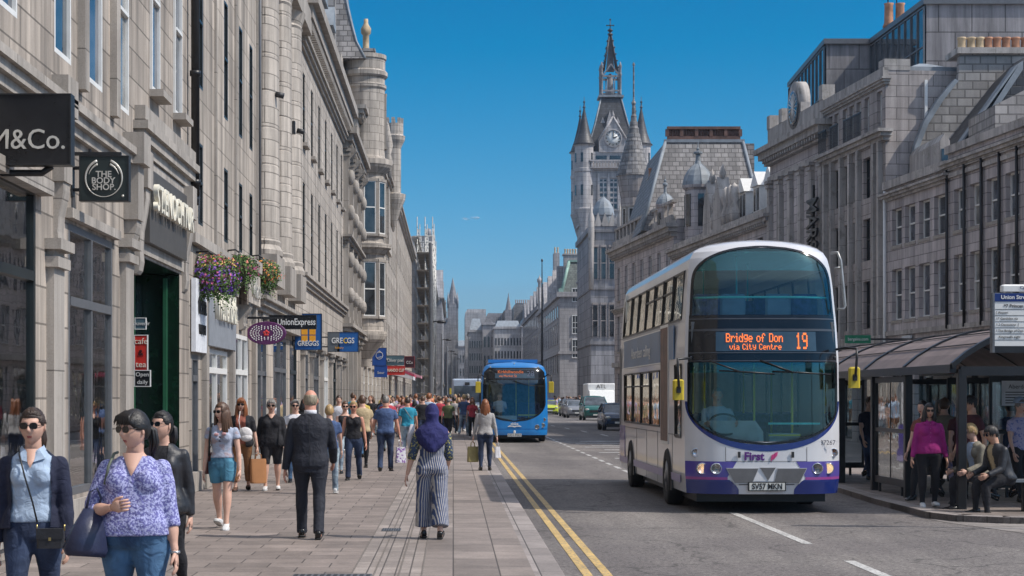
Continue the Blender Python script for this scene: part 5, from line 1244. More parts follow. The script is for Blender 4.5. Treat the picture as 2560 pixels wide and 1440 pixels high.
b = MB()
for i in range(1, 6):
    for y in (1.45, 4.35, 7.4, 10.4): pass
for x, z in arc[2:13:2]: b.box(x-.008, x+.008, .1, y1-.1, z+.012, z+.03)
b.build('roof_seam', M_IRON, t)
for (x, y) in ((-.02, 0), (-.02, 3.2), (-.02, 5.6), (-.02, 8.4), (-.02, 11.8), (2.6, 0), (2.6, 3.2), (2.6, 5.6), (2.6, 8.4), (2.6, 11.8)):
    b = MB(); b.bbox(x-.065, x+.065, y-.065, y+.065, 0, 2.12, .01); b.build('post', M_BLACK, t)
def glass_panel(xa, ya, xb, yb, z0=.28, z1=1.95):
    d = Vector((xb-xa, yb-ya, 0)); L = d.length; M = Matrix.Translation((xa, ya, 0)) @ Matrix.Rotation(atan2(d.y, d.x), 4, 'Z')
    b = MB(); b.M = M; b.box(0, L, -.025, .025, z0-.12, z0); b.box(0, L, -.025, .025, z1, z1+.10); b.box(0, L, -.02, .02, (z0+z1)/2-.04, (z0+z1)/2+.03); b.box(0, .05, -.025, .025, z0, z1); b.box(L-.05, L, -.025, .025, z0, z1); b.box(L/2-.01, L/2+.01, -.012, .012, z0, z1)
    for q in (.3, L-.3): b.box(q-.025, q+.025, -.02, .02, 0, z0-.12)
    o = b.build('glass_panel', M_BLACK, t)
    g = MB(); g.M = M; g.box(.05, L-.05, -.004, .004, z0, z1); g.build('pane', M_GLASSS, o)
    return o
glass_panel(-.02, 3.3, -.02, 5.5); glass_panel(-.02, 8.5, -.02, 11.7); glass_panel(2.6, .1, 2.6, 3.1); glass_panel(2.6, 3.3, 2.6, 5.5); glass_panel(2.6, 5.7, 2.6, 8.3); glass_panel(2.6, 8.5, 2.6, 11.7)
glass_panel(1.35, 3.2, 2.5, 3.2); glass_panel(1.3, 5.6, 2.5, 5.6); glass_panel(.05, 11.8, 1.2, 11.8); glass_panel(1.3, 8.4, 2.5, 8.4)
b = MB(); b.box(.2, 1.1, -.02, .02, 1.72, 1.93); b.M = None
t2 = thing('timetable_poster', 'pale timetable sheet behind the glass of the bus shelter', 'poster', (9.25, 30.36, 1.55))
b = MB(); b.box(0, .62, -.01, .0, 0, .42); b.build('sheet', plain('paper_white', (.6, .62, .64), .6), t2)
text('lettering', 'Aberdeen', .10, (.31, -.015, .32), FRONT, M_BLACK, t2, .001)
b = MB()
for i in range(5): b.box(.06, .56-.05*(i % 3), -.013, -.0105, .22-.045*i, .235-.045*i)
b.build('print_lines', M_BLACK, t2)
t2 = thing('hanging_shop_banner', 'pink and white banner with lettering seen through the bus shelter', 'banner', (PX(2300, 36), 36, PZ(934, 36)))
b = MB(); b.box(0, .68, -.02, .02, 0, .14); b.box(0, .68, -.022, .022, -.05, 0, 1); b.build('board', [plain('banner_pink', (.50, .07, .12), .6), M_WHITE], t2); text('lettering', 'VIRGIN', .15, (.32, -.03, .07), FRONT, M_WHITE, t2, .003)
b = MB(); b.cyl((.05, 0, -1.5), (.05, 0, .1), .012, 6); b.cyl((.62, 0, -1.5), (.62, 0, .1), .012, 6); b.build('stand', M_BLACK, t2)
# bench
t = thing('shelter_bench', 'low metal bench with grey slatted seat inside the bus shelter, right edge', 'bench', (8.45, 26.7, 0))
b = MB()
for i in range(4): b.box(-.33, 2.2, -.20+.105*i, -.11+.105*i, .44, .475)
b.build('seat', plain('bench_grey', (.20, .22, .24), .4, .3), t)
for x in (.05, .75, 1.9):
    b = MB(); b.bbox(x-.06, x+.06, -.06, .06, 0, .44, .01); b.build('leg', M_BLACK, t)
# stop flag
D_ = 24.2
t = thing('bus_stop_sign', 'upright blue and white bus stop timetable board headed Union Street, at the right edge', 'sign', (PX(2478, D_), D_, PZ(882, D_)))
b = MB(); Wd = .86; Hd = PZ(733, D_) - PZ(882, D_); b.box(0, .03, -.06, .06, 0, Hd, 1); b.box(Wd-.03, Wd, -.06, .06, 0, Hd, 1); b.box(.03, Wd-.03, -.045, .045, .08, Hd); b.box(.03, Wd-.03, -.05, .05, 0, .09, 2)
b.build('board', [M_WHITE, M_GREYMETAL, M_BLACK], t)
b = MB(); b.box(.03, Wd-.03, -.052, -.046, Hd-.115, Hd-.003); b.build('blue_header', plain('header_navy', (.008, .03, .16), .4), t)
text('lettering', 'Union Street', .075, (.31, -.056, Hd-.058), FRONT, M_WHITE, t, .001, off=.0015)
text('lettering', '*7 Princes Street', .062, (.37, -.05, Hd-.175), FRONT, M_BLACK, t, .001, off=.001)
for i, s_ in enumerate(('[ Airport', '17 Garthdee via', '1 2 Danestone  [', '? The Bridge of Don', '   Kingswells night')): text('lettering', s_, .045, (.05, -.05, Hd-.262-.082*i), FRONT, M_BLACK, t, .001, align='LEFT')
b = MB()
for i in range(6): b.box(.04, Wd-.04, -.0485, -.0455, Hd-.222-.082*i, Hd-.217-.082*i)
b.build('rule_lines', M_BLACK, t)
b = MB(); b.bbox(.13, .62, -.06, .06, Hd+.02, Hd+.115, .02); b.build('top_cap', M_WHITE, t); text('lettering', 'Cafe', .06, (.42, -.065, Hd+.07), FRONT, MATS['header_navy'], t, .001)
b = MB(); b.cyl((Wd+.06, 0, -PZ(882, D_)), (Wd+.06, 0, Hd+.1), .05, 12); b.build('pole', M_GREYMETAL, t)
# ---------------------------------------------------------------- vehicles
def lerp_tab(tab, z):
    if z <= tab[0][0]: return tab[0][1]
    for (a, p), (b, q) in zip(tab, tab[1:]):
        if z <= b: return p + (q-p)*(z-a)/(b-a)
    return tab[-1][1]
def paint(name, c, rough=.28, metal=0.0, coat=.6, var=.05): return plain(name, c, rough, metal, var, 1.5, coat)
M_TYRE = plain('tyre_rubber', (.018, .018, .02), .8, 0, .3); M_RIM = plain('wheel_rim', (.25, .25, .26), .4, .7); M_DARKIN = plain('dark_interior', (.14, .15, .16), .7, 0, .4)
M_CHROME = plain('chrome', (.6, .6, .62), .12, 1.0, .05); M_BUMPER = plain('black_plastic', (.02, .02, .022), .5, 0, .2)
M_YMIR = plain('mirror_yellow', (.52, .40, .03), .4, 0, .08); M_AMBER = plain('amber_lens', (.55, .12, .02), .2, 0, .1)
M_LAMPGL = plain('lamp_glass', (.55, .55, .5), .08, .3, .2)
M_SKINDRV = plain('driver_shirt', (.45, .47, .52), .8)
def emis(name, c, s):
    m, nt, bs = base_mat(name); bs.inputs['Base Color'].default_value = c4(c); bs.inputs['Emission Color'].default_value = c4(c); bs.inputs['Emission Strength'].default_value = s; MATS[name] = m; return m
M_LED = emis('led_orange', (1.0, .22, .05), .85); M_HEADLIT = emis('headlamp_bulb', (1.0, .72, .40), .9); M_LEDDIM = emis('led_dim_orange', (.8, .20, .06), .35)

def wheel(par, x, y, r, w_=.26, side=1, rim=.55, name='wheel'):
    b = MB(); b.M = Matrix.Translation((x, y, r)) @ Matrix.Rotation(pi/2*side, 4, 'Y')
    b.lathe([(0, -w_/2), (r*.9, -w_/2), (r, -w_/2+.03), (r, w_/2-.03), (r*.93, w_/2), (r*rim+.02, w_/2), (r*rim, w_/2-.03)], (0,0,0), 24, 0)
    b.M = None; o = b.build(name, M_TYRE, par)
    b = MB(); b.M = Matrix.Translation((x, y, r)) @ Matrix.Rotation(pi/2*side, 4, 'Y')
    b.lathe([(r*rim+.005, w_/2-.01), (r*rim*.9, w_/2-.05), (r*rim*.45, w_/2-.06), (r*rim*.4, w_/2+.01), (r*.12, w_/2+.02), (0, w_/2+.02)], (0,0,0), 16, 0)
    for k in range(8): a = 2*pi*k/8; b.ell((r*rim*.66*cos(a), r*rim*.66*sin(a), w_/2-.045), .02, .02, .02, 6, 4)
    b.M = None; b.build('rim', M_RIM, o); return o

class BusBody:
    def __init__(s, t, L, prof, rake, rnd_=.34, pw=5):
        s.t, s.L, s.prof, s.rakeT, s.rn, s.pw = t, L, prof, rake, rnd_, pw
    def w(s, z): return lerp_tab(s.prof, z)
    def F(s, tt, z): return s.rn*abs(tt)**s.pw + lerp_tab(s.rakeT, z) + .05*tt*tt
    def P(s, tt, z, off=0): return (s.w(z)*tt, s.F(tt, z) - off, z)
    def patch(s, b, z0, z1, ta, tb, off=.004, m=0, nz=16, n=20, smooth=True):
        vs = []; fs = []
        for i in range(nz+1):
            z = z0+(z1-z0)*i/nz; a, c = ta(z), tb(z)
            for j in range(n+1): vs.append(s.P(a+(c-a)*j/n, z, off))
        for i in range(nz):
            for j in range(n): q = i*(n+1)+j; fs.append((q, q+1, q+n+2, q+n+1))
        b.add(vs, fs, m, smooth)
    def shell(s, mats, fronts, sides, zs_extra=(), z0=.3, top=None, name='body'):
        """fronts: (za, zb, a(z)); sides: (ya, yb, za, zb, side) with side -1, 1 or 0 for both"""
        top = top or s.prof[-1][0]; b = MB()
        sp_ = {z0, top} | {q for f in fronts for q in f[:2]} | {q for f in sides for q in f[2:4]} | set(zs_extra) | {p[0] for p in s.prof if z0 <= p[0] <= top}
        z = z0
        while z < top: sp_.add(round(z, 3)); z += .05
        for f in fronts:
            for k in range(9): sp_.add(f[0] + .004 + k*.004*(k+1)*.5); sp_.add(f[1] - .004 - k*.004*(k+1)*.5)
        zs = sorted(q for q in sp_ if z0 <= q <= top)
        n = 24
        def strip(a0, c0, a1, c1, zA, zB):
            va = [s.P(a0+(c0-a0)*j/n, zA) for j in range(n+1)]; vb = [s.P(a1+(c1-a1)*j/n, zB) for j in range(n+1)]
            b.add(va+vb, [(j, j+1, n+2+j, n+1+j) for j in range(n)], 0, True)
        for zA, zB in zip(zs, zs[1:]):
            zc = (zA+zB)/2; f = next((q for q in fronts if q[0] < zc < q[1]), None)
            if f: strip(-1, -f[2](zA), -1, -f[2](zB), zA, zB); strip(f[2](zA), 1, f[2](zB), 1, zA, zB)
            else: strip(-1, 1, -1, 1, zA, zB)
            for sd_ in (-1, 1):
                so_ = [q for q in sides if q[4] in (0, sd_) and q[2] < zc < q[3]]
                ys = sorted({.8, s.L} | {v for q in so_ for v in q[:2]})
                seg = [None] + ys
                pa = lambda y, z: (sd_*s.w(z), s.F(1, z) if y is None else y, z)
                for a, c in zip(seg, seg[1:]):
                    if a is not None and any(q[0] < (a+c)/2 < q[1] for q in so_): continue
                    if a is None and any(q[0] < .79 and q[0] <= c-.001 and False for q in so_): continue
                    vs = [pa(a, zA), pa(c, zA), pa(c, zB), pa(a, zB)]
                    b.add(vs if sd_ > 0 else vs[::-1], [(0,1,2,3)], 0, True)
        w1 = s.w(top); b.add([(-w1, s.F(1, top), top), (w1, s.F(1, top), top), (w1, s.L, top), (-w1, s.L, top)], [(0,1,2,3)], 0)
        back = [(s.w(z), s.L, z) for z in zs] + [(-s.w(z), s.L, z) for z in zs[::-1]]
        b.add(back, [tuple(range(len(back)))], 0)
        return b.build(name, mats, s.t)
    def on_front(s, tt, z, off=.01):
        return s.P(tt, z, off)

def windscreen_glass(name, tint, refl): return glass_clear(name, tint, refl, wav=.03)
M_WSU = glass_clear('teal_windscreen', (.74, .95, .97), .08, (.65, .97, 1.0), .03)
M_WSTOP = glass_clear('teal_sunband', (.20, .75, .82), .08, (.4, .9, 1.0), .03)
M_SIDEGL = glass_clear('bus_side_glass', (.75, .80, .78), .22, (1, .97, .88), .10)

# ---------- the white double decker
BX, BD = 4.79, 27.5
bus = thing('double_decker_bus', 'white and purple double decker bus with Bridge of Don 19 on its orange display', 'bus', (BX, BD, ROADZ), radians(.35))
L_ = 10.6
prof = [(.0, 1.15), (.3, 1.17), (.6, 1.195), (1.2, 1.20), (2.4, 1.195), (2.9, 1.175), (3.5, 1.135), (3.8, 1.105), (3.95, 1.075), (4.05, 1.02), (4.12, .94), (4.17, .82), (4.21, .62), (4.235, .40), (4.25, .18), (4.255, .02)]
rake = [(.0, .10), (.3, .04), (.5, .0), (1.0, .02), (2.3, .05), (2.9, .12), (3.6, .22), (3.9, .30), (4.05, .37), (4.15, .48), (4.21, .62), (4.255, .85)]
S_ = BusBody(bus, L_, prof, rake)
def lw_a(z, zt=1.64, zb=1.10, k=.945):                    # lower windscreen: straight above, round below
    if z >= zt: return k - .0
    q = max(0.0, min(1.0, (zt - z)/(zt - zb))); return k*max(0.0, 1 - q**2.1)**(1/2.1)
def up_a(z, z0=3.55, z1=4.105, k=.93):
    if z <= z0: return k
    q = min(1.0, (z - z0)/(z1 - z0)); return k*max(0.0, 1 - q**2.6)**(1/2.3)
fr = [(1.10, 2.32, lw_a), (3.05, 4.105, up_a)]
sides = [(1.0, 10.2, 3.02, 3.78, 0), (3.6, 9.6, 1.28, 2.24, 0), (.8, 1.55, 1.15, 2.3, 0)]
M_BUSW = paint('bus_white', (.60, .60, .62), .30); M_PURP = paint('bus_purple', (.085, .06, .30), .28); M_NAVY = paint('bus_deep_blue', (.012, .028, .17), .25); M_MAG = paint('bus_magenta', (.28, .05, .24), .3)
M_BGLOSS = plain('gloss_black_panel', (.010, .012, .016), .12, 0, .2)
S_.shell([M_BUSW], fr, sides)
b = MB()                                                  # black surrounds and purple moulding round the glass
def grow(f, d): return lambda z: min(.985, f(z) + d)
S_.patch(b, 2.32, 3.05, lambda z: -.965, lambda z: .965, .006, 0, 8, 30)
for sg in (-1, 1):
    S_.patch(b, 1.10, 2.32, lambda z: sg*lw_a(z), lambda z: sg*min(.965, lw_a(z)+.02), .006, 0, 30, 2)
    S_.patch(b, 3.05, 3.9, lambda z: sg*up_a(z), lambda z: sg*min(.965, up_a(z)+.03), .006, 0, 24, 2)
def outer_lw(z): return lw_a(z, 1.66, 1.055, .972)
for sg in (-1, 1): S_.patch(b, 1.056, 2.32, lambda z: sg*(lw_a(z) if z > 1.10 else 0), lambda z: sg*outer_lw(z), .005, 0, 40, 4)
def outer_up(z): return up_a(z, 3.57, 4.14, .962)
for sg in (-1, 1): S_.patch(b, 3.05, 4.139, lambda z: sg*(up_a(z) if z < 4.105 else 0), lambda z: sg*outer_up(z), .005, 0, 40, 4)
b.build('windscreen_surround', M_BGLOSS, bus)
b = MB()
def outer_p(z): return lw_a(z, 1.72, .955, .998)
for sg in (-1, 1): S_.patch(b, .956, 1.72, lambda z: sg*(outer_lw(z) if z > 1.056 else 0), lambda z: sg*outer_p(z), .0045, 0, 40, 6)
b.build('purple_moulding', M_NAVY, bus)
b = MB(); S_.patch(b, 2.80, 2.835, lambda z: -.96, lambda z: .96, .014, 0, 2, 30); S_.patch(b, 2.98, 3.0, lambda z: -.96, lambda z: .96, .014, 0, 2, 30)
S_.patch(b, 2.46, 2.475, lambda z: -.96, lambda z: .96, .014, 0, 2, 30); S_.patch(b, 2.335, 2.35, lambda z: -.96, lambda z: .96, .014, 0, 2, 30)
for x in (-.93, .93):
    for z in (2.9, 2.4): p = S_.P(x, z, .02); b.ell(p, .02, .02, .02, 8, 6)
b.build('trim_strip', plain('trim_grey', (.07, .075, .085), .3, .2), bus)
b = MB(); S_.patch(b, 2.49, 2.79, lambda z: -.64, lambda z: .66, .010, 0, 2, 20); b.build('destination_display', plain('display_glass', (.05, .085, .12), .15), bus)
def bus_text(s_, tt, z, size, m, off=.022, sx=1, o_=0, ext=.003):
    p = S_.P(tt, z, off); return text('lettering', s_, size, p, (pi/2, 0, 0), m, bus, ext, 'CENTER', sx, o_)
# dot-matrix lettering
FONT5 = {'B':'11110 10001 10001 11110 10001 10001 11110','r':'00000 00000 10110 11001 10000 10000 10000','i':'00100 00000 01100 00100 00100 00100 01110','d':'00001 00001 01101 10011 10001 10001 01111','g':'00000 01111 10001 10001 01111 00001 01110','e':'00000 00000 01110 10001 11111 10000 01110','o':'00000 00000 01110 10001 10001 10001 01110','f':'00110 01001 01000 11100 01000 01000 01000','D':'11110 10001 10001 10001 10001 10001 11110','n':'00000 00000 10110 11001 10001 10001 10001','v':'00000 00000 10001 10001 10001 01010 00100','a':'00000 00000 01110 00001 01111 10001 01111','C':'01110 10001 10000 10000 10000 10001 01110','t':'01000 01000 11100 01000 01000 01001 00110','y':'00000 10001 10001 10001 01111 00001 01110','1':'00100 01100 00100 00100 00100 00100 01110','9':'01110 10001 10001 01111 00001 00001 01110',' ':''}
def dots(b, s_, x, z, dx, dz, bold=1.0, y=None):
    for ch in s_:
        g = FONT5[ch].split(); wmax = 3 if ch in ' ' else 5
        if ch == 'i': x -= dx
        for j, row in enumerate(g):
            for i, v in enumerate(row):
                if v == '1':
                    xx = x + i*dx; zz = z - j*dz; yy = S_.F(xx/1.19, zz) - .016; b.box(xx - dx*.5*bold, xx + dx*.5*bold, yy, yy+.004, zz - dz*.46, zz + dz*.46)
        x += dx*(wmax + 1 - (1 if ch == 'i' else 0))
    return x
b = MB()
dots(b, 'Bridge of Don', -.60, 2.755, .0122, .0195, 1.25); dots(b, 'via City Centre', -.55, 2.595, .0098, .0128, 1.15)
dots(b, '19', .47, 2.755, .0165, .036, 1.15)
b.build('led_lettering', M_LED, bus)
b = MB(); S_.patch(b, 1.11, 2.315, lambda z: -lw_a(z)*.999, lambda z: lw_a(z)*.999, -.006, 0, 30, 24); 
b.build('lower_windscreen', M_WSU, bus)
b = MB(); S_.patch(b, 2.16, 2.318, lambda z: -.944, lambda z: .944, -.012, 0, 3, 24); b.build('sunband', M_WSTOP, bus)
b = MB(); S_.patch(b, 3.055, 4.10, lambda z: -up_a(z)*.999, lambda z: up_a(z)*.999, -.006, 0, 30, 24); b.build('upper_windscreen', M_WSU, bus)
b = MB(); S_.patch(b, 3.74, 4.095, lambda z: -up_a(z)*.998, lambda z: up_a(z)*.998, -.012, 0, 10, 24); b.build('sunband', M_WSTOP, bus)
# lower corners, bumper, grille
b = MB()
def cornr(sg, z0, z1, f0, f1, m, off):
    S_.patch(b, z0, z1, lambda z: sg*f0(z), lambda z: sg*f1(z), off, m, 12, 10)
for sg in (-1, 1):
    cornr(sg, .52, .80, lambda z: .52 - .42*(z-.52)/.28*.9 + .0 if False else .38 + .26*((z-.52)/.28)**1.5*0 + (.14*(z-.80)/-.28), lambda z: 1.0, 0, .0055)
    cornr(sg, .30, .52, lambda z: .36 + .12*max(0, (z-.36)/.16)**1.5 if z > .36 else .36, lambda z: 1.0, 1, .0065)
    cornr(sg, .52, .56, lambda z: .50, lambda z: 1.0, 2, .0075)
S_.patch(b, .44, .455, lambda z: -.36, lambda z: .36, .006, 3, 1, 12)
b.build('corner_panel', [M_PURP, M_NAVY, M_MAG, M_GREYMETAL], bus)
b = MB(); y_ = .03
for poly in ([(-.62, .70), (-.20, .70), (-.12, .70), (-.22, .46), (-.50, .46)], [(-.10, .71), (.14, .71), (.02, .50)], [(.16, .70), (.62, .70), (.50, .46), (.05+.05, .46)]):
    cx, cz = sum(p[0] for p in poly)/len(poly), sum(p[1] for p in poly)/len(poly)
    b.prism(poly, -.004, .03, 'y', 1); b.prism([(cx+(x-cx)*.95, cz+(z-cz)*.92) for x, z in poly], -.008, .0, 'y', 0)
b.build('grille', [plain('grille_grey', (.12, .12, .125), .6, .1), plain('grille_edge', (.45, .45, .46), .4, .1)], bus)
b = MB(); b.box(-.27, .27, -.04, -.02, .365, .475); b.build('number_plate', plain('plate_white', (.62, .62, .58), .4, 0, .03), bus)
text('lettering', 'SV57 MKN', .125, (0, -.045, .418), FRONT, M_BLACK, bus, .001, sx=.82, off=.003)
b = MB(); b.box(-.29, .29, -.022, -.012, .35, .49); b.build('plate_holder', M_BUMPER, bus)
def roundlamp(par, x, z, r, y, lit=None, name='headlight', ring=M_CHROME):
    b = MB(); b.M = Matrix.Translation((x, y, z)) @ Matrix.Rotation(pi/2, 4, 'X')
    b.lathe([(r*1.15, -.05), (r*1.15, .02), (r*1.0, .035), (r*.95, .02)], (0,0,0), 20); b.M = None; o = b.build(name, ring, par)
    b = MB(); b.M = Matrix.Translation((x, y, z)) @ Matrix.Rotation(pi/2, 4, 'X')
    b.lathe([(r*.95, .02), (r*.6, .005), (r*.25, .0), (r*.2, .01), (0, .012)], (0,0,0), 16, 0); b.M = None; b.build('lens', lit or M_LAMPGL, o)
for x, q in ((-.965, M_HEADLIT), (-.765, M_LAMPGL), (.785, M_LAMPGL), (.975, M_HEADLIT)): roundlamp(bus, x, .69, .078, S_.F(x/1.195, .69) - .0, q)
for x in (-1.06, 1.08): roundlamp(bus, x, .93, .058, S_.F(x/1.195, .93), M_AMBER, 'indicator')
bus_text('First', -.16, .875, .17, plain('logo_purple', (.10, .02, .18), .4), .008, 1, .006)
b = MB()
for k, (dx_, dz_) in enumerate(((0, 0), (.045, .03))): b.prism([(.06+dx_, .80+dz_), (.115+dx_, .86+dz_), (.125+dx_, .92+dz_), (.075+dx_, .90+dz_)], -.004, .01, 'y', 0)
b.build('logo_mark', plain('logo_pink', (.55, .05, .20), .4), bus)
bus_text('37267', .80, 1.085, .105, plain('fleet_number', (.12, .12, .14), .5), .05, .9, 0)
b = MB()
for x in (-.42, .40): b.box(x-.02, x+.02, -.004, .01, .86, .95)
S_.patch(b, .80, .806, lambda z: -.52, lambda z: .52, .005, 0, 1, 12); 
for x in (-.52, .52): S_.patch(b, .80, 1.02, lambda z: x-.003, lambda z: x+.003, .005, 0, 6, 1)
b.build('panel_seam', M_BUMPER, bus)
b = MB()                                                   # wipers
def wiper(x0, z0, x1, z1, x2, x3, z2):
    p = [S_.P(x/1.195, z, .05) for x, z in ((x0, z0), ((x0+x1)/2, (z0+z1)/2), (x1, z1))]; b.tube(p, .011, 6)
    p = [S_.P(x/1.195, z, .035) for x, z in ((x2, z2+.02), ((x2+x3)/2, z2), (x3, z2-.03))]; b.tube(p, .012, 6)
wiper(-.86, 2.34, -.42, 2.18, -.72, .12, 2.17); wiper(-.10, 2.35, .42, 2.16, .10, 1.02, 2.16)
b.build('wiper', M_BLACK, bus)
# side details (both sides)
for sg in (-1, 1):
    b = MB(); g = MB()
    for (ya, yb, za, zb) in ((1.0, 10.2, 3.02, 3.78), (3.6, 9.6, 1.28, 2.24), (.8, 1.55, 1.15, 2.3)):
        n = 8; vs = []
        g.add([(sg*(S_.w(za)-.012), ya, za), (sg*(S_.w(za)-.012), yb, za), (sg*(S_.w(zb)-.012), yb, zb), (sg*(S_.w(zb)-.012), ya, zb)], [(0,1,2,3)], 0)
        m_ = max(1, round((yb-ya)/1.35))
        for i in range(m_+1): y = ya+(yb-ya)*i/m_; b.tube([(sg*(S_.w(za)-.004), y, za), (sg*(S_.w(zb)-.004), y, zb)], (.018, .028), 4, smooth=False)
        for z in (za, zb): b.box(sg*(S_.w(z)-.012), sg*(S_.w(z)+.004), ya, yb, z-.018, z+.018)
        if yb-ya > 3:
            zz = zb-.25
            for i in (1, 2, 3): y0_ = ya+(yb-ya)*i/m_; y1_ = ya+(yb-ya)*(i+1)/m_; b.box(sg*(S_.w(zz)-.01), sg*(S_.w(zz)+.002), y0_, y1_, zz-.015, zz+.015)
    o = b.build('side_window_frame', M_BLACK, bus); g.build('side_window', M_SIDEGL, bus)
    b = MB(); X_ = sg*1.2
    b.box(X_-.0*sg, X_+.012*sg, 3.5, 9.6, 2.38, 2.92, 0); b.box(X_, X_+.016*sg, 3.45, 9.65, 2.36, 2.38, 1); b.box(X_, X_+.016*sg, 3.45, 9.65, 2.92, 2.94, 1)
    b.box(X_, X_+.012*sg, 1.65, 2.3, 2.40, 2.95, 0); b.box(X_, X_+.014*sg, 2.45, 3.4, 1.05, 2.95, 2); b.box(X_, X_+.010*sg, 2.40, 3.45, 1.0, 3.0, 1)
    b.box(X_, X_+.006*sg, .9, L_, .44, .56, 3); b.box(X_, X_+.008*sg, 9.5, L_-.05, .56, 1.2, 4)
    b.build('advert_panel', [plain('advert_blue', (.05, .13, .26), .3, 0, .2, 1), M_WHITE, plain('advert_brown', (.13, .07, .05), .5, 0, .5, 4), plain('side_stripe_violet', (.30, .26, .45), .35), M_PURP], bus)
    if sg < 0: text('lettering', 'Aberdeen calling', .30, (-1.22, 6.5, 2.62), (pi/2, 0, -pi/2), M_WHITE, bus, .002, sx=1.6)
    b = MB()
    for y in (1.9, 3.9, 5.6, 7.3): b.box(X_, X_+.004*sg, y-.006, y+.006, .3, 1.2)
    for z in (1.18, 2.99): b.box(X_, X_+.006*sg, .9, L_, z-.008, z+.008)
    b.box(X_, X_+.012*sg, 10.3, 10.5, 1.2, 2.8); b.build('panel_seam', M_GREYMETAL, bus)
    for y in (2.55, 8.35):
        b = MB(); n = 20; b.loft([[(sg*x, y + .60*cos(pi*k/n), .26 + .66*sin(pi*k/n)) for k in range(n+1)] for x in (1.12, 1.206)]); b.build('wheel_arch', M_BLACK, bus)
        wheel(bus, sg*1.085, y, .47, .28, sg)
b = MB(); b.box(-1.0, 1.0, .5, L_-.3, .16, .32); b.build('chassis', M_BLACK, bus)
# inside: decks, ceiling, stairs, poles, seats, dashboard
b = MB(); b.box(-1.12, 1.12, .42, L_-.1, .33, .40); b.box(-1.12, 1.12, .45, L_-.1, 2.34, 2.42); b.box(-1.1, 1.1, .36, .42, 2.42, 2.95); b.box(-.95, .95, 1.0, L_-.1, 4.06, 4.09, 1); b.box(-1.13, 1.13, 10.0, 10.1, .35, 3.9, 1)
b.box(-1.1, -.02, .9, 1.9, .4, 1.05, 1); b.build('interior_floor', [M_DARKIN, plain('interior_cream', (.62, .64, .62), .6)], bus)
b = MB(); b.loft([[(x, .42+.25*abs(x)**3, z) for x, z in ((-1.0, 1.25), (-.9, 1.42), (-.1, 1.42), (.02, 1.25), (.05, .6), (-.9, .6))], [(x, .95, z) for x, z in ((-1.0, 1.25), (-.9, 1.40), (-.1, 1.40), (.02, 1.25), (.05, .6), (-.9, .6))]]); b.box(.15, .62, .6, .9, .4, 1.22); b.ell((.30, .55, 1.30), .05, .03, .05, 10, 6, 1); b.build('dashboard', [plain('dashboard_grey', (.42, .44, .45), .5), M_BLACK], bus)
b = MB(); n = 24; b.tube([(-.55 + .24*cos(2*pi*k/n), .62+.10*sin(2*pi*k/n), 1.36 + .16*sin(2*pi*k/n)) for k in range(n+1)], .016, 6); b.build('steering_wheel', M_BLACK, bus)
b = MB()
for (x, y) in ((.62, 1.2), (.05, 1.4), (.62, 3), (-.45, 3.4), (.45, 4.8), (-.45, 4.8)): b.cyl((x, y, .4), (x, y, 2.33), .02, 8)
b.box(.12, .62, .50, .53, 1.18, 1.205, 0); b.build('handrail_yellow', plain('rail_yellow', (.62, .52, .03), .4), bus)
b = MB()
for z in (3.33,): b.tube([(-1.04, .55, z), (-.6, .34, z), (.6, .34, z), (1.04, .55, z)], .018, 8)
b.box(.1, .9, .4, .43, 1.36, 1.39)
for (x, y) in ((-.2, 1.6), (.25, 3.2), (-.3, 4.6)): b.cyl((x, y, 2.42), (x, y, 4.06), .016, 6)
b.build('handrail_teal', plain('rail_teal', (.12, .62, .58), .35), bus)
b = MB()
for k in range(7):
    y = .95 + 1.05*k
    for x in (-.78, -.36, .36, .78):
        b.bbox(x-.20, x+.20, y, y+.1, 2.75, 3.42, .03, 0 if (k+int(x*10)) % 3 else 1); b.box(x-.2, x+.2, y-.42, y, 2.72, 2.84)
        if k > 1: b.bbox(x-.20, x+.20, y, y+.1, .85, 1.5, .03, 0)
b.build('seats', [plain('seat_moquette', (.05, .06, .16), .9, 0, .5, 12), plain('seat_backs', (.20, .22, .28), .6)], bus)
# mirrors and the guard rail
def mirror(sg, px0, px1, y0, y1, top):
    X0 = PX((px0+px1)/2, 27.3) - BX; za, zb = PZ(y1, 27.3)-ROADZ, PZ(y0, 27.3)-ROADZ
    b = MB(); b.bbox(X0-.085, X0+.085, -.14, -.04, za, zb, .025); o = b.build('mirror', M_YMIR, bus)
    b = MB(); b.bbox(X0-.035, X0+.035, -.17, -.14, (za+zb)/2-.05, (za+zb)/2+.05, .01)
    b.tube([(sg*1.12, .25, top), (sg*1.2, .0, top+.02), (X0+.02*sg, -.17, top+.0), (X0+.02*sg, -.19, top-.14), (X0, -.18, (za+zb)/2+.02)], .02, 8); b.build('mirror_arm', M_BLACK, o)
mirror(-1, 1683, 1712, 948, 1000, 2.36); mirror(1, 2125, 2154, 917, 970, 2.52)
b = MB(); b.tube([(1.08, .45, 4.02), (1.17, .40, 4.03), (1.22, .4, 3.9), (1.29, .4, 3.2), (1.27, .4, 3.15), (1.17, .42, 3.15)], .022, 8); b.tube([(1.13, .4, 3.78), (1.22, .4, 3.80)], .018, 6); b.build('branch_deflector', M_GALV, bus)

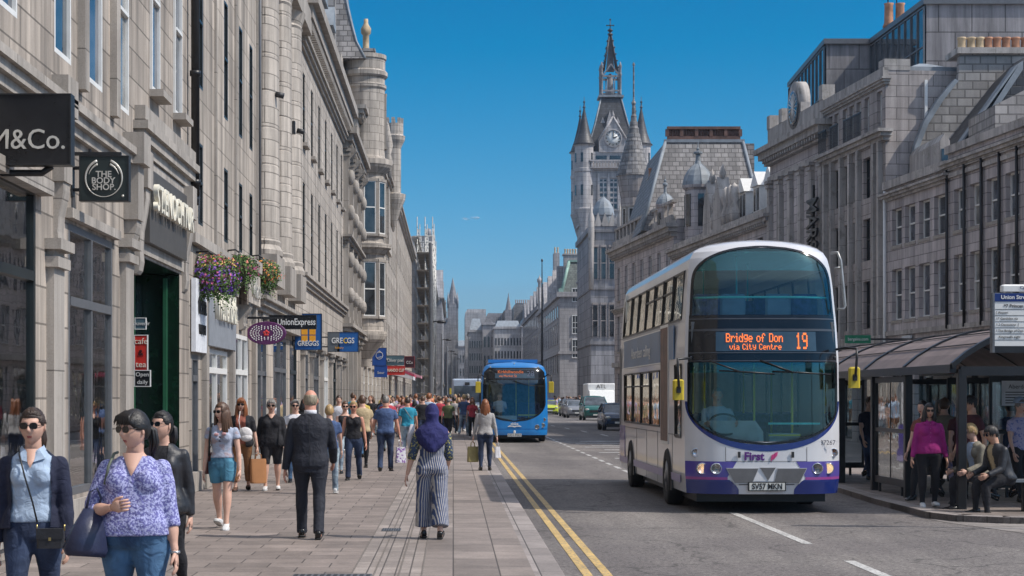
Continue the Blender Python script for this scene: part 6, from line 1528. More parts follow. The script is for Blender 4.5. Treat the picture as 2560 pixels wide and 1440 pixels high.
# ---------- the blue single decker
bb = thing('single_decker_bus', 'bright blue single decker bus with an orange display, at the kerb ahead of the crowd', 'bus', (PX(1285, 70)+.02, 70, ROADZ), radians(-.6))
M_BB = paint('bus_blue', (.015, .19, .52), .28); M_BB2 = paint('bus_royal_blue', (.01, .07, .30), .3)
prof = [(.0, 1.25), (.3, 1.28), (.8, 1.31), (2.3, 1.29), (2.75, 1.25), (2.95, 1.17), (3.06, 1.05), (3.12, .85), (3.16, .5), (3.175, .1)]
rake = [(0, .06), (.4, 0), (1.0, .02), (2.3, .12), (2.8, .25), (3.0, .38), (3.1, .55), (3.175, .9)]
S_ = BusBody(bb, 10.8, prof, rake)
la = lambda z: lw_a(z, 1.55, .90, .90)
S_.shell([M_BB], [(.90, 2.45, la)], [(1.0, 10.2, 1.3, 2.35, 0)])
b = MB(); lo = lambda z: lw_a(z, 1.6, .82, .945)
for sg in (-1, 1): S_.patch(b, .821, 2.45, lambda z: sg*(la(z) if z > .90 else 0), lambda z: sg*lo(z), .006, 0, 36, 5)
S_.patch(b, 2.45, 2.93, lambda z: -.945 + .1*max(0, (z-2.7)/.23)**2, lambda z: .945 - .1*max(0, (z-2.7)/.23)**2, .006, 0, 8, 24); b.build('windscreen_surround', M_BGLOSS, bb)
b = MB(); S_.patch(b, .91, 2.44, lambda z: -la(z), lambda z: la(z), -.006, 0, 30, 20); b.build('windscreen', glass_clear('blue_bus_windscreen', (.75, .9, .95), .10, (.7, .9, 1), .03), bb)
b = MB(); S_.patch(b, 2.52, 2.86, lambda z: -.6, lambda z: .62, .010, 0, 2, 10); b.build('destination_display', MATS['display_glass'], bb)
p = S_.P(-.12, 2.76, .03); text('lettering', 'Kirkhillwoodie', .17, p, FRONT, M_LEDDIM, bb, .002); p = S_.P(-.2, 2.60, .03); text('lettering', 'via Market St', .13, p, FRONT, M_LEDDIM, bb, .002); p = S_.P(.5, 2.68, .04); text('lettering', '28', .30, p, FRONT, plain('display_pale', (.20, .22, .30), .4), bb, .002)
text('lettering', 'ebike', .14, S_.P(0, .74, .02), FRONT, M_WHITE, bb, .002, off=.004); text('lettering', 'scania', .08, S_.P(0, .99, .03), FRONT, M_WHITE, bb, .002) if False else None
b = MB(); b.prism([(-.28, .62), (-.2, .68), (0, .66), (.2, .68), (.28, .62), (.1, .63), (0, .60), (-.1, .63)], -.012, 0, 'y'); b.ell((0, -.02, .42), .05, .01, .07, 8, 6); b.build('front_emblem', M_WHITE, bb)
b = MB(); S_.patch(b, .30, .52, lambda z: -.66, lambda z: .66, .012, 0, 4, 16); S_.patch(b, .525, .54, lambda z: -1, lambda z: 1, .008, 1, 1, 24); b.build('bumper', [M_BB, M_NAVY], bb)
b = MB(); b.box(-.27, .27, -.05, -.03, .24, .36); b.build('number_plate', MATS['plate_white'], bb); text('lettering', 'S321 FGU', .12, (0, -.055, .30), FRONT, M_BLACK, bb, .001)
for x in (-1.1, -.88, .88, 1.1): roundlamp(bb, x, .62 + (.06 if abs(x) > 1 else 0), .085, S_.F(x/1.3, .62)-.0, M_LAMPGL)
for x in (-1.16, 1.16): roundlamp(bb, x, .90, .06, S_.F(x/1.3, .9), M_AMBER, 'indicator')
b = MB(); b.tube([S_.P(-.75, 2.42, .06), S_.P(-.3, 2.24, .06)], .014, 5); b.tube([S_.P(-.05, 2.42, .06), S_.P(.4, 2.24, .06), S_.P(.9, 2.2, .05)], .014, 5); b.build('wiper', M_BLACK, bb)
b = MB()
for tt, z in ((-.8, 2.95), (.8, 2.95), (0, 3.08), (-.9, 2.5), (.9, 2.5)): b.ell(S_.P(tt, z, .01), .03, .03, .03, 8, 6)
b.build('marker_lamp', M_LAMPGL, bb)
b = MB(); b.box(-1.2, 1.2, .5, 10.6, .3, .38); b.box(-1.2, 1.2, 10.3, 10.4, .4, 2.9); b.box(-1.1, .1, .45, .9, .4, 1.05, 1)
for k in range(7):
    for x in (-.85, -.4, .4, .85): b.bbox(x-.2, x+.2, 2+1.1*k, 2.1+1.1*k, .9, 1.55, .03, 2)
b.build('interior', [M_DARKIN, MATS['dashboard_grey'], MATS['seat_moquette']], bb)
b = MB(); b.cyl((.6, 1.5, .4), (.6, 1.5, 2.9), .02, 8); b.box(.15, 1.0, .6, .63, 1.05, 1.1); b.cyl((.1, 1.6, .4), (.1, 1.6, 2.9), .02, 8); b.build('handrail', MATS['rail_yellow'], bb)
for sg in (-1, 1):
    b = MB(); b.add([(sg*1.285, 1.0, 1.3), (sg*1.285, 10.2, 1.3), (sg*1.27, 10.2, 2.35), (sg*1.27, 1.0, 2.35)], [(0,1,2,3)]); b.build('side_window', M_SIDEGL, bb)
    b = MB()
    for i in range(8): y = 1+9.2*i/7; b.tube([(sg*1.30, y, 1.3), (sg*1.285, y, 2.35)], .03, 4)
    b.build('side_window_frame', M_BLACK, bb)
    for y in (2.4, 8.0): wheel(bb, sg*1.15, y, .46, .26, sg)
    b = MB(); X0 = sg*1.42; b.bbox(X0-.10, X0+.10, -.15, -.05, 1.95, 2.38, .02); o = b.build('mirror', M_YMIR, bb)
    b = MB(); b.tube([(sg*1.15, .3, 2.55), (sg*1.3, 0, 2.66), (X0, -.1, 2.6), (X0, -.1, 2.3)], .025, 6); b.build('mirror_arm', M_BLACK, o)
b = MB(); b.box(-1.1, 1.1, .5, 10, .16, .3); b.build('chassis', M_BLACK, bb)
b = MB(); b.box(-1.0, 1.0, 3, 9, 3.17, 3.3); b.build('roof_pod', M_BB, bb)

# ---------- cars
def car(label, X, D, rz, m, L=4.2, W=1.75, H=1.45, kind='hatch', group=None, name='parked_car', lit=False):
    t = thing(name, label, 'car' if kind != 'van' else 'van', (X, D, ROADZ), rz, group)
    hw = W/2
    if kind == 'hatch': st = [(0, .42, .62, .62), (.08, .50, .74, .80), (.35, .60, .80, .90), (1.0, .68, .92, .97), (1.35, .72, .96, .99)]
    # lower body loft along y: (y, bottom, top, width factor)
    hood = .68*H if kind != 'mpv' else .64*H
    low = [(0, .30, hood*.66, .80), (.05, .24, hood*.78, .90), (.25, .20, hood*.90, .97), (.9, .18, hood*.98, 1.0), (1.3, .18, hood*1.02, 1.0), (L-.5, .18, hood*1.05, 1.0), (L-.1, .24, hood*1.0, .95), (L, .32, hood*.8, .86)]
    rings = []
    for y, zb, zt, wf in low:
        w_ = hw*wf; h_ = zt-zb
        rings.append([(x, y, z) for x, z in ((-w_*.92, zb), (-w_, zb+.25*h_), (-w_, zb+.70*h_), (-w_*.93, zt-.04), (-w_*.80, zt), (w_*.80, zt), (w_*.93, zt-.04), (w_, zb+.70*h_), (w_, zb+.25*h_), (w_*.92, zb))])
    b = MB(); b.loft(rings, 0, smooth=True)
    ys = {'hatch': (.95, 1.75, L-.75, L-.12), 'mpv': (.75, 1.65, L-.45, L-.06), 'sedan': (1.1, 1.9, L-1.4, L-.6), 'van': (.5, 1.2, L-.15, L-.03)}[kind]
    zt = H; zb = hood - .02
    def gr(y, z, wf): w_ = hw*wf; return [(-w_, y, z), (w_, y, z)]
    A, Bq, C, Dq = ys; wb, wt = .93, .74
    # greenhouse: glass box with painted roof and pillars
    g = MB()
    P0 = [(-hw*wb, A, zb), (hw*wb, A, zb), (hw*wt, Bq, zt-.05), (-hw*wt, Bq, zt-.05)]; P1 = [(-hw*wb, Dq, zb), (hw*wb, Dq, zb), (hw*wt, C, zt-.05), (-hw*wt, C, zt-.05)]
    g.add(P0, [(0,1,2,3)]); g.add(P1, [(3,2,1,0)]); g.add([P0[0], P0[3], P1[3], P1[0]], [(0,1,2,3)]); g.add([P0[1], P1[1], P1[2], P0[2]], [(0,1,2,3)])
    rf = [[(x*q_, y, z) for x, q_ in ((-hw, 1), (hw, 1))] for y, z, q_ in ()]
    n = 6; rr = []
    for i in range(n+1):
        y = Bq-.03 + (C+.03-(Bq-.03))*i/n; zz = zt-.06+.06*sin(pi*(i+.6)/(n+1.2)); rr.append([(-hw*wt-.02, y, zt-.08), (-hw*wt*.7, y, zz+.01), (0, y, zz+.03), (hw*wt*.7, y, zz+.01), (hw*wt+.02, y, zt-.08)])
    b.loft(rr, 0, smooth=True)
    for sg in (0, 1):
        b.tube([P0[0+sg], P0[3-sg]], .04, 6); b.tube([P1[0+sg], P1[3-sg]], .055, 6)
        x0 = (-1 if sg == 0 else 1)*hw; yb = (A+Dq)/2+.1; b.tube([(x0*wb, yb, zb), (x0*wt, yb-.05, zt-.06)], .04, 4)
    b.build('body', m, t); g.build('glass', M_GLASSB, t)
    b = MB(); b.box(-hw*.55, hw*.55, -.02, .05, hood*.52, hood*.66); b.box(-hw*.85, hw*.85, -.01, .1, .22, .36); b.build('grille', M_BUMPER, t)
    for sg in (-1, 1):
        b = MB(); b.ell((sg*hw*.72, .06, hood*.70), .17, .09, .085, 10, 6); b.build('headlight', M_HEADLIT if lit and sg > 0 else M_LAMPGL, t)
        b = MB(); b.ell((sg*(hw+.10), A+.35, zb+.08), .10, .06, .075, 8, 6); b.build('door_mirror', m, t)
        for y in (.75, L-.8): wheel(t, sg*(hw-.10), y, .31, .2, sg)
    b = MB(); b.box(-.26, .26, -.035, -.02, .38, .48); b.build('number_plate', MATS['plate_white'], t)
    return t
G_ = 'cars queuing on the far side of the road'
car('dark blue hatchback with lit headlamps, half hidden by the white bus', PX(1541, 97), 95, radians(1), paint('car_navy', (.012, .035, .08), .25), 4.0, 1.7, 1.45, 'hatch', G_, lit=True)
car('dark green people carrier behind the blue hatchback', PX(1489, 137), 136, radians(1), paint('car_dark_green', (.012, .11, .10), .25), 4.6, 1.95, 1.85, 'mpv', G_)
car('silver grey car partly hidden behind the green people carrier', PX(1449, 150), 152, radians(2), paint('car_silver', (.25, .26, .28), .3, .3), 4.4, 1.75, 1.5, 'sedan', G_)
car('second grey car with amber lamp, furthest of the queue', PX(1437, 160), 163, radians(2), paint('car_grey', (.12, .13, .15), .3, .3), 4.4, 1.75, 1.6, 'hatch', G_)
pc = car('yellow and blue chequered patrol car just right of the blue bus', PX(1375, 178), 178, 0, paint('car_hivis_yellow', (.45, .52, .03), .35), 4.4, 1.75, 1.5, 'sedan', None, 'patrol_car')
b = MB(); b.box(-.5, .5, 1.9, 2.1, 1.5, 1.6); b.build('light_bar', plain('lightbar_blue', (.02, .08, .5), .3), pc)
# white box van
t = thing('delivery_van', 'large white delivery van with a boxy body, behind the green people carrier', 'van', (PX(1504, 160), 160, ROADZ))
b = MB(); b.bbox(-1.15, 1.35, 1.6, 7, .6, 3.0, .08); b.build('box_body', M_WHITE, t)
b = MB(); b.loft([[(-1.0, 0, .4), (1.2, 0, .4), (1.2, 0, 1.2), (-1.0, 0, 1.2)], [(-1.05, .5, .4), (1.25, .5, .4), (1.2, .9, 2.3), (-1.0, .9, 2.3)], [(-1.05, 1.6, .4), (1.25, 1.6, .4), (1.2, 1.6, 2.4), (-1.0, 1.6, 2.4)]], 0); b.build('cab', M_WHITE, t)
b = MB(); b.add([(-.9, .40, 1.35), (1.1, .40, 1.35), (1.08, .80, 2.15), (-.88, .80, 2.15)], [(0,1,2,3)]); b.build('windscreen', M_GLASSB, t)
for sg in (-1, 1):
    for y in (.9, 5.4): wheel(t, .1+sg*1.05, y, .38, .25, sg)
    b = MB(); b.ell((.1+sg*.85, .0, .85), .16, .06, .1, 8, 6); b.build('headlight', M_LAMPGL, t)
text('lettering', 'ATL', .5, (.1, 1.55, 2.7), FRONT, M_BLACK, t, .01)
# coach in the far traffic
t = thing('distant_coach', 'pale coach in the distant traffic left of the blue bus', 'coach', (PX(1168, 150), 150, ROADZ))
b = MB(); b.bbox(-1.25, 1.25, 0, 11, .35, 3.3, .12); b.build('body', plain('coach_pale', (.35, .42, .52), .35), t)
b = MB(); b.box(-1.1, 1.1, -.03, .02, 1.35, 2.7); b.build('windscreen', M_GLASSB, t)
b = MB(); b.box(-1.2, 1.2, -.05, .02, .35, .75); b.box(-.2, .2, -.06, -.05, 2.75, 3.0); b.build('bumper', M_BUMPER, t)
for sg in (-1, 1):
    b = MB(); b.ell((sg*.95, -.02, .95), .14, .05, .12, 8, 6); b.build('headlight', M_LAMPGL, t); wheel(t, sg*1.1, 2.2, .45, .25, sg)
    b = MB(); b.bbox(sg*1.4-.08, sg*1.4+.08, -.2, -.1, 2.0, 2.5, .02); b.build('mirror', M_YMIR, t)
# ---------------------------------------------------------------- people
def skin_mat(name, c):
    m = plain(name, c, .5, 0, .08, 14); bs = m.node_tree.nodes['Principled BSDF']
    bs.inputs['Subsurface Weight'].default_value = .0; return m
SK = {'light': skin_mat('skin_light', (.60, .36, .27)), 'tan': skin_mat('skin_tan', (.50, .28, .19)), 'pink': skin_mat('skin_rosy', (.56, .27, .19)), 'dark': skin_mat('skin_dark', (.16, .08, .05))}
M_LIP = plain('lips', (.36, .10, .09), .4); M_EYEW = plain('eye_white', (.6, .58, .55), .3); M_LENS = plain('dark_lens', (.012, .010, .010), .08, 0, .2)
def hair_mat(name, c):
    if name in MATS: return MATS[name]
    m, nt, bs = base_mat(name); tc = nt.nodes.new('ShaderNodeTexCoord')
    f = noise_n(nt, tc.outputs['Object'], 1, 4, .7, (90, 90, 9))
    nt.links.new(mixc(nt, ramp(nt, f, .3, .7), tuple(x*.45 for x in c), tuple(min(1, x*1.7) for x in c)), bs.inputs['Base Color'])
    bs.inputs['Roughness'].default_value = .42; bump(nt, bs, f, .6, .006); MATS[name] = m; return m
HAIR = {k: hair_mat('hair_' + k, c) for k, c in {'black': (.012, .010, .010), 'darkbrown': (.035, .020, .014), 'brown': (.085, .045, .026), 'auburn': (.20, .07, .025), 'blonde': (.36, .24, .11), 'grey': (.16, .15, .14), 'greyblond': (.24, .20, .14)}.items()}
def cloth(name, c, rough=.9, var=.14, kind=None, c2=None, sc=1.0):
    """woven cloth with soft folds; optional print"""
    if name in MATS: return MATS[name]
    m, nt, bs = base_mat(name); tc = nt.nodes.new('ShaderNodeTexCoord'); ob = tc.outputs['Object']
    f = noise_n(nt, ob, 5, 4, .6)
    col = mixc(nt, ramp(nt, f, .3, .7), tuple(x*(1-var) for x in c), tuple(min(1, x*(1+var)) for x in c))
    if kind == 'floral':
        v = N(nt, 'ShaderNodeTexVoronoi', Scale=48*sc, feature='F1'); nn = N(nt, 'ShaderNodeTexNoise', Scale=30.0*sc, Detail=2.0); nt.links.new(ob, nn.inputs['Vector'])
        ad = nt.nodes.new('ShaderNodeVectorMath'); ad.operation = 'MULTIPLY_ADD'; nt.links.new(nn.outputs['Color'], ad.inputs[0]); ad.inputs[1].default_value = (.06,.06,.06); nt.links.new(ob, ad.inputs[2]); nt.links.new(ad.outputs[0], v.inputs['Vector'])
        col = mixc(nt, ramp(nt, v.outputs['Distance'], .34, .42), c2, col)
        f3 = noise_n(nt, ob, 45*sc, 3); col = mixc(nt, ramp(nt, f3, .50, .54), col, c2)
    if kind == 'stripes':
        sx = nt.nodes.new('ShaderNodeSeparateXYZ'); nt.links.new(ob, sx.inputs[0])
        at = nt.nodes.new('ShaderNodeMath'); at.operation = 'ADD'; nt.links.new(sx.outputs[0], at.inputs[0])
        m2 = nt.nodes.new('ShaderNodeMath'); m2.operation = 'MULTIPLY'; nt.links.new(sx.outputs[1], m2.inputs[0]); m2.inputs[1].default_value = .6; nt.links.new(m2.outputs[0], at.inputs[1])
        mu = nt.nodes.new('ShaderNodeMath'); mu.operation = 'MULTIPLY'; nt.links.new(at.outputs[0], mu.inputs[0]); mu.inputs[1].default_value = 230
        sn = nt.nodes.new('ShaderNodeMath'); sn.operation = 'SINE'; nt.links.new(mu.outputs[0], sn.inputs[0])
        mr = nt.nodes.new('ShaderNodeMapRange'); mr.inputs['From Min'].default_value = .1; mr.inputs['From Max'].default_value = .5; nt.links.new(sn.outputs[0], mr.inputs[0])
        col = mixc(nt, mr.outputs[0], col, c2)
    if kind == 'denim':
        f3 = noise_n(nt, ob, 3.2, 3, .5); col = mixc(nt, 1.0, col, ramp(nt, f3, .38, .66, (.65,.65,.7), (2.6,2.4,2.1)), 'MULTIPLY')
    if kind == 'print':
        v = noise_n(nt, ob, 24*sc, 3, .6); col = mixc(nt, ramp(nt, v, .54, .58), col, c2)
    nt.links.new(col, bs.inputs['Base Color']); bs.inputs['Roughness'].default_value = rough
    w2 = N(nt, 'ShaderNodeTexNoise', Scale=9.0, Detail=4.0, Distortion=1.4); nt.links.new(ob, w2.inputs['Vector'])
    bump(nt, bs, w2.outputs['Fac'], .65, .03); MATS[name] = m; return m

TS = bpy.data.scenes.new('work'); TRASH = []
def remeshed(name, mb, voxel, smooth=3, wrinkle=0.0, seed=0):
    me0 = mb.mesh('tmp', []); o = bpy.data.objects.new('tmp', me0); TS.collection.objects.link(o)
    rm = o.modifiers.new('r', 'REMESH'); rm.mode = 'VOXEL'; rm.voxel_size = voxel; rm.use_smooth_shade = True
    if smooth: sm = o.modifiers.new('s', 'SMOOTH'); sm.factor = .6; sm.iterations = smooth
    vl = TS.view_layers[0]; vl.update(); me = bpy.data.meshes.new_from_object(o.evaluated_get(vl.depsgraph)); me.name = name
    TS.collection.objects.unlink(o); TRASH.extend((o, me0))
    if wrinkle:
        nv = len(me.vertices); co = np.empty(nv*3, dtype=np.float32); no = np.empty(nv*3, dtype=np.float32)
        me.vertices.foreach_get('co', co); me.vertex_normals.foreach_get('vector', no); co = co.reshape(-1, 3); no = no.reshape(-1, 3)
        q = np.array([mnoise.noise((p[0]*5+seed, p[1]*5, p[2]*9)) + .45*mnoise.noise((p[0]*12, p[1]*12+seed, p[2]*20)) for p in co.tolist()], dtype=np.float32)
        me.vertices.foreach_set('co', (co + no*(q*wrinkle)[:, None]).ravel())
    return me
def mb_from(me_list):
    out = MB()
    for me, m in me_list:
        n = len(out.v); out.v += [tuple(v.co) for v in me.vertices]
        for p in me.polygons: out.f.append([n+i for i in p.vertices]); out.m.append(m if m is not None else p.material_index); out.sm.append(True)
    return out

def seg_dir(fwd, out_, side):
    """unit vector: hanging down, swung forward (-y) by fwd, outward by out_ on side"""
    v = Vector((side*sin(out_), -sin(fwd)*cos(out_), -cos(fwd)*cos(out_))); return v

def pose(H, sp):
    """joint positions; z measured so that the lower sole is on the ground"""
    J = {}; R = radians; lean = R(sp.get('lean', 2)); hipz = .515*H
    for s_, nm in ((-1, 'R'), (1, 'L')):                     # R = the figure's right (x < 0)
        sw, kn = sp['legs'][0 if s_ < 0 else 1]; ab = sp.get('stance', 2)
        hip = Vector((s_*.052*H*sp.get('hipw', 1), 0, hipz)); d1 = seg_dir(R(sw), R(ab), s_); knee = hip + d1*.238*H
        d2 = seg_dir(R(sw-kn), R(ab*.2), s_); ank = knee + d2*.236*H
        J['hip'+nm], J['knee'+nm], J['ank'+nm], J['shin'+nm] = hip, knee, ank, d2
        J['pitch'+nm] = R(sw-kn) if sp.get('toe', True) else 0
    def T(x, y, z):                                            # torso point with lean about the hips
        dz = z - hipz; return Vector((x, y*cos(lean) - dz*sin(lean), hipz + dz*cos(lean) + y*sin(lean)*-1*0))
    J['T'] = T
    for s_, nm in ((-1, 'R'), (1, 'L')):
        a = sp['arms'][0 if s_ < 0 else 1]; sh = T(s_*.106*H*sp.get('shw', 1), .004*H, .777*H)
        d1 = seg_dir(R(a[0]), R(a[1]), s_); el = sh + d1*.172*H
        if len(a) > 4: d2 = Vector(a[4]).normalized()
        else: d2 = seg_dir(R(a[0]+a[2]), R(a[1] - a[3]), s_)
        wr = el + d2*.150*H
        J['sh'+nm], J['el'+nm], J['wr'+nm], J['fa'+nm] = sh, el, wr, d2
    low = min(J['ankR'].z, J['ankL'].z) - .045*H
    if 'seat' in sp: low = hipz - sp['seat']
    for k in list(J):
        if isinstance(J[k], Vector) and k[:4] not in ('shin',) and k[:2] != 'fa': J[k] = J[k] - Vector((0, 0, low))
    J['T'] = lambda x, y, z, T=T, low=low: T(x, y, z) - Vector((0, 0, low))
    return J

TORSO_M = [(.468, .060, .055, 0), (.49, .088, .066, .002), (.53, .096, .068, .003), (.58, .090, .062, 0), (.63, .089, .061, 0), (.69, .098, .066, 0), (.740, .108, .070, 0), (.772, .110, .066, .002), (.800, .096, .054, .004), (.822, .064, .042, .006), (.848, .036, .034, .004), (.885, .033, .035, -.004)]
TORSO_F = [(.468, .060, .055, 0), (.49, .094, .070, .004), (.525, .102, .072, .005), (.57, .092, .062, 0), (.615, .078, .054, 0), (.67, .084, .058, 0), (.72, .091, .062, 0), (.765, .094, .060, .002), (.796, .086, .050, .004), (.820, .058, .038, .006), (.846, .032, .030, .004), (.885, .028, .030, -.004)]
def torso(b, J, H, tab, bf, z0, z1, add=0.0, belly=0.0, neck=True, flare=0.0, n=20):
    rows = []; zs = [r[0] for r in tab]; pts = sorted({z0, z1} | {z for z in zs if z0 < z < z1})
    for z in pts:
        for (a, b_) in zip(tab, tab[1:]):
            if z <= b_[0] or b_ is tab[-1]:
                q = max(0, (z-a[0])/(b_[0]-a[0])); rx, ry, cy = (a[i]+(b_[i]-a[i])*q for i in (1, 2, 3)); break
        wf = 1 + (bf-1)*max(0, min(1, (.80-z)/.12)) if z < .86 else 1
        by = belly*max(0, 1-abs(z-.60)/.11)
        ex = flare*max(0, (.62-z)/.15)
        ring = []
        for k in range(n):
            a = 2*pi*k/n; ca, sa = cos(a), sin(a); e = 2/2.5
            x = rx*wf*(1+ex)*abs(ca)**e*(1 if ca >= 0 else -1); y = ry*(1+(wf-1)*1.1)*(1+ex)*abs(sa)**e*(1 if sa >= 0 else -1)
            if y < 0: y -= by
            v = J['T'](x*H + (add if x > 0 else -add)*abs(ca), (y+cy)*H + (add if y > 0 else -add)*abs(sa), z*H); ring.append(tuple(v))
        rows.append(ring)
    b.loft(rows, 0, smooth=True)
def limb(b, pts, rad, n=12):
    """rounded tapered limb through the points, sampled with the radii given at even steps"""
    P = []; Rr = []; m = len(rad)
    L = [0]
    for p, q in zip(pts, pts[1:]): L.append(L[-1] + (q-p).length)
    for i in range(m):
        s_ = L[-1]*i/(m-1)
        for j in range(len(pts)-1):
            if s_ <= L[j+1]+1e-6: q = (s_-L[j])/max(1e-6, L[j+1]-L[j]); P.append(pts[j].lerp(pts[j+1], q)); break
        Rr.append(rad[i])
    b.tube(P, Rr, n)

def head_mesh(b, c, H, R3, res, female, mats=(0, 1), chin=1.0):
    """sculpted head with brow, sockets, nose, lips, chin and ears; faces -y before turning by R3"""
    nu, nv = (44, 36) if res > 1 else ((28, 22) if res == 1 else (18, 14))
    A, Bq, Cq = .0475*H, .0605*H, .0705*H
    vs = []; fs = []; ms = []
    def g(x, z, x0, z0, sx, sz): return math.exp(-((x-x0)/sx)**2 - ((z-z0)/sz)**2)
    for i in range(nv+1):
        th = pi*i/nv
        for j in range(nu):
            ph = 2*pi*j/nu + pi/2
            x, y, z = sin(th)*cos(ph), sin(th)*sin(ph), cos(th)
            f = max(0, -y)                                      # frontness
            wx = 1 - (.30 if female else .24)*max(0, -z)**1.5 - .06*max(0, -z)*f
            px, py, pz = x*A*wx, y*Bq, z*Cq
            if y < 0: py *= .93; py += .004*H*max(0, .3-abs(z))
            if z < -.2 and y > 0: py *= 1 - .55*(-z-.2)        # nape
            if z > 0 and y > 0: py *= 1.04
            if f > .3:
                d = .017*g(x, z, 0, -.22, .16, .13) + .010*g(x, z, 0, -.02, .11, .22)            # nose
                d -= .0075*(g(x, z, .38, .06, .20, .13) + g(x, z, -.38, .06, .20, .13))            # sockets
                d += .004*(g(x, z, .36, .25, .24, .08) + g(x, z, -.36, .25, .24, .08))             # brow
                d += .005*g(x, z, 0, -.50, .26, .055) + .0055*g(x, z, 0, -.60, .22, .05) - .003*g(x, z, 0, -.55, .24, .022)
                d += .0065*g(x, z, 0, -.86, .30, .14) + .003*(g(x, z, .5, -.25, .2, .2) + g(x, z, -.5, -.25, .2, .2))
                py -= d*H*.95
            vs.append(c + R3 @ Vector((px, py, pz)))
    for i in range(nv):
        for j in range(nu):
            k = (j+1) % nu; th = pi*(i+.5)/nv; ph = 2*pi*(j+.5)/nu + pi/2; x, y, z = sin(th)*cos(ph), sin(th)*sin(ph), cos(th)
            m = mats[1] if (y < -.3 and abs(x) < .26 - .3*abs(z+.555) and abs(z+.555) < .085) else mats[0]
            b.add([vs[i*nu+j], vs[(i+1)*nu+j], vs[(i+1)*nu+k], vs[i*nu+k]], [(0,1,2,3)], m, True)
    for s_ in (-1, 1):
        b.ell(c + R3 @ Vector((s_*A*1.0, .004*H, -.002*H)), .0045*H, .010*H, .0175*H, 8, 6, mats[0], R3 @ Matrix.Rotation(s_*.35, 3, 'Z'))
    return A, Bq, Cq
def weld(me):
    import bmesh
    bm = bmesh.new(); bm.from_mesh(me); bmesh.ops.remove_doubles(bm, verts=bm.verts, dist=.0002); bm.to_mesh(me); bm.free(); return me

def hand(b, wr, d, inw, H, curl=.5, side=1, fwd=Vector((0, -1, 0)), m=0, n=6):
    """palm, four unequal bent fingers and a thumb leaving the side of the palm"""
    d = d.normalized(); nrm = (inw - d*inw.dot(d)).normalized(); w_ = d.cross(nrm); k = H/1.7
    if w_.dot(fwd) < 0: w_ = -w_
    pc = [wr - d*.012*k, wr + d*.02*k, wr + d*.05*k, wr + d*.088*k]; rings = []
    for p, rw, rt in zip(pc, (.023, .030, .040, .037), (.019, .018, .016, .012)):
        rings.append([tuple(p + w_*(rw*k*cos(2*pi*j/10)) + nrm*(rt*k*sin(2*pi*j/10))) for j in range(10)])
    b.loft(rings, m, smooth=True)
    for i, L in enumerate((.068, .077, .072, .056)):
        p = wr + d*.082*k + w_*((.028 - .0185*i)*k); pts = [p - d*.01*k]; ang = .15 + curl*.25
        dd = d + w_*(.07*(1.5-i)/1.5)
        for q, fr_ in enumerate((.45, .32, .23)):
            v = (dd*cos(ang) + nrm*sin(ang)).normalized(); p = p + v*L*fr_*k; pts.append(p.copy()); ang += curl*(.75 if q == 0 else .65)
        b.tube(pts, [.0092*k, .0085*k, .0078*k, .0062*k], n, m)
    p = wr + d*.018*k + w_*.024*k; v1 = (d*.62 + w_*.62 + nrm*.30).normalized(); v2 = (d*.85 + w_*.15 + nrm*.40).normalized()
    b.tube([p, p + v1*.034*k, p + v1*.034*k + v2*.028*k, p + v1*.034*k + v2*.050*k], [.014*k, .0115*k, .0095*k, .007*k], n, m)
    return wr + d*.10*k

def shoe(par, ank, pitch, yaw, H, mats, kind='trainer', name='shoe'):
    b = MB(); k = H/1.7; L = .255*k if kind != 'small' else .24*k; 
    R3 = Matrix.Rotation(yaw, 3, 'Z') @ Matrix.Rotation(pitch, 3, 'X')
    rows = [(-.070, .026, .070), (-.062, .034, .085), (-.02, .037, .088), (.03, .040, .072), (.08, .045, .055), (.13, .045, .045), (.165, .036, .036), (.182, .020, .024)]
    def ring(y, hw, h, z0, e=2.6):
        out = []
        for j in range(14):
            a = 2*pi*j/14; ca, sa = cos(a), sin(a)
            out.append(Vector((hw*k*abs(ca)**(2/e)*(1 if ca > 0 else -1), -y*k, z0*k + h*k*(.5+.5*abs(sa)**(2/e)*(1 if sa > 0 else -1)))))
        return [tuple(ank + R3 @ (v - Vector((0, 0, .075*k)))) for v in out]
    b.loft([ring(y, hw, h, .012) for y, hw, h in rows], 0, smooth=True)
    b.loft([ring(y*1.02, hw*1.08, .022, 0, 4) for y, hw, h in rows], 1, smooth=True)
    if kind == 'trainer':
        for q in range(3): b.box(0, 0, 0, 0, 0, 0) if False else None
    return b.build(name, mats, par)

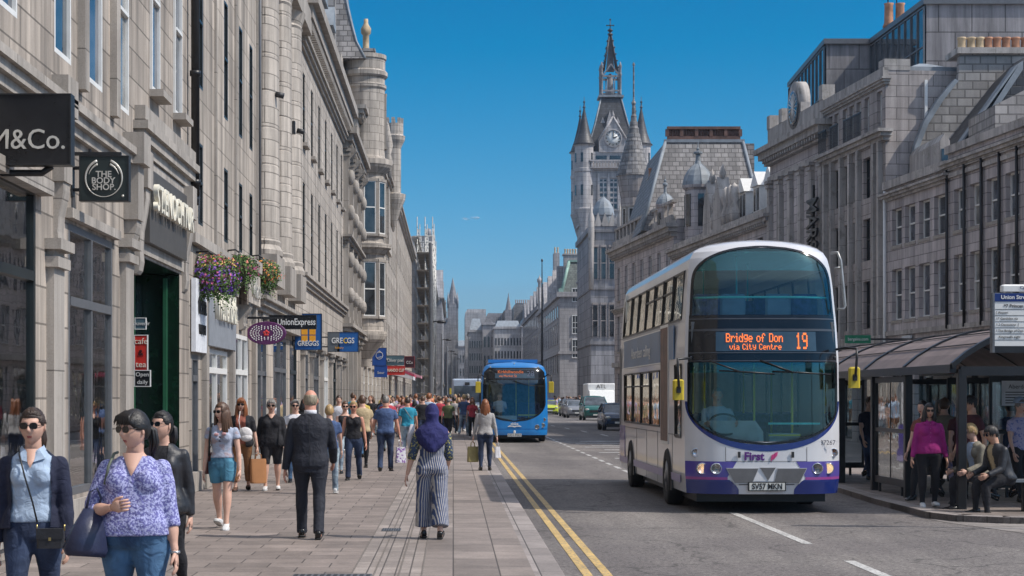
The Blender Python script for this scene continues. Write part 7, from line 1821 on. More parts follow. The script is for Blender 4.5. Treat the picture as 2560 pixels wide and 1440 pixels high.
def hair(par, c, R3, H, style, mat, J, seed=0, res=1):
    A, Bq, Cq = .0475*H, .0605*H, .0705*H; b = MB(); nu, nv = (40, 30) if res > 0 else (20, 16)
    vs = []
    hl = {'buzz': (.50, .05, -.50), 'short': (.42, -.05, -.62), 'bob': (.48, -.95, -.95), 'long': (.50, -.95, -.95), 'pony': (.46, .02, -.55), 'bun': (.46, .02, -.55), 'fringe': (.28, -.05, -.55), 'longfringe': (.26, -.95, -.95), 'sidepart': (.50, -.2, -.7), 'bald': (1.2, .05, -.5)}[style]
    th_ = {'buzz': 1.025, 'bald': 1.02, 'short': 1.10, 'pony': 1.075, 'bun': 1.075}.get(style, 1.12)
    for i in range(nv+1):
        t = pi*i/nv
        for j in range(nu):
            ph = 2*pi*j/nu; x, y, z = sin(t)*cos(ph), sin(t)*sin(ph), cos(t)
            fr = -y                                           # 1 front, 0 side, -1 back
            if fr > .25: zl = hl[0] + (hl[1]-hl[0])*max(0, min(1, (abs(x)-.62)/.30))
            elif fr > -.1: zl = hl[1]
            else: zl = hl[1] + (hl[2]-hl[1])*min(1, (-fr-.1)/.3)
            if style == 'bald' : zl = zl if fr < .35 else 9; 
            if style == 'bald' and z > .55: zl = 9
            q = max(0, min(1, (z - zl)/.10 + .5)); r = .90 + (th_ - .90)*q
            r += q*(.035*mnoise.noise(Vector((x*7+seed, y*7, z*2.2))) + .02*mnoise.noise(Vector((x*18+seed, y*18, z*5)))) * (0 if style in ('buzz', 'bald') else 1)
            ry = r*(1.04 if y > 0 else .97); 
            if z < -.2 and y > 0: ry *= 1 - .35*(-z-.2)
            vs.append(tuple(c + R3 @ Vector((x*A*r*(1 - .12*max(0, -z)), y*Bq*ry + .002*H, z*Cq*r + .001*H))))
    fs = [(i*nu+j, (i+1)*nu+j, (i+1)*nu+(j+1) % nu, i*nu+(j+1) % nu) for i in range(nv) for j in range(nu)]
    b.add(vs, fs, 0, True)
    loc = lambda x, y, z: c + R3 @ Vector((x*H*1.06, y*H*1.06, z*H*1.06)); rnd = random.Random(seed)
    if style in ('long', 'longfringe', 'bob'):
        L = .18 if style != 'bob' else .075; k = 26
        for i in range(k):
            a = -.25*pi + 1.5*pi*i/(k-1); x, y = .046*cos(a), .052*sin(a)+.008
            l = L*rnd.uniform(.85, 1.12)
            b.tube([loc(x*.8, y*.8, .035), loc(x*1.05, y*1.0, -.01), loc(x*1.15, y*1.05, -.045), loc(x*1.25+rnd.uniform(-.01,.01), y*1.08+.006, -.045-l*.5), loc(x*1.1+rnd.uniform(-.012,.012), y*1.0+.008, -.045-l)], [.006*H, .011*H, .012*H, .011*H, .003*H], 6)
    if style not in ('buzz', 'bald') and res > 0:
        for i in range(170):
            t = rnd.uniform(-1.25, 1.25); z0 = .62 if abs(t) < .7 else .25
            if style == 'short': v0 = Vector((rnd.uniform(-1, 1), rnd.uniform(-.5, 1), rnd.uniform(.2, 1))).normalized(); v1 = (v0 + Vector((.5*v0.x, -.35, -.7))).normalized()
            else: v0 = Vector((sin(t), -cos(t)*.75, z0)).normalized(); v1 = Vector((rnd.uniform(-.35, .35), .95, rnd.uniform(-.1, .75))).normalized()
            if style in ('long', 'bob', 'longfringe'): v1 = Vector((sin(t)*1.0+.3*(1 if t > 0 else -1), .35, -.7)).normalized(); v0 = Vector((.05*(1 if t > 0 else -1), -.6+rnd.random()*1.3, 1)).normalized()
            pts = []; kk = rnd.uniform(.01, .045)
            for q in (0, .25, .5, .75, 1):
                v = v0.lerp(v1, q).normalized(); k = 1.07 + kk*sin(pi*q); pts.append(c + R3 @ Vector((v.x*A*k, v.y*Bq*k*(1.04 if v.y > 0 else .97), v.z*Cq*k)))
            b.tube(pts, [.0010*H, .0027*H, .0030*H, .0027*H, .0010*H], 5)
    if style == 'pony':
        b.ell(loc(0, .062, .012), .014*H, .014*H, .014*H, 8, 6)
        for i in range(9): dx, dy = rnd.uniform(-.012, .012), rnd.uniform(-.008, .01); b.tube([loc(dx*.4, .058, .014), loc(dx+.012, .076+dy, -.005), loc(dx*1.3+.016, .080+dy, -.05), loc(dx*1.6+.012, .070+dy, -.10+rnd.uniform(-.02,.02))], [.006*H, .010*H, .009*H, .002*H], 6)
    if style == 'bun': b.ell(loc(0, .066, .02), .022*H, .018*H, .022*H, 10, 8)
    if style in ('fringe', 'longfringe'):
        for i in range(30): x = -.036+.072*i/29; b.tube([loc(x*.5, -.020, .066), loc(x*.9, -.052, .048), loc(x*1.06+rnd.uniform(-.004,.004), -.060, .022+rnd.uniform(-.009,.006))], [.006*H, .0055*H, .001*H], 5)
    if style == 'sidepart':
        for i in range(14): x = .030-.068*i/13; b.tube([loc(.012, -.01, .070), loc(x*.9, -.046, .056), loc(x*1.28, -.040, .020 if abs(x) > .02 else .036)], [.008*H, .010*H, .004*H], 6)
    return b.build('hair', mat, par)

def glasses(par, c, R3, H, m=None, name='sunglasses', thin=False):
    b = MB(); loc = lambda x, y, z: c + R3 @ Vector((x*H*1.06, y*H*1.06, z*H*1.06))
    for s_ in (-1, 1):
        n = 14; pts = []
        for j in range(n):
            a = 2*pi*j/n; ca, sa = cos(a), sin(a); pts.append((s_*.0185 + .0150*abs(ca)**.75*(1 if ca > 0 else -1), .0035 + .0115*abs(sa)**.8*(1 if sa > 0 else -1)))
        f_ = lambda x: -.0565 + .20*abs(x)**1.0*.35
        b.loft([[tuple(loc(x, f_(x)-.0012, z)) for x, z in pts], [tuple(loc(x, f_(x)+.0012, z)) for x, z in pts]], 0 if not thin else 1)
        b.tube([loc(x, f_(x)-.0005, z) for x, z in pts + pts[:1]], .0011*H, 4, 1)
        b.tube([loc(s_*.034, -.049, .006), loc(s_*.043, -.030, .006), loc(s_*.045, .002, .004)], .0016*H, 4, 1)
    b.tube([loc(-.006, -.0575, .005), loc(0, -.059, .007), loc(.006, -.0575, .005)], .0013*H, 4, 1)
    return b.build(name, [M_LENS, m or M_BLACK], par)

def make_person(label, X, D, H=1.7, face=0, female=True, bf=1.0, belly=0, legs=((16, 6), (-14, 22)), arms=((12, 7, 14, 4), (-14, 7, 12, 4)), skin='light',
                top=None, bottom=None, hairs=('short', 'brown'), shoes=None, shades=False, specs=False, headturn=(0, 0), res=1, group=None, lean=2, seat=None, Z=0.0, sleeve=None,
                hem=.50, neckcut=.825, jacket=None, jhem=.47, jopen=True, blen=1.0, wide=0, curl=(.5, .5), handfwd=None, stance=2, extras=None, jsl=.98, cat='person', shoekind='trainer', topflare=0, shw=1.0, inw=(None, None), name='person', anim=None):
    r = thing(name, label, cat, (X, D, Z), radians(face), group)
    sp = dict(legs=legs, arms=arms, lean=lean, stance=stance, shw=(shw*(.96 if female else 1.06)), hipw=1+(bf-1)*.4)
    if seat is not None: sp['seat'] = seat; sp['toe'] = False
    J = pose(H, sp); tab = TORSO_F if female else TORSO_M; vox = {2: .0095, 1: .014, 0: .024}[res]; af = 1+(bf-1)*.8; lf = 1+(bf-1)*.75
    hd = J['T'](0, -.014*H, .925*H); yw, pt = headturn; R3 = Matrix.Rotation(radians(yw), 3, 'Z') @ Matrix.Rotation(radians(-pt + 1.0*lean), 3, 'X')
    TH = [.058, .059, .055, .048, .041, .036, .035, .037, .035, .029, .023, .0205, .021]
    if jacket and not jopen: hem = .62
    # body
    cs = -.010 if top or jacket else 0; b = MB(); torso(b, J, H, tab, bf, .495 if bottom else .468, .885, cs, belly)
    if female:
        for s_ in (-1, 1): b.ell(J['T'](s_*.043*H*af, -(.040+.014*(bf-1))*H*1.05, .728*H), .033*H*af, .029*H*af, .034*H*af, 12, 8)
    for s_, nm in ((-1, 'R'), (1, 'L')):
        hp, kn, an = J['hip'+nm], J['knee'+nm], J['ank'+nm]
        limb(b, [hp + Vector((0, 0, .02*H)), kn, an], [q*H*(1+(lf-1)*(1-i/12))*(.86 if bottom and i/12 < blen-.08 else 1) for i, q in enumerate(TH)])
        b.ell(hp + Vector((s_*.0, .024*H, -.012*H)), .042*H*lf, .042*H*lf, .045*H*lf, 12, 8)
        foot = Matrix.Rotation(J['pitch'+nm]*.8, 3, 'X'); b.tube([an + foot @ Vector((0, .03*H, -.02*H)), an + foot @ Vector((0, -.03*H, -.022*H)), an + foot @ Vector((0, -.09*H, -.032*H))], [.022*H, .022*H, .012*H], 10)
        sh, el, wr = J['sh'+nm], J['el'+nm], J['wr'+nm]
        sc_ = jsl if jacket else (sleeve or 0)
        limb(b, [sh + Vector((-s_*.022*H, 0, .004*H)), sh, el, wr], [q*H*(.86 if i/9 < sc_-.1 else 1) for i, q in enumerate((.020*af, .0265*af, .0265*af, .0250*af, .0235*af, .0215*af, .022*af, .0195*af, .0165, .0145))], 12)
        b.ell(sh, .026*H*af, .026*H*af, .026*H*af, 12, 8)
    neck = J['T'](0, .004*H, .845*H); b.tube([neck, hd + R3 @ Vector((0, .012*H, -.025*H))], [.034*H if female else .039*H, .031*H if female else .037*H], 12)
    me = remeshed('body', b, vox, 3); ex = MB(); ex = mb_from([(me, 0)]); TRASH.append(me)
    nm_ = len(ex.v); hb = MB(); head_mesh(hb, hd, H, R3, res, female); hme = weld(hb.mesh('h', [])); 
    hh = mb_from([(hme, None)]); n0 = len(ex.v); ex.v += hh.v; ex.f += [[n0+i for i in f] for f in hh.f]; ex.m += hh.m; ex.sm += hh.sm; TRASH.append(hme)
    if not shades:
        for s_ in (-1, 1): ex.ell(hd + R3 @ Vector((s_*.0165*H, -.0480*H, .004*H)), .0075*H, .004*H, .0042*H, 8, 5, 2); ex.ell(hd + R3 @ Vector((s_*.0165*H, -.0512*H, .004*H)), .0034*H, .002*H, .0036*H, 6, 4, 3)
        for s_ in (-1, 1): ex.tube([hd + R3 @ Vector((s_*.008*H, -.0545*H, .016*H)), hd + R3 @ Vector((s_*.018*H, -.0535*H, .020*H)), hd + R3 @ Vector((s_*.029*H, -.0455*H, .017*H))], .0017*H, 4, 3)
    tips = {}
    for s_, nm, cu, iw in ((-1, 'R', curl[0], inw[0]), (1, 'L', curl[1], inw[1])):
        tips[nm] = hand(ex, J['wr'+nm], J['fa'+nm], Vector(iw) if iw else Vector((-s_, 0, 0)), H, cu, s_, Vector(handfwd or (0, -1, 0)), 0, 6 if res else 5)
    ex.build('body', [SK[skin], M_LIP, M_EYEW, HAIR[hairs[1]] if hairs[1] in HAIR else M_BLACK], r)
    J['tip'] = tips; J['hd'] = hd; J['R3'] = R3; J['H'] = H
    # clothes
    def arm_part(bb, nm, s_, frac, add, loose=0):
        sh, el, wr = J['sh'+nm], J['el'+nm], J['wr'+nm]; rad = [.026, .0275, .0275, .0260, .0245, .0225, .0225, .020, .018, .0165]
        pts = [sh + Vector((-s_*.02*H, 0, .004*H)), sh]; tot = (el-sh).length + (wr-el).length; ln = tot*frac
        if ln <= (el-sh).length: pts.append(sh + (el-sh).normalized()*ln)
        else: pts += [el, el + (wr-el).normalized()*(ln-(el-sh).length)]
        m_ = max(3, round(10*frac)); limb(bb, pts, [rad[min(9, i)]*H*af + add + loose*(i/m_) for i in range(m_)], 12)
        bb.ell(sh, .0265*H*af+add*.7, .0265*H*af+add*.7, .0265*H*af+add*.6, 12, 8)
    wr_ = .0045 if res else .003
    if top:
        b = MB(); torso(b, J, H, tab, bf, hem, neckcut, .010, belly, flare=topflare)
        if female:
            for s_ in (-1, 1): b.ell(J['T'](s_*.043*H*af, -(.046+.014*(bf-1))*H*1.05, .728*H), .036*H*af+.010, .032*H*af+.011, .037*H*af+.010, 12, 8)
        for s_, nm in ((-1, 'R'), (1, 'L')):
            if sleeve: arm_part(b, nm, s_, sleeve, .007 if sleeve > .5 else .010, .0 if sleeve > .5 else .012)
            if hem < .53: b.ell(J['hip'+nm] + Vector((0, .028*H, .0)), .052*H*lf+.010, .050*H*lf+.012, .045*H*lf, 12, 8) if seat is None else None
        me = remeshed('top', b, vox, 3, wr_, 3)
        if neckcut > .82:                                        # open V or round neck: cut the front of the collar
            pass
        me.materials.append(top); o = bpy.data.objects.new('top', me); COL.objects.link(o); o.parent = r
    if jacket:
        b = MB(); torso(b, J, H, tab, bf*1.02, jhem, .838, .020, belly, flare=.10 if not jopen else .25)
        if female:
            for s_ in (-1, 1): b.ell(J['T'](s_*.045*H*af, -.046*H, .728*H), .037*H*af+.016, .032*H*af+.016, .037*H*af+.016, 12, 8)
        for s_, nm in ((-1, 'R'), (1, 'L')): arm_part(b, nm, s_, jsl, .014)
        me = remeshed('jacket', b, vox, 3, wr_*1.2, 8)
        if jopen:                                                # open front: drop the faces over the chest
            import bmesh
            bm = bmesh.new(); bm.from_mesh(me); wd = jopen if isinstance(jopen, float) else .30
            ymid = J['T'](0, 0, .65*H).y
            kill = [f for f in bm.faces if f.calc_center_median().y < ymid - .0*H and abs(f.calc_center_median().x) < wd*.10*H*bf*(1.5) and J['T'](0,0,(jhem-.05)*H).z - .05 < f.calc_center_median().z < J['T'](0, 0, .86*H).z and f.calc_center_median().y < J['T'](0, 0, .65*H).y - .02*H]
            bmesh.ops.delete(bm, geom=kill, context='FACES'); bm.to_mesh(me); bm.free()
        me.materials.append(jacket); o = bpy.data.objects.new('jacket', me); COL.objects.link(o); o.parent = r
    if bottom:
        b = MB(); torso(b, J, H, tab, bf, .475, min(.605, (.52 if jacket and not jopen else hem)+.045), .004, belly, flare=.0)
        for s_, nm in ((-1, 'R'), (1, 'L')):
            hp, kn, an = J['hip'+nm], J['knee'+nm], J['ank'+nm]; e = an + (an-kn).normalized()*.012*H
            tot = (kn-hp).length + (e-kn).length; ln = tot*blen; top_ = hp + Vector((0, 0, .02*H))
            pts = [top_, kn, kn + (e-kn)*((ln-(kn-hp).length)/(e-kn).length)] if ln > (kn-hp).length else [top_, hp + (kn-hp)*(ln/(kn-hp).length)]
            m_ = max(4, round(12*blen)); rad = []
            for i in range(m_+1):
                q = TH[min(12, i)]*H*(1+(lf-1)*(1-i/12)) + .008
                if wide == 1: q = max(q, .036*H)
                elif wide == 2: q = max(q, .058*H - .0*i) + .010*(i/12)
                elif wide == 3: q += .004 + .005*(i/m_)
                rad.append(q)
            limb(b, pts, rad, 14); b.ell(hp + Vector((0, .028*H, -.012*H)), .053*H*lf+.007, .051*H*lf+.008, .055*H*lf, 12, 8)
        me = remeshed('bottoms', b, vox, 3, wr_*(1.6 if wide == 2 else 1.0), 5); me.materials.append(bottom)
        o = bpy.data.objects.new('trousers' if blen > .6 else 'shorts', me); COL.objects.link(o); o.parent = r
    if shoes:
        for nm in ('R', 'L'): shoe(r, J['ank'+nm] + Vector((0, 0, .0)), J['pitch'+nm]*.75, radians(-4 if nm == 'R' else 4), H, shoes, shoekind)
    if hairs[0] != 'none': hair(r, hd, R3, H, hairs[0], HAIR[hairs[1]], J, seed=int(H*1000) % 97, res=min(res, 1))
    if shades: glasses(r, hd, R3, H)
    if specs: glasses(r, hd, R3, H, M_BLACK, 'spectacles', False)
    if extras: extras(r, J)
    return r, J

M_SHW = [plain('trainer_white', (.62, .62, .62), .5), plain('sole_white', (.55, .55, .54), .6)]; M_SHB = [plain('shoe_black_leather', (.014, .013, .013), .25), plain('sole_black', (.02, .02, .02), .7)]
M_SHBR = [plain('shoe_brown', (.10, .05, .03), .4), MATS['sole_black']]
DEN = cloth('denim_blue', (.030, .075, .155), kind='denim'); DEND = cloth('denim_dark', (.016, .028, .065), kind='denim'); DENL = cloth('denim_light', (.20, .27, .34), kind='denim'); DENT = cloth('denim_teal', (.035, .12, .20), kind='denim')
BLK = cloth('black_cotton', (.014, .014, .018)); NAVY = cloth('navy_knit', (.012, .016, .040)); SUIT = cloth('suit_wool', (.014, .016, .026), .8); PBLUE = cloth('pale_blue_polo', (.36, .46, .60)); FLOR = cloth('floral_blouse', (.40, .42, .66), kind='floral', c2=(.13, .13, .34), sc=1.5)
GT = cloth('grey_blue_tee', (.34, .38, .48), kind='print', c2=(.40, .34, .38), sc=.5); WTEE = cloth('white_tee', (.62, .62, .66)); BPOLO = cloth('blue_polo', (.055, .095, .21)); TEALT = cloth('teal_tee', (.02, .24, .36)); RED = cloth('red_top', (.42, .045, .07)); GREYS = cloth('grey_sweater', (.34, .33, .33)); MAGS = cloth('magenta_shirt', (.30, .015, .16)); STR = cloth('striped_jumpsuit', (.045, .07, .16), kind='stripes', c2=(.42, .40, .38)); HIJ = cloth('hijab_navy', (.016, .018, .10)); LEA = plain('black_leather', (.018, .019, .024), .48, 0, .4, 5, bmp=.4); OLIVE = cloth('olive_pack', (.10, .12, .05)); BEIGE = cloth('beige_shirt', (.42, .33, .20)); BROWNC = cloth('brown_cloth', (.22, .10, .04)); KHAKI = cloth('khaki_jacket', (.20, .18, .14)); MAROON = cloth('maroon_top', (.06, .015, .022)); LILAC = cloth('lilac_print', (.40, .36, .50), kind='print', c2=(.16, .18, .40)); PATT = cloth('patterned_sleeve', (.03, .05, .10), kind='print', c2=(.45, .40, .12), sc=1.6)

def bag_handle(name, label, X, D, zt, w_, h, dep, mat, rz=0, flare=1.0, handle=.14, hm=None, cat='bag', pattern=None):
    """carrier held by two loop handles; zt is where the hand grips"""
    t = thing(name, label, cat, (X, D, zt - handle - h), rz); b = MB()
    rings = []
    for q, f in ((0, flare*.94), (.06, flare), (.5, (1+flare)/2*.99), (.92, 1), (1, .96)):
        n = 16; rings.append([((w_/2)*f*abs(cos(a))**.45*(1 if cos(a) > 0 else -1), dep/2*f*abs(sin(a))**.45*(1 if sin(a) > 0 else -1)*(1 - .55*q), h*q) for a in [2*pi*(k+.5)/n for k in range(n)]])
    b.loft(rings, 0, smooth=False); b.build('bag_body', mat, t)
    b = MB()
    for s_ in (-1, 1): b.tube([(-w_*.2, s_*dep*.12, h*.9), (-w_*.17, s_*dep*.08, h+handle*.7), (0, s_*.008, h+handle), (w_*.17, s_*dep*.08, h+handle*.7), (w_*.2, s_*dep*.12, h*.9)], .007, 6)
    b.build('handle', hm or mat, t); return t
def world_pt(r, p): return r.matrix_basis @ Vector(p)
def strap(r, pts, rad, mat, name='strap'):
    b = MB(); b.tube(pts, rad, 6); return b.build(name, mat, r)
def collar(r, J, mat, spread=.06, name='collar'):
    H = J['H']; b = MB(); T = J['T']
    for s_ in (-1, 1):
        p = [T(s_*.036*H, .030*H, .850*H), T(s_*.043*H, -.010*H, .846*H), T(s_*.030*H, -.042*H, .836*H), T(s_*.004*H, -.054*H, .815*H)]
        q = [T(s_*.046*H, .034*H, .828*H), T(s_*.060*H, -.012*H, .822*H), T(s_*.056*H, -.056*H, .800*H), T(s_*.012*H, -.066*H, .786*H)]
        b.add(p+q, [(0,1,5,4), (1,2,6,5), (2,3,7,6)], 0, False); b.add([v+Vector((0,.004,.006)) for v in p]+[v+Vector((0,.006,.0)) for v in q], [(0,1,5,4), (1,2,6,5), (2,3,7,6)], 0, False)
    return b.build(name, mat, r)
def vneck(r, J, depth, w_, skin, name='neckline', round_=False):
    """skin showing in the neck opening: a thin shaped patch lying on the chest"""
    H = J['H']; T = J['T']; b = MB(); n = 8; rows = []
    for i in range(n+1):
        z = .838 - depth*i/n; hw = w_*(1-i/n)**(.5 if round_ else .9) + .001
        yb = -(.036 + .030*min(1, (i/n*depth)/.06))
        rows.append([T(hw*(k/4-1)*H, (yb + .012*abs(k/4-1)**2*(hw/.03 if hw > .01 else 0) )*H - .017, z*H) for k in range(9)])
    vs = [v for row in rows for v in row]; b.add(vs, [(i*9+k, i*9+k+1, (i+1)*9+k+1, (i+1)*9+k) for i in range(n) for k in range(8)], 0, True)
    return b.build(name, skin, r)
# ---------------------------------------------------------------- the people in the photograph
def foot(px, py): D = 1.7*F/(py-992); return PX(px, D), D
# 1 woman in navy cardigan and pale blue polo shirt
def ex1(r, J):
    H = J['H']; T = J['T']; vneck(r, J, .075, .028, SK['light']); collar(r, J, PBLUE)
    strap(r, [T(.075*H, .03*H, .83*H), T(.060*H, -.02*H, .838*H), T(-.0*H, -.092*H, .76*H), T(-.045*H, -.088*H, .66*H)][:0] + [T(-.055*H, .0, .842*H), T(-.045*H, -.055*H, .815*H), T(-.015*H, -.112*H, .73*H), T(.010*H, -.088*H, .63*H), T(.030*H, -.098*H, .55*H)], .006, M_BLACK)
p1, J1 = make_person('woman in a navy cardigan and pale blue polo shirt with tortoiseshell sunglasses, bottom left corner', PX(84, 11.7), 11.7, 1.63, 4, True, 1.04, legs=((10, 6), (-8, 14)), arms=((-6, 8, 8, 2), (4, 9, 14, 4)),
    top=PBLUE, sleeve=None, hem=.545, jacket=NAVY, jopen=.50, jhem=.52, bottom=DEND, hairs=('pony', 'darkbrown'), shoes=M_SHB, shades=True, headturn=(-6, 2), res=2, extras=ex1)
t = thing('crossbody_bag', 'small black leather crossbody bag hanging at the hip of the woman in the navy cardigan', 'bag', (PX(133, 11.5), 11.43, PZ(1368, 11.5)), radians(4))
b = MB(); b.bbox(-.085, .085, -.035, .035, 0, .125, .016); b.build('pouch', LEA, t); b = MB(); b.bbox(-.087, .087, -.040, -.032, .06, .128, .003); b.build('flap', LEA, t); b = MB(); b.box(-.008, .008, -.045, -.04, .05, .07); b.cyl((-.086, 0, .11), (-.086, 0, .15), .005, 6); b.cyl((.086, 0, .11), (.086, 0, .15), .005, 6); b.build('buckle', plain('brass', (.5, .38, .15), .3, .9), t)
# 2 woman in the patterned blouse
def ex2(r, J):
    H = J['H']; T = J['T']; vneck(r, J, .085, .040, SK['light'])
    strap(r, [T(-.070*H, .03*H, .838*H), T(-.074*H, -.02*H, .835*H), T(-.085*H, -.075*H, .79*H), T(-.100*H, -.075*H, .72*H)], .009, plain('olive_strap', (.10, .12, .09), .6))
    b = MB(); b.M = Matrix.Translation(J['wrL']) ; b.lathe([(.031, -.008), (.034, 0), (.031, .008)], (0, 0, 0), 14); b.build('watch', plain('silver_watch', (.5, .5, .5), .25, .8), r)
p2, J2 = make_person('dark haired woman in a blue and lilac patterned blouse and jeans in the foreground', PX(338, 11.1), 11.1, 1.62, 0, True, 1.36, belly=.022, legs=((-8, 14), (10, 6)), arms=((10, 20, 100, 30, (.62, -.66, .12)), (4, 11, 6, 2)),
    top=FLOR, sleeve=.70, hem=.525, bottom=DEN, hairs=('fringe', 'black'), shoes=M_SHB, shades=True, headturn=(-38, 0), res=2, extras=ex2, curl=(.9, .45), inw=((0, 1, 0), None), handfwd=(0, 0, 1), topflare=.05)
hair(p2, J2['hd'], J2['R3'], 1.62, 'pony', HAIR['black'], J2, 5)
t = thing('handbag', 'navy blue slouchy handbag hanging from the arm of the woman in the patterned blouse', 'handbag', (PX(222, 11), 10.95, PZ(1392, 11)), radians(20))
b = MB(); b.loft([[(-.125, -.055, .02), (.10, -.055, 0), (.10, .055, 0), (-.125, .055, .02)], [(-.14, -.065, .06), (.115, -.065, .04), (.115, .065, .04), (-.14, .065, .06)], [(-.085, -.05, .18), (.10, -.05, .17), (.10, .05, .17), (-.085, .05, .18)], [(-.02, -.018, .30), (.075, -.018, .29), (.075, .018, .29), (-.02, .018, .30)]], smooth=True); b.build('bag_body', plain('navy_leather', (.022, .028, .065), .4, 0, .3, 4, bmp=.3), t)
b = MB(); b.tube([(-.01, 0, .28), (.02, 0, .40), (.06, 0, .42), (.085, 0, .36), (.06, 0, .28)], .008, 6); b.build('handle', MATS['navy_leather'], t)
# 3 woman behind in the leather jacket
X, D = PX(408, 14.6), 14.6
make_person('woman in a black leather jacket walking just behind the woman in the patterned blouse', X, D, 1.60, -5, True, 1.0, top=BLK, sleeve=None, jacket=LEA, jopen=.25, bottom=BLK, hairs=('pony', 'black'), shoes=M_SHB, shades=True, headturn=(-25, 8), res=1)
# 4 woman in grey tee and denim shorts
def ex4(r, J):
    H = J['H']; T = J['T']; vneck(r, J, .060, .032, SK['light']); strap(r, [T(-.078*H, .02*H, .832*H), T(-.080*H, -.05*H, .80*H), T(-.092*H, -.05*H, .70*H), T(-.105*H, .0, .58*H)], .012, M_BLACK)
    b = MB()
    for x, z, s_ in ((-.03, .75, .020), (.03, .755, .020), (.0, .73, .012), (0, .70, .014)): b.ell(T(x*H, -.083*H, z*H), s_*H, .006*H, s_*H*.6, 10, 6, 0 if s_ == .020 else 1)
    b.build('shirt_print', [plain('print_pink', (.55, .30, .30), .8), plain('print_dark', (.06, .06, .09), .8)], r)
X, D = foot(556, 1322)
make_person('young woman in a grey blue t-shirt and frayed denim shorts with white trainers', X, D, 1.64, -4, True, .94, legs=((-10, 16), (14, 4)), stance=0, arms=((-4, 9, 4, 2), (4, 10, 10, 4)), top=GT, sleeve=.20, hem=.565, bottom=DENT, blen=.30, wide=3, hairs=('long', 'brown'), shoes=M_SHW, shades=True, headturn=(-32, 0), res=2, extras=ex4)
t = thing('shoulder_bag', 'dark red shoulder bag behind the hip of the young woman in denim shorts', 'bag', (X-.16, D+.16, .78)); b = MB(); b.bbox(-.08, .10, -.05, .05, -.08, .20, .02); b.build('bag_body', plain('dark_red_leather', (.09, .018, .018), .4), t); b = MB(); b.tube([(-.05, 0, .2), (.0, 0, .30), (.06, 0, .2)], .008, 6); b.build('handle', M_BLACK, t)
# 5 red haired woman with the brown carrier
X, D = foot(604, 1228)
p5, J5 = make_person('red haired woman with a fringe in a black tee, carrying a large brown paper bag', X, D, 1.68, 0, True, 1.0, legs=((6, 5), (-8, 10)), arms=((2, 10, 20, 4), (-2, 13, 6, 2)), top=cloth('rust_top', (.30, .10, .07)), sleeve=None, jacket=BLK, jopen=.35, jsl=.45, bottom=BROWNC, blen=.86, wide=1, hairs=('longfringe', 'auburn'), shoes=M_SHBR, shades=True, res=1)
w5 = world_pt(p5, J5['tip']['L']); bag_handle('paper_carrier', 'large brown paper carrier bag held by the red haired woman', w5.x, w5.y, w5.z, .30, .44, .13, plain('kraft_paper', (.36, .16, .06), .7, 0, .15, 3), .5, 1.0, .10)
t = thing('shoulder_bag', 'white slouchy bag across the front of the red haired woman', 'bag', (X+.09, D-.22, .92)); b = MB(); b.ell((0, 0, .12), .13, .07, .12, 14, 10); b.ell((.02, -.02, .05), .11, .06, .07, 12, 8); b.build('bag_body', cloth('white_cotton_bag', (.60, .58, .58)), t); b = MB(); b.tube([(-.09, 0, .2), (-.12, .04, .36), (-.10, .09, .52)], .008, 6); b.build('strap', MATS['white_cotton_bag'], t)
# 6 grey haired woman in black
X, D = foot(679, 1226)
def ex6(r, J): vneck(r, J, .05, .034, SK['light'], round_=True)
make_person('short grey haired woman in a black dress top, black knee shorts and white trainers', X, D, 1.66, 3, True, 1.20, belly=.016, legs=((8, 8), (-4, 6)), arms=((-6, 13, 8, 2), (4, 13, 12, 2)), top=BLK, sleeve=.92, hem=.50, jacket=BLK, jopen=.45, jhem=.45, bottom=BLK, blen=.47, wide=3, hairs=('short', 'grey'), shoes=M_SHW, shades=True, res=1, extras=ex6)
# 7 man in a white tee behind
X, D = foot(738, 1205)
make_person('young man in a white v-neck t-shirt, behind the woman in black', X, D, 1.66, 6, False, .92, top=WTEE, sleeve=.25, bottom=DEN, hairs=('sidepart', 'grey'), shoes=M_SHB, shades=True, res=1, arms=((6, 9, 30, 4), (-8, 8, 8, 2)))
# 8 man in the suit, seen from behind
def ex8(r, J):
    H = J['H']; T = J['T']; b = MB(); b.lathe([(.043*H, 0), (.041*H, .030*H), (.037*H, .031*H)], tuple(T(0, .004*H, .832*H)), 16, sy=.95); b.build('shirt_collar', WTEE, r)
    b = MB(); b.tube([T(0, .086*H, .80*H), T(0, .098*H, .70*H), T(0, .092*H, .60*H), T(0, .104*H, .50*H)], .0025, 4); b.build('back_seam', plain('seam_black', (.006, .006, .008), .9), r)
X, D = foot(776, 1346)
make_person('balding man in a dark navy suit walking away, seen from behind', X, D, 1.80, 180, False, 1.10, legs=((-9, 14), (14, 5)), arms=((14, 12, 34, 14), (-2, 11, 10, 2)), top=WTEE, sleeve=None, jacket=SUIT, jopen=False, jhem=.445, bottom=SUIT, wide=1, hairs=('bald', 'greyblond'), shoes=M_SHB, skin='pink', res=2, extras=ex8, lean=1)
# 9 blonde woman in black vest top
X, D = foot(884, 1200)
def ex9(r, J): vneck(r, J, .055, .045, SK['light'], round_=True)
make_person('blonde woman with tied hair in a black vest top and dark jeans, facing us', X, D, 1.62, -3, True, 1.02, legs=((12, 5), (-9, 14)), arms=((-8, 12, 12, 0), (-2, 11, 8, 2)), top=BLK, sleeve=None, neckcut=.80, hem=.52, bottom=DEND, wide=1, hairs=('pony', 'blonde'), shoes=M_SHB, shades=True, skin='pink', res=1, extras=ex9)
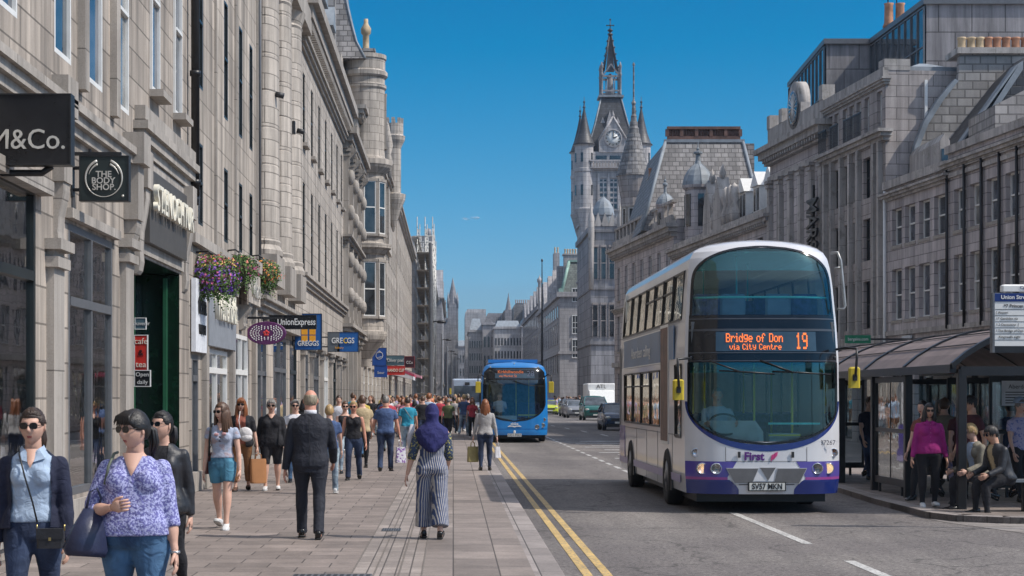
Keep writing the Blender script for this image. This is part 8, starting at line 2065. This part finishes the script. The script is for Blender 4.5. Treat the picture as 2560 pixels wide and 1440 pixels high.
# 10 others just behind her
make_person('woman in a dark vest with yellow trim, left behind the blonde woman', PX(862, 40), 40, 1.62, 10, True, 1.0, top=BLK, neckcut=.80, bottom=DENL, hairs=('short', 'brown'), shoes=M_SHB, shades=True, res=0)
make_person('man in a tan shirt standing right behind the blonde woman', PX(906, 43), 43, 1.76, 190, False, 1.05, top=BEIGE, sleeve=.28, bottom=BLK, hairs=('short', 'brown'), shoes=M_SHB, res=0)
make_person('person in pale jeans mostly hidden behind the man in the suit', PX(818, 31), 31.5, 1.58, 180, True, 1.0, top=BPOLO, sleeve=.3, bottom=DENL, wide=1, hairs=('short', 'blonde'), shoes=M_SHW, res=0)
# 11 man in the blue polo, back view
X, D = foot(964, 1178)
p11, J11 = make_person('grey haired man in a navy blue polo shirt walking away with a carrier bag', X, D, 1.74, 178, False, 1.12, legs=((6, 4), (-6, 10)), arms=((0, 14, 4, 2), (12, 14, 50, 6)), top=BPOLO, sleeve=.30, bottom=DEND, wide=1, hairs=('buzz', 'grey'), shoes=M_SHB, skin='pink', res=1)
w = world_pt(p11, J11['tip']['R']); bag_handle('carrier_bag', 'white plastic carrier bag with purple lettering held by the man in the blue polo', w.x, w.y, w.z, .22, .36, .12, cloth('white_printed_plastic', (.58, .58, .62), .5, kind='print', c2=(.18, .06, .30), sc=.8), .4, 1.15, .16)
# 12 man in teal
X, D = foot(1019, 1140)
def ex12(r, J): H = J['H']; T = J['T']; strap(r, [T(.06*H, .06*H, .81*H), T(.0, .095*H, .72*H), T(-.07*H, .09*H, .62*H)], .012, plain('grey_strap', (.2, .2, .2), .7))
make_person('man in a bright teal t-shirt with a diagonal bag strap, walking away', X, D, 1.70, 184, False, 1.06, legs=((-6, 10), (10, 6)), arms=((8, 12, 20, 4), (-4, 12, 12, 2)), top=TEALT, sleeve=.32, bottom=DENL, wide=1, hairs=('buzz', 'darkbrown'), shoes=M_SHW, res=1, extras=ex12, skin='pink')
# 13 woman in the blue headscarf, back view
def ex13(r, J):
    H = J['H']; T = J['T']; hd, R3 = J['hd'], J['R3']; b = MB()
    b.ell(hd + Vector((0, .002, .004)), .0445*H*1.22, .0575*H*1.14, .0655*H*1.16, 24, 16)
    prof = []
    for z, rx, ry, cy in ((.925, .048, .058, 0), (.89, .046, .050, .002), (.862, .052, .050, .004), (.838, .078, .060, .006), (.812, .112, .076, .008), (.780, .126, .088, .012), (.745, .122, .094, .016), (.705, .100, .096, .022), (.668, .068, .090, .028), (.640, .034, .080, .034)):
        prof.append([tuple(T((rx*cos(a)*(1+.035*sin(5*a+z*90)))*H, (cy + ry*sin(a)*(1+.05*sin(7*a+z*60)))*H + .014*(1 if sin(a) > 0 else 0), z*H)) for a in [2*pi*k/32 for k in range(32)]])
    b.loft(prof[::-1], 0, smooth=True); me = remeshed('headscarf', b, .011, 2, .004, 4); me.materials.append(HIJ); o = bpy.data.objects.new('headscarf', me); COL.objects.link(o); o.parent = r
    s2 = MB()
    for s_, nm in ((-1, 'R'), (1, 'L')):
        sh, el, wr = J['sh'+nm], J['el'+nm], J['wr'+nm]; s3 = MB(); limb(s3, [sh, el, el + (wr-el)*.18], [.037*H, .038*H, .037*H, .036*H, .034*H, .032*H], 14); s3.build('sleeve', PATT, r)
X, D = foot(1080, 1346)
p13, J13 = make_person('woman in a deep blue headscarf and wide striped jumpsuit walking away, centre foreground', X, D, 1.62, 180, True, 1.08, legs=((-8, 10), (8, 4)), arms=((4, 8, 60, 10), (-6, 15, 14, 0)), top=STR, sleeve=None, hem=.50, bottom=STR, blen=.89, wide=2, hairs=('none', 'black'), shoes=M_SHB, res=2, extras=ex13, stance=1.5)
t = thing('sheer_scarf', 'thin white scarf end trailing at the left of the woman in the blue headscarf', 'scarf', (X-.24, D+.05, .95)); b = MB(); b.tube([(0, 0, .42), (-.02, 0, .25), (.02, 0, .1), (-.04, 0, -.05)], [(.02, .012), (.05, .015), (.06, .012), (.01, .006)], 8); b.build('cloth', cloth('white_lace', (.5, .48, .52)), t)
# 14.. mid-distance
def mid(label, px, py, H, face, female, top, bottom, hs, sl=.3, res=0, bf=1.0, **kw):
    X, D = foot(px, py); return make_person(label, X, D, H, face, female, bf, top=top, sleeve=sl, bottom=bottom, hairs=hs, res=res, shoes=kw.pop('shoes', M_SHB), **kw)
def pack(mat):
    def f(r, J):
        H = J['H']; T = J['T']; b = MB(); c = T(0, .10*H, .73*H); b.bbox(c.x-.13, c.x+.13, c.y-.04, c.y+.12, c.z-.20, c.z+.20, .04); b.bbox(c.x-.10, c.x+.10, c.y+.12, c.y+.16, c.z-.16, c.z+.02, .02); b.build('pack_body', mat, r)
        r.children[-1].name = 'backpack'; b = MB()
        for s_ in (-1, 1): b.tube([T(s_*.055*H, .07*H, .80*H), T(s_*.06*H, .02*H, .842*H), T(s_*.065*H, -.06*H, .80*H), T(s_*.08*H, -.03*H, .68*H)], .014, 6)
        b.build('pack_strap', mat, r)
    return f
mid('man in a black t-shirt walking away, just left of the lamp post', 1057, 1112, 1.76, 180, False, BLK, DEND, ('buzz', 'brown'), bf=1.05)
mid('man in a bright red jacket walking away, right of the lamp post', 1099, 1090, 1.74, 178, False, RED, BLK, ('short', 'brown'), .95, bf=1.08)
mid('man with a large olive backpack walking away down the middle of the pavement', 1133, 1083, 1.74, 180, False, GREYS, DEN, ('short', 'darkbrown'), extras=pack(OLIVE), bf=1.05)
mid('woman with a green backpack and dark leggings near the kerb, left of the blue bus', 1182, 1076, 1.66, 182, True, GREYS, BLK, ('short', 'auburn'), extras=pack(OLIVE))
mid('person in a pale top and dark trousers between the backpacks and the crowd', 1118, 1062, 1.68, 0, True, WTEE, BLK, ('bob', 'brown'))
# 18 woman in the grey sweater with two bags
X, D = foot(1213, 1176)
p18, J18 = make_person('long haired woman in a pale grey sweater and dark jeans walking away with two bags', X, D, 1.64, 181, True, 1.02, legs=((4, 6), (-4, 4)), arms=((-2, 12, 6, 2), (2, 12, 8, 2)), top=GREYS, sleeve=.96, hem=.52, bottom=DEND, hairs=('long', 'auburn'), shoes=M_SHB, res=1)
w = world_pt(p18, J18['tip']['L']); bag_handle('paper_carrier', 'yellow and grey carrier bag in the left hand of the woman in the grey sweater', w.x, w.y, w.z, .25, .36, .14, plain('mustard_bag', (.30, .25, .10), .5, 0, .3, 3), .3, 1.05, .12)
w = world_pt(p18, J18['tip']['R']); bag_handle('carrier_bag', 'small white plastic bag in the right hand of the woman in the grey sweater', w.x, w.y, w.z, .12, .26, .08, WTEE, .3, 1.3, .12)
# 19 woman in magenta
def ex19(r, J):
    collar(r, J, MAGS); T = J['T']; H = J['H']; b = MB()
    for i in range(7): b.ell(T(0, -.092*H if .68 < .80-.04*i < .76 else -.082*H, (.795-.04*i)*H), .006, .006, .006, 6, 4)
    b.build('buttons', plain('button_pink', (.5, .15, .35), .4), r)
X, D = foot(2322, 1268)
make_person('woman in a magenta shirt and black trousers standing at the kerb by the bus shelter', X, D, 1.60, -4, True, 1.18, belly=.012, legs=((4, 3), (-4, 6)), arms=((2, 11, 4, 0), (2, 11, 4, 0)), top=MAGS, sleeve=.95, hem=.51, bottom=BLK, hairs=('bob', 'black'), shoes=M_SHW, shades=True, skin='tan', res=1, extras=ex19)
# 20, 21 sitting on the bench, facing the road
SIT = ((86, 84), (80, 78)); SA = ((6, 8, 66, 10), (10, 8, 62, 10))
make_person('fair haired person in a khaki jacket and dark glasses sitting on the shelter bench', PX(2452, 27.4), 27.45, 1.68, -72, True, 1.12, legs=((80, 78), (84, 80)), arms=SA, top=PBLUE, sleeve=None, jacket=KHAKI, jopen=.3, jhem=.50, bottom=BLK, hairs=('short', 'blonde'), shoes=M_SHB, shades=True, res=1, seat=.50, lean=12, curl=(.7, .7))
make_person('dark haired person in a shiny black quilted jacket sitting nearest on the shelter bench', PX(2508, 26.6), 26.6, 1.66, -72, False, 1.12, legs=((80, 78), (72, 76)), arms=((8, 8, 62, 12), (14, 8, 54, 12)), top=BEIGE, sleeve=None, jacket=LEA, jopen=.25, jhem=.50, bottom=BLK, hairs=('short', 'black'), shoes=M_SHB, specs=True, skin='tan', res=1, seat=.50, lean=16, curl=(.7, .7))
def sh(label, px, D, H, face, fem, top, hs, **kw): return make_person(label, PX(px, D), D, H, face, fem, kw.pop('bf', 1.05), top=top, sleeve=kw.pop('sl', .3), bottom=kw.pop('bt', BLK), hairs=hs, res=kw.pop('res', 0), shoes=M_SHB, **kw)
sh('tall dark haired person in a maroon top standing behind the bench with face turned left', 2432, 28.6, 1.74, -75, False, MAROON, ('short', 'black'), specs=True, skin='tan', res=1)
sh('person in a maroon top half hidden by the thick shelter post', 2405, 29.8, 1.68, 180, True, MAROON, ('pony', 'brown'))
sh('woman with tied dark hair looking left, behind the woman in magenta', 2311, 29.6, 1.66, -50, True, cloth('rust_dress', (.16, .05, .04)), ('pony', 'black'))
sh('person in a grey green top standing inside the shelter behind the magenta shirt', 2360, 31, 1.70, 150, False, KHAKI, ('short', 'brown'), bt=LILAC)
sh('person in a white cap and pale top inside the shelter', 2348, 33, 1.66, 0, True, WTEE, ('bob', 'grey'))
sh('man in a lilac printed shirt with a pale cap at the right edge', 2548, 29.2, 1.68, 20, False, LILAC, ('short', 'grey'))
sh('person in blue standing behind the lilac shirt, right edge', 2528, 31.5, 1.66, 190, False, BPOLO, ('short', 'black'))
sh('person in dark blue seen through the glass at the far end of the shelter', 2172, 37, 1.72, 20, False, NAVY, ('short', 'brown'), bt=DEND)
# cap
t = thing('sun_cap', 'pale blue patterned cap on the man in the lilac shirt', 'cap', (PX(2548, 29.2), 29.2, 1.60)); b = MB(); b.lathe([(.098, 0), (.098, .03), (.08, .075), (.04, .1), (0, .105)], (0, 0, 0), 16); b.build('crown', cloth('cap_blue', (.30, .38, .48)), t); b = MB(); b.loft([[(x, -.07-.07*(1-(x/.085)**2)-0, 0) for x in [-.085+.017*i for i in range(11)]] + [(.085, 0, 0), (-.085, 0, 0)], [(x, -.07-.07*(1-(x/.085)**2), .012) for x in [-.085+.017*i for i in range(11)]] + [(.085, 0, .012), (-.085, 0, .012)]]); b.build('peak', MATS['cap_blue'], t)
# drivers
make_person('bus driver in a pale shirt at the wheel of the double decker', BX-.62, BD+.98, 1.72, 0, False, 1.08, legs=((80, 70), (78, 66)), arms=((48, 8, 45, 8), (48, 8, 45, 8)), top=M_SKINDRV, sleeve=.9, bottom=BLK, hairs=('buzz', 'grey'), res=1, seat=1.06, lean=4, Z=ROADZ+.05, skin='pink')
make_person('bus driver in a white shirt at the wheel of the blue bus', bb.location.x-.55, 71.1, 1.78, 0, False, 1.15, legs=((80, 70), (78, 66)), arms=((48, 8, 45, 8), (48, 8, 45, 8)), top=WTEE, sleeve=.9, bottom=BLK, hairs=('buzz', 'grey'), res=0, seat=1.04, lean=4, Z=ROADZ+.05)

# ---------------------------------------------------------------- the crowd down the pavement: a few figures, copied with other clothes
protos = []
PR = [(True, 'bob', .3, 1.0, 0), (False, 'short', .3, 1.0, 0), (True, 'long', .95, 1.0, 1), (False, 'buzz', .3, 1.08, 1), (True, 'pony', None, 1.0, 0), (False, 'short', .95, 1.0, 1), (True, 'short', .3, 1.15, 1), (False, 'sidepart', .3, .95, 0)]
colors = [('black', BLK), ('white', WTEE), ('navy', NAVY), ('red', RED), ('grey', GREYS), ('tan', BEIGE), ('teal', TEALT), ('blue', BPOLO), ('olive', OLIVE), ('pink', cloth('pink_top', (.55, .22, .28))), ('yellow', cloth('yellow_top', (.55, .42, .10))), ('lilac', LILAC), ('khaki', KHAKI), ('pale blue', PBLUE)]
legs_c = [('dark jeans', DEND), ('black trousers', BLK), ('blue jeans', DEN), ('pale jeans', DENL), ('brown trousers', BROWNC)]
hairs_c = ['black', 'darkbrown', 'brown', 'auburn', 'blonde', 'grey']
NEARX = [(-3.9, 47), (-3.3, 52), (-2.6, 50), (-2.0, 55), (-3.0, 58), (-3.8, 60), (-1.5, 60), (-2.4, 63), (-.9, 66), (-3.3, 66), (-1.9, 69), (-2.8, 72), (-.2, 73), (-1.3, 75), (-3.9, 70), (-3.5, 76), (-2.2, 78)]
crowd_rnd = random.Random(11); used_l = set(); allc = []
def crowd_label(fem, tn, ln, hn, away, where):
    w_ = 'woman' if fem else 'man'
    return '%s haired %s in %s top, %s, %s, %s' % (hn if hn != 'darkbrown' else 'dark', w_, tn, ln, 'facing away' if away else 'facing us', where)
def place_crowd(X, D, where, k=None):
    k = crowd_rnd.randrange(len(PR)) if k is None else k; fem = PR[k][0]
    for _ in range(60):
        (tn, tm), (ln, lm), hn, away = crowd_rnd.choice(colors), crowd_rnd.choice(legs_c), crowd_rnd.choice(hairs_c), crowd_rnd.random() < .55
        lab = crowd_label(fem, tn, ln, hn, away, where)
        if lab not in used_l: break
    used_l.add(lab)
    if k >= len(protos): src = None
    else: src = protos[k]
    sc = crowd_rnd.uniform(.94, 1.07)
    c = copy_tree(src)
    c.location = (X, D, 0); c.rotation_euler = (0, 0, (pi if away else 0) + crowd_rnd.uniform(-.35, .35)); c.scale = (sc*crowd_rnd.uniform(.95, 1.08), sc, sc); c['label'] = lab
    for ch in c.children:
        base = ch.name.split('.')[0]; mt = {'top': tm, 'trousers': lm, 'shorts': lm, 'hair': HAIR[hn]}.get(base)
        if mt is not None: ch.material_slots[0].link = 'OBJECT'; ch.material_slots[0].material = mt
    allc.append(c); return c
WH = lambda X, D: ('by shops' if X < -3 else 'mid pavement' if X < -.6 else 'by kerb') + (' before lamp post' if D < 84 else ' beyond lamp post' if D < 130 else ' far down street')
for k, (fem, hs, sl_, bf, kind) in enumerate(PR):
    lg = (((14, 4), (-12, 22)), ((-10, 18), (12, 6)))[kind]
    X, D = NEARX[k]; lab = crowd_label(fem, colors[k][0], legs_c[k % 5][0], hairs_c[k % 6], k % 2 == 0, WH(X, D)); used_l.add(lab)
    r, _ = make_person(lab, X, D, 1.66 if fem else 1.76, 180 if k % 2 == 0 else 0, fem, bf, legs=lg, arms=((12, 9, 16, 4), (-12, 9, 10, 4)) if kind else ((-12, 9, 10, 4), (12, 9, 18, 4)), top=colors[k][1], sleeve=sl_, neckcut=.80 if sl_ is None else .825, bottom=legs_c[k % 5][1], wide=1, blen=1.0 if k != 4 else .45, hairs=(hs, hairs_c[k % 6]), shoes=M_SHB if kind else M_SHW, res=0, group='crowd on the left pavement')
    protos.append(r)
for (X, D) in NEARX[len(PR):]: place_crowd(X, D, WH(X, D))
for i in range(140):
    q = (i + crowd_rnd.random())/140; D = 74 + 156*q**1.45; X = crowd_rnd.uniform(-4.2, .8)
    if abs(X + 1.05) < .35 and D < 90: X -= .9
    place_crowd(X, D, WH(X, D))
for i in range(26):                                        # people crossing and on the right, beyond the blue bus
    D = crowd_rnd.uniform(175, 235); X = PX(crowd_rnd.uniform(1385, 1470), D); c = place_crowd(X, D, 'past the blue bus'); c['group'] = 'people beyond the blue bus'; c.location.z = 0 if X > 10.4 else ROADZ
    c.rotation_euler.z += pi/2
for i in range(8):
    D = crowd_rnd.uniform(60, 120); X = crowd_rnd.uniform(9.3, 11) + .02*(D-60); c = place_crowd(X, D, 'right of the white bus'); c['group'] = 'people on the right pavement'
# the farthest throng, no longer countable
b = MB(); rnd = random.Random(2); CM = [m for _, m in colors]
for i in range(420):
    D = rnd.uniform(235, 420); X = rnd.uniform(-3.4, 1.2) + (D-235)*.012; h = rnd.uniform(1.55, 1.85); m = rnd.randrange(len(CM))
    b.lathe([(.10, 0), (.13, .45*h), (.15, .5*h)], (X, D, 0), 6, rnd.choice((0, 2)), smooth=True); b.lathe([(.17, .5*h), (.19, .7*h), (.20, .82*h), (.06, .86*h)], (X, D, 0), 6, m, sx=1.1, sy=.7); b.ell((X, D, .93*h), .085, .095, .12, 6, 4, len(CM)+rnd.randrange(2))
o = b.build('distant_crowd', CM + [HAIR['brown'], SK['light']]); tag(o, 'distant throng of pedestrians merging together where the street narrows', 'crowd', kind='stuff')
bpy.data.batch_remove(TRASH); bpy.data.scenes.remove(TS)
# lettering curves become meshes so that every word is real geometry of its own
dg = bpy.context.evaluated_depsgraph_get(); OLD = []
for o in [q for q in bpy.data.objects if q.type == 'FONT']:
    me = bpy.data.meshes.new_from_object(o.evaluated_get(dg)); par, mt, mb_ = o.parent, o.name, o.matrix_basis.copy()
    n_ = bpy.data.objects.new('tmp', me); COL.objects.link(n_); n_.parent = par; n_.matrix_basis = mb_
    OLD.append(o); n_.name = 'lettering'
bpy.data.batch_remove(OLD)
for q in bpy.data.objects:
    if q.name.startswith('lettering') and q.type == 'MESH': pass
# ---------------------------------------------------------------- thin summer haze over the whole street
hm, hnt, hbs = base_mat('haze_air'); hnt.nodes.remove(hbs)
pv = N(hnt, 'ShaderNodeVolumePrincipled'); pv.inputs['Color'].default_value = (.70, .82, 1, 1); pv.inputs['Density'].default_value = .00018; pv.inputs['Anisotropy'].default_value = .2
hnt.links.new(pv.outputs[0], hnt.nodes['Material Output'].inputs['Volume'])
b = MB(); b.box(-320, 320, -70, 720, -1.2, 52); o = b.build('haze', hm); o['kind'] = 'stuff'
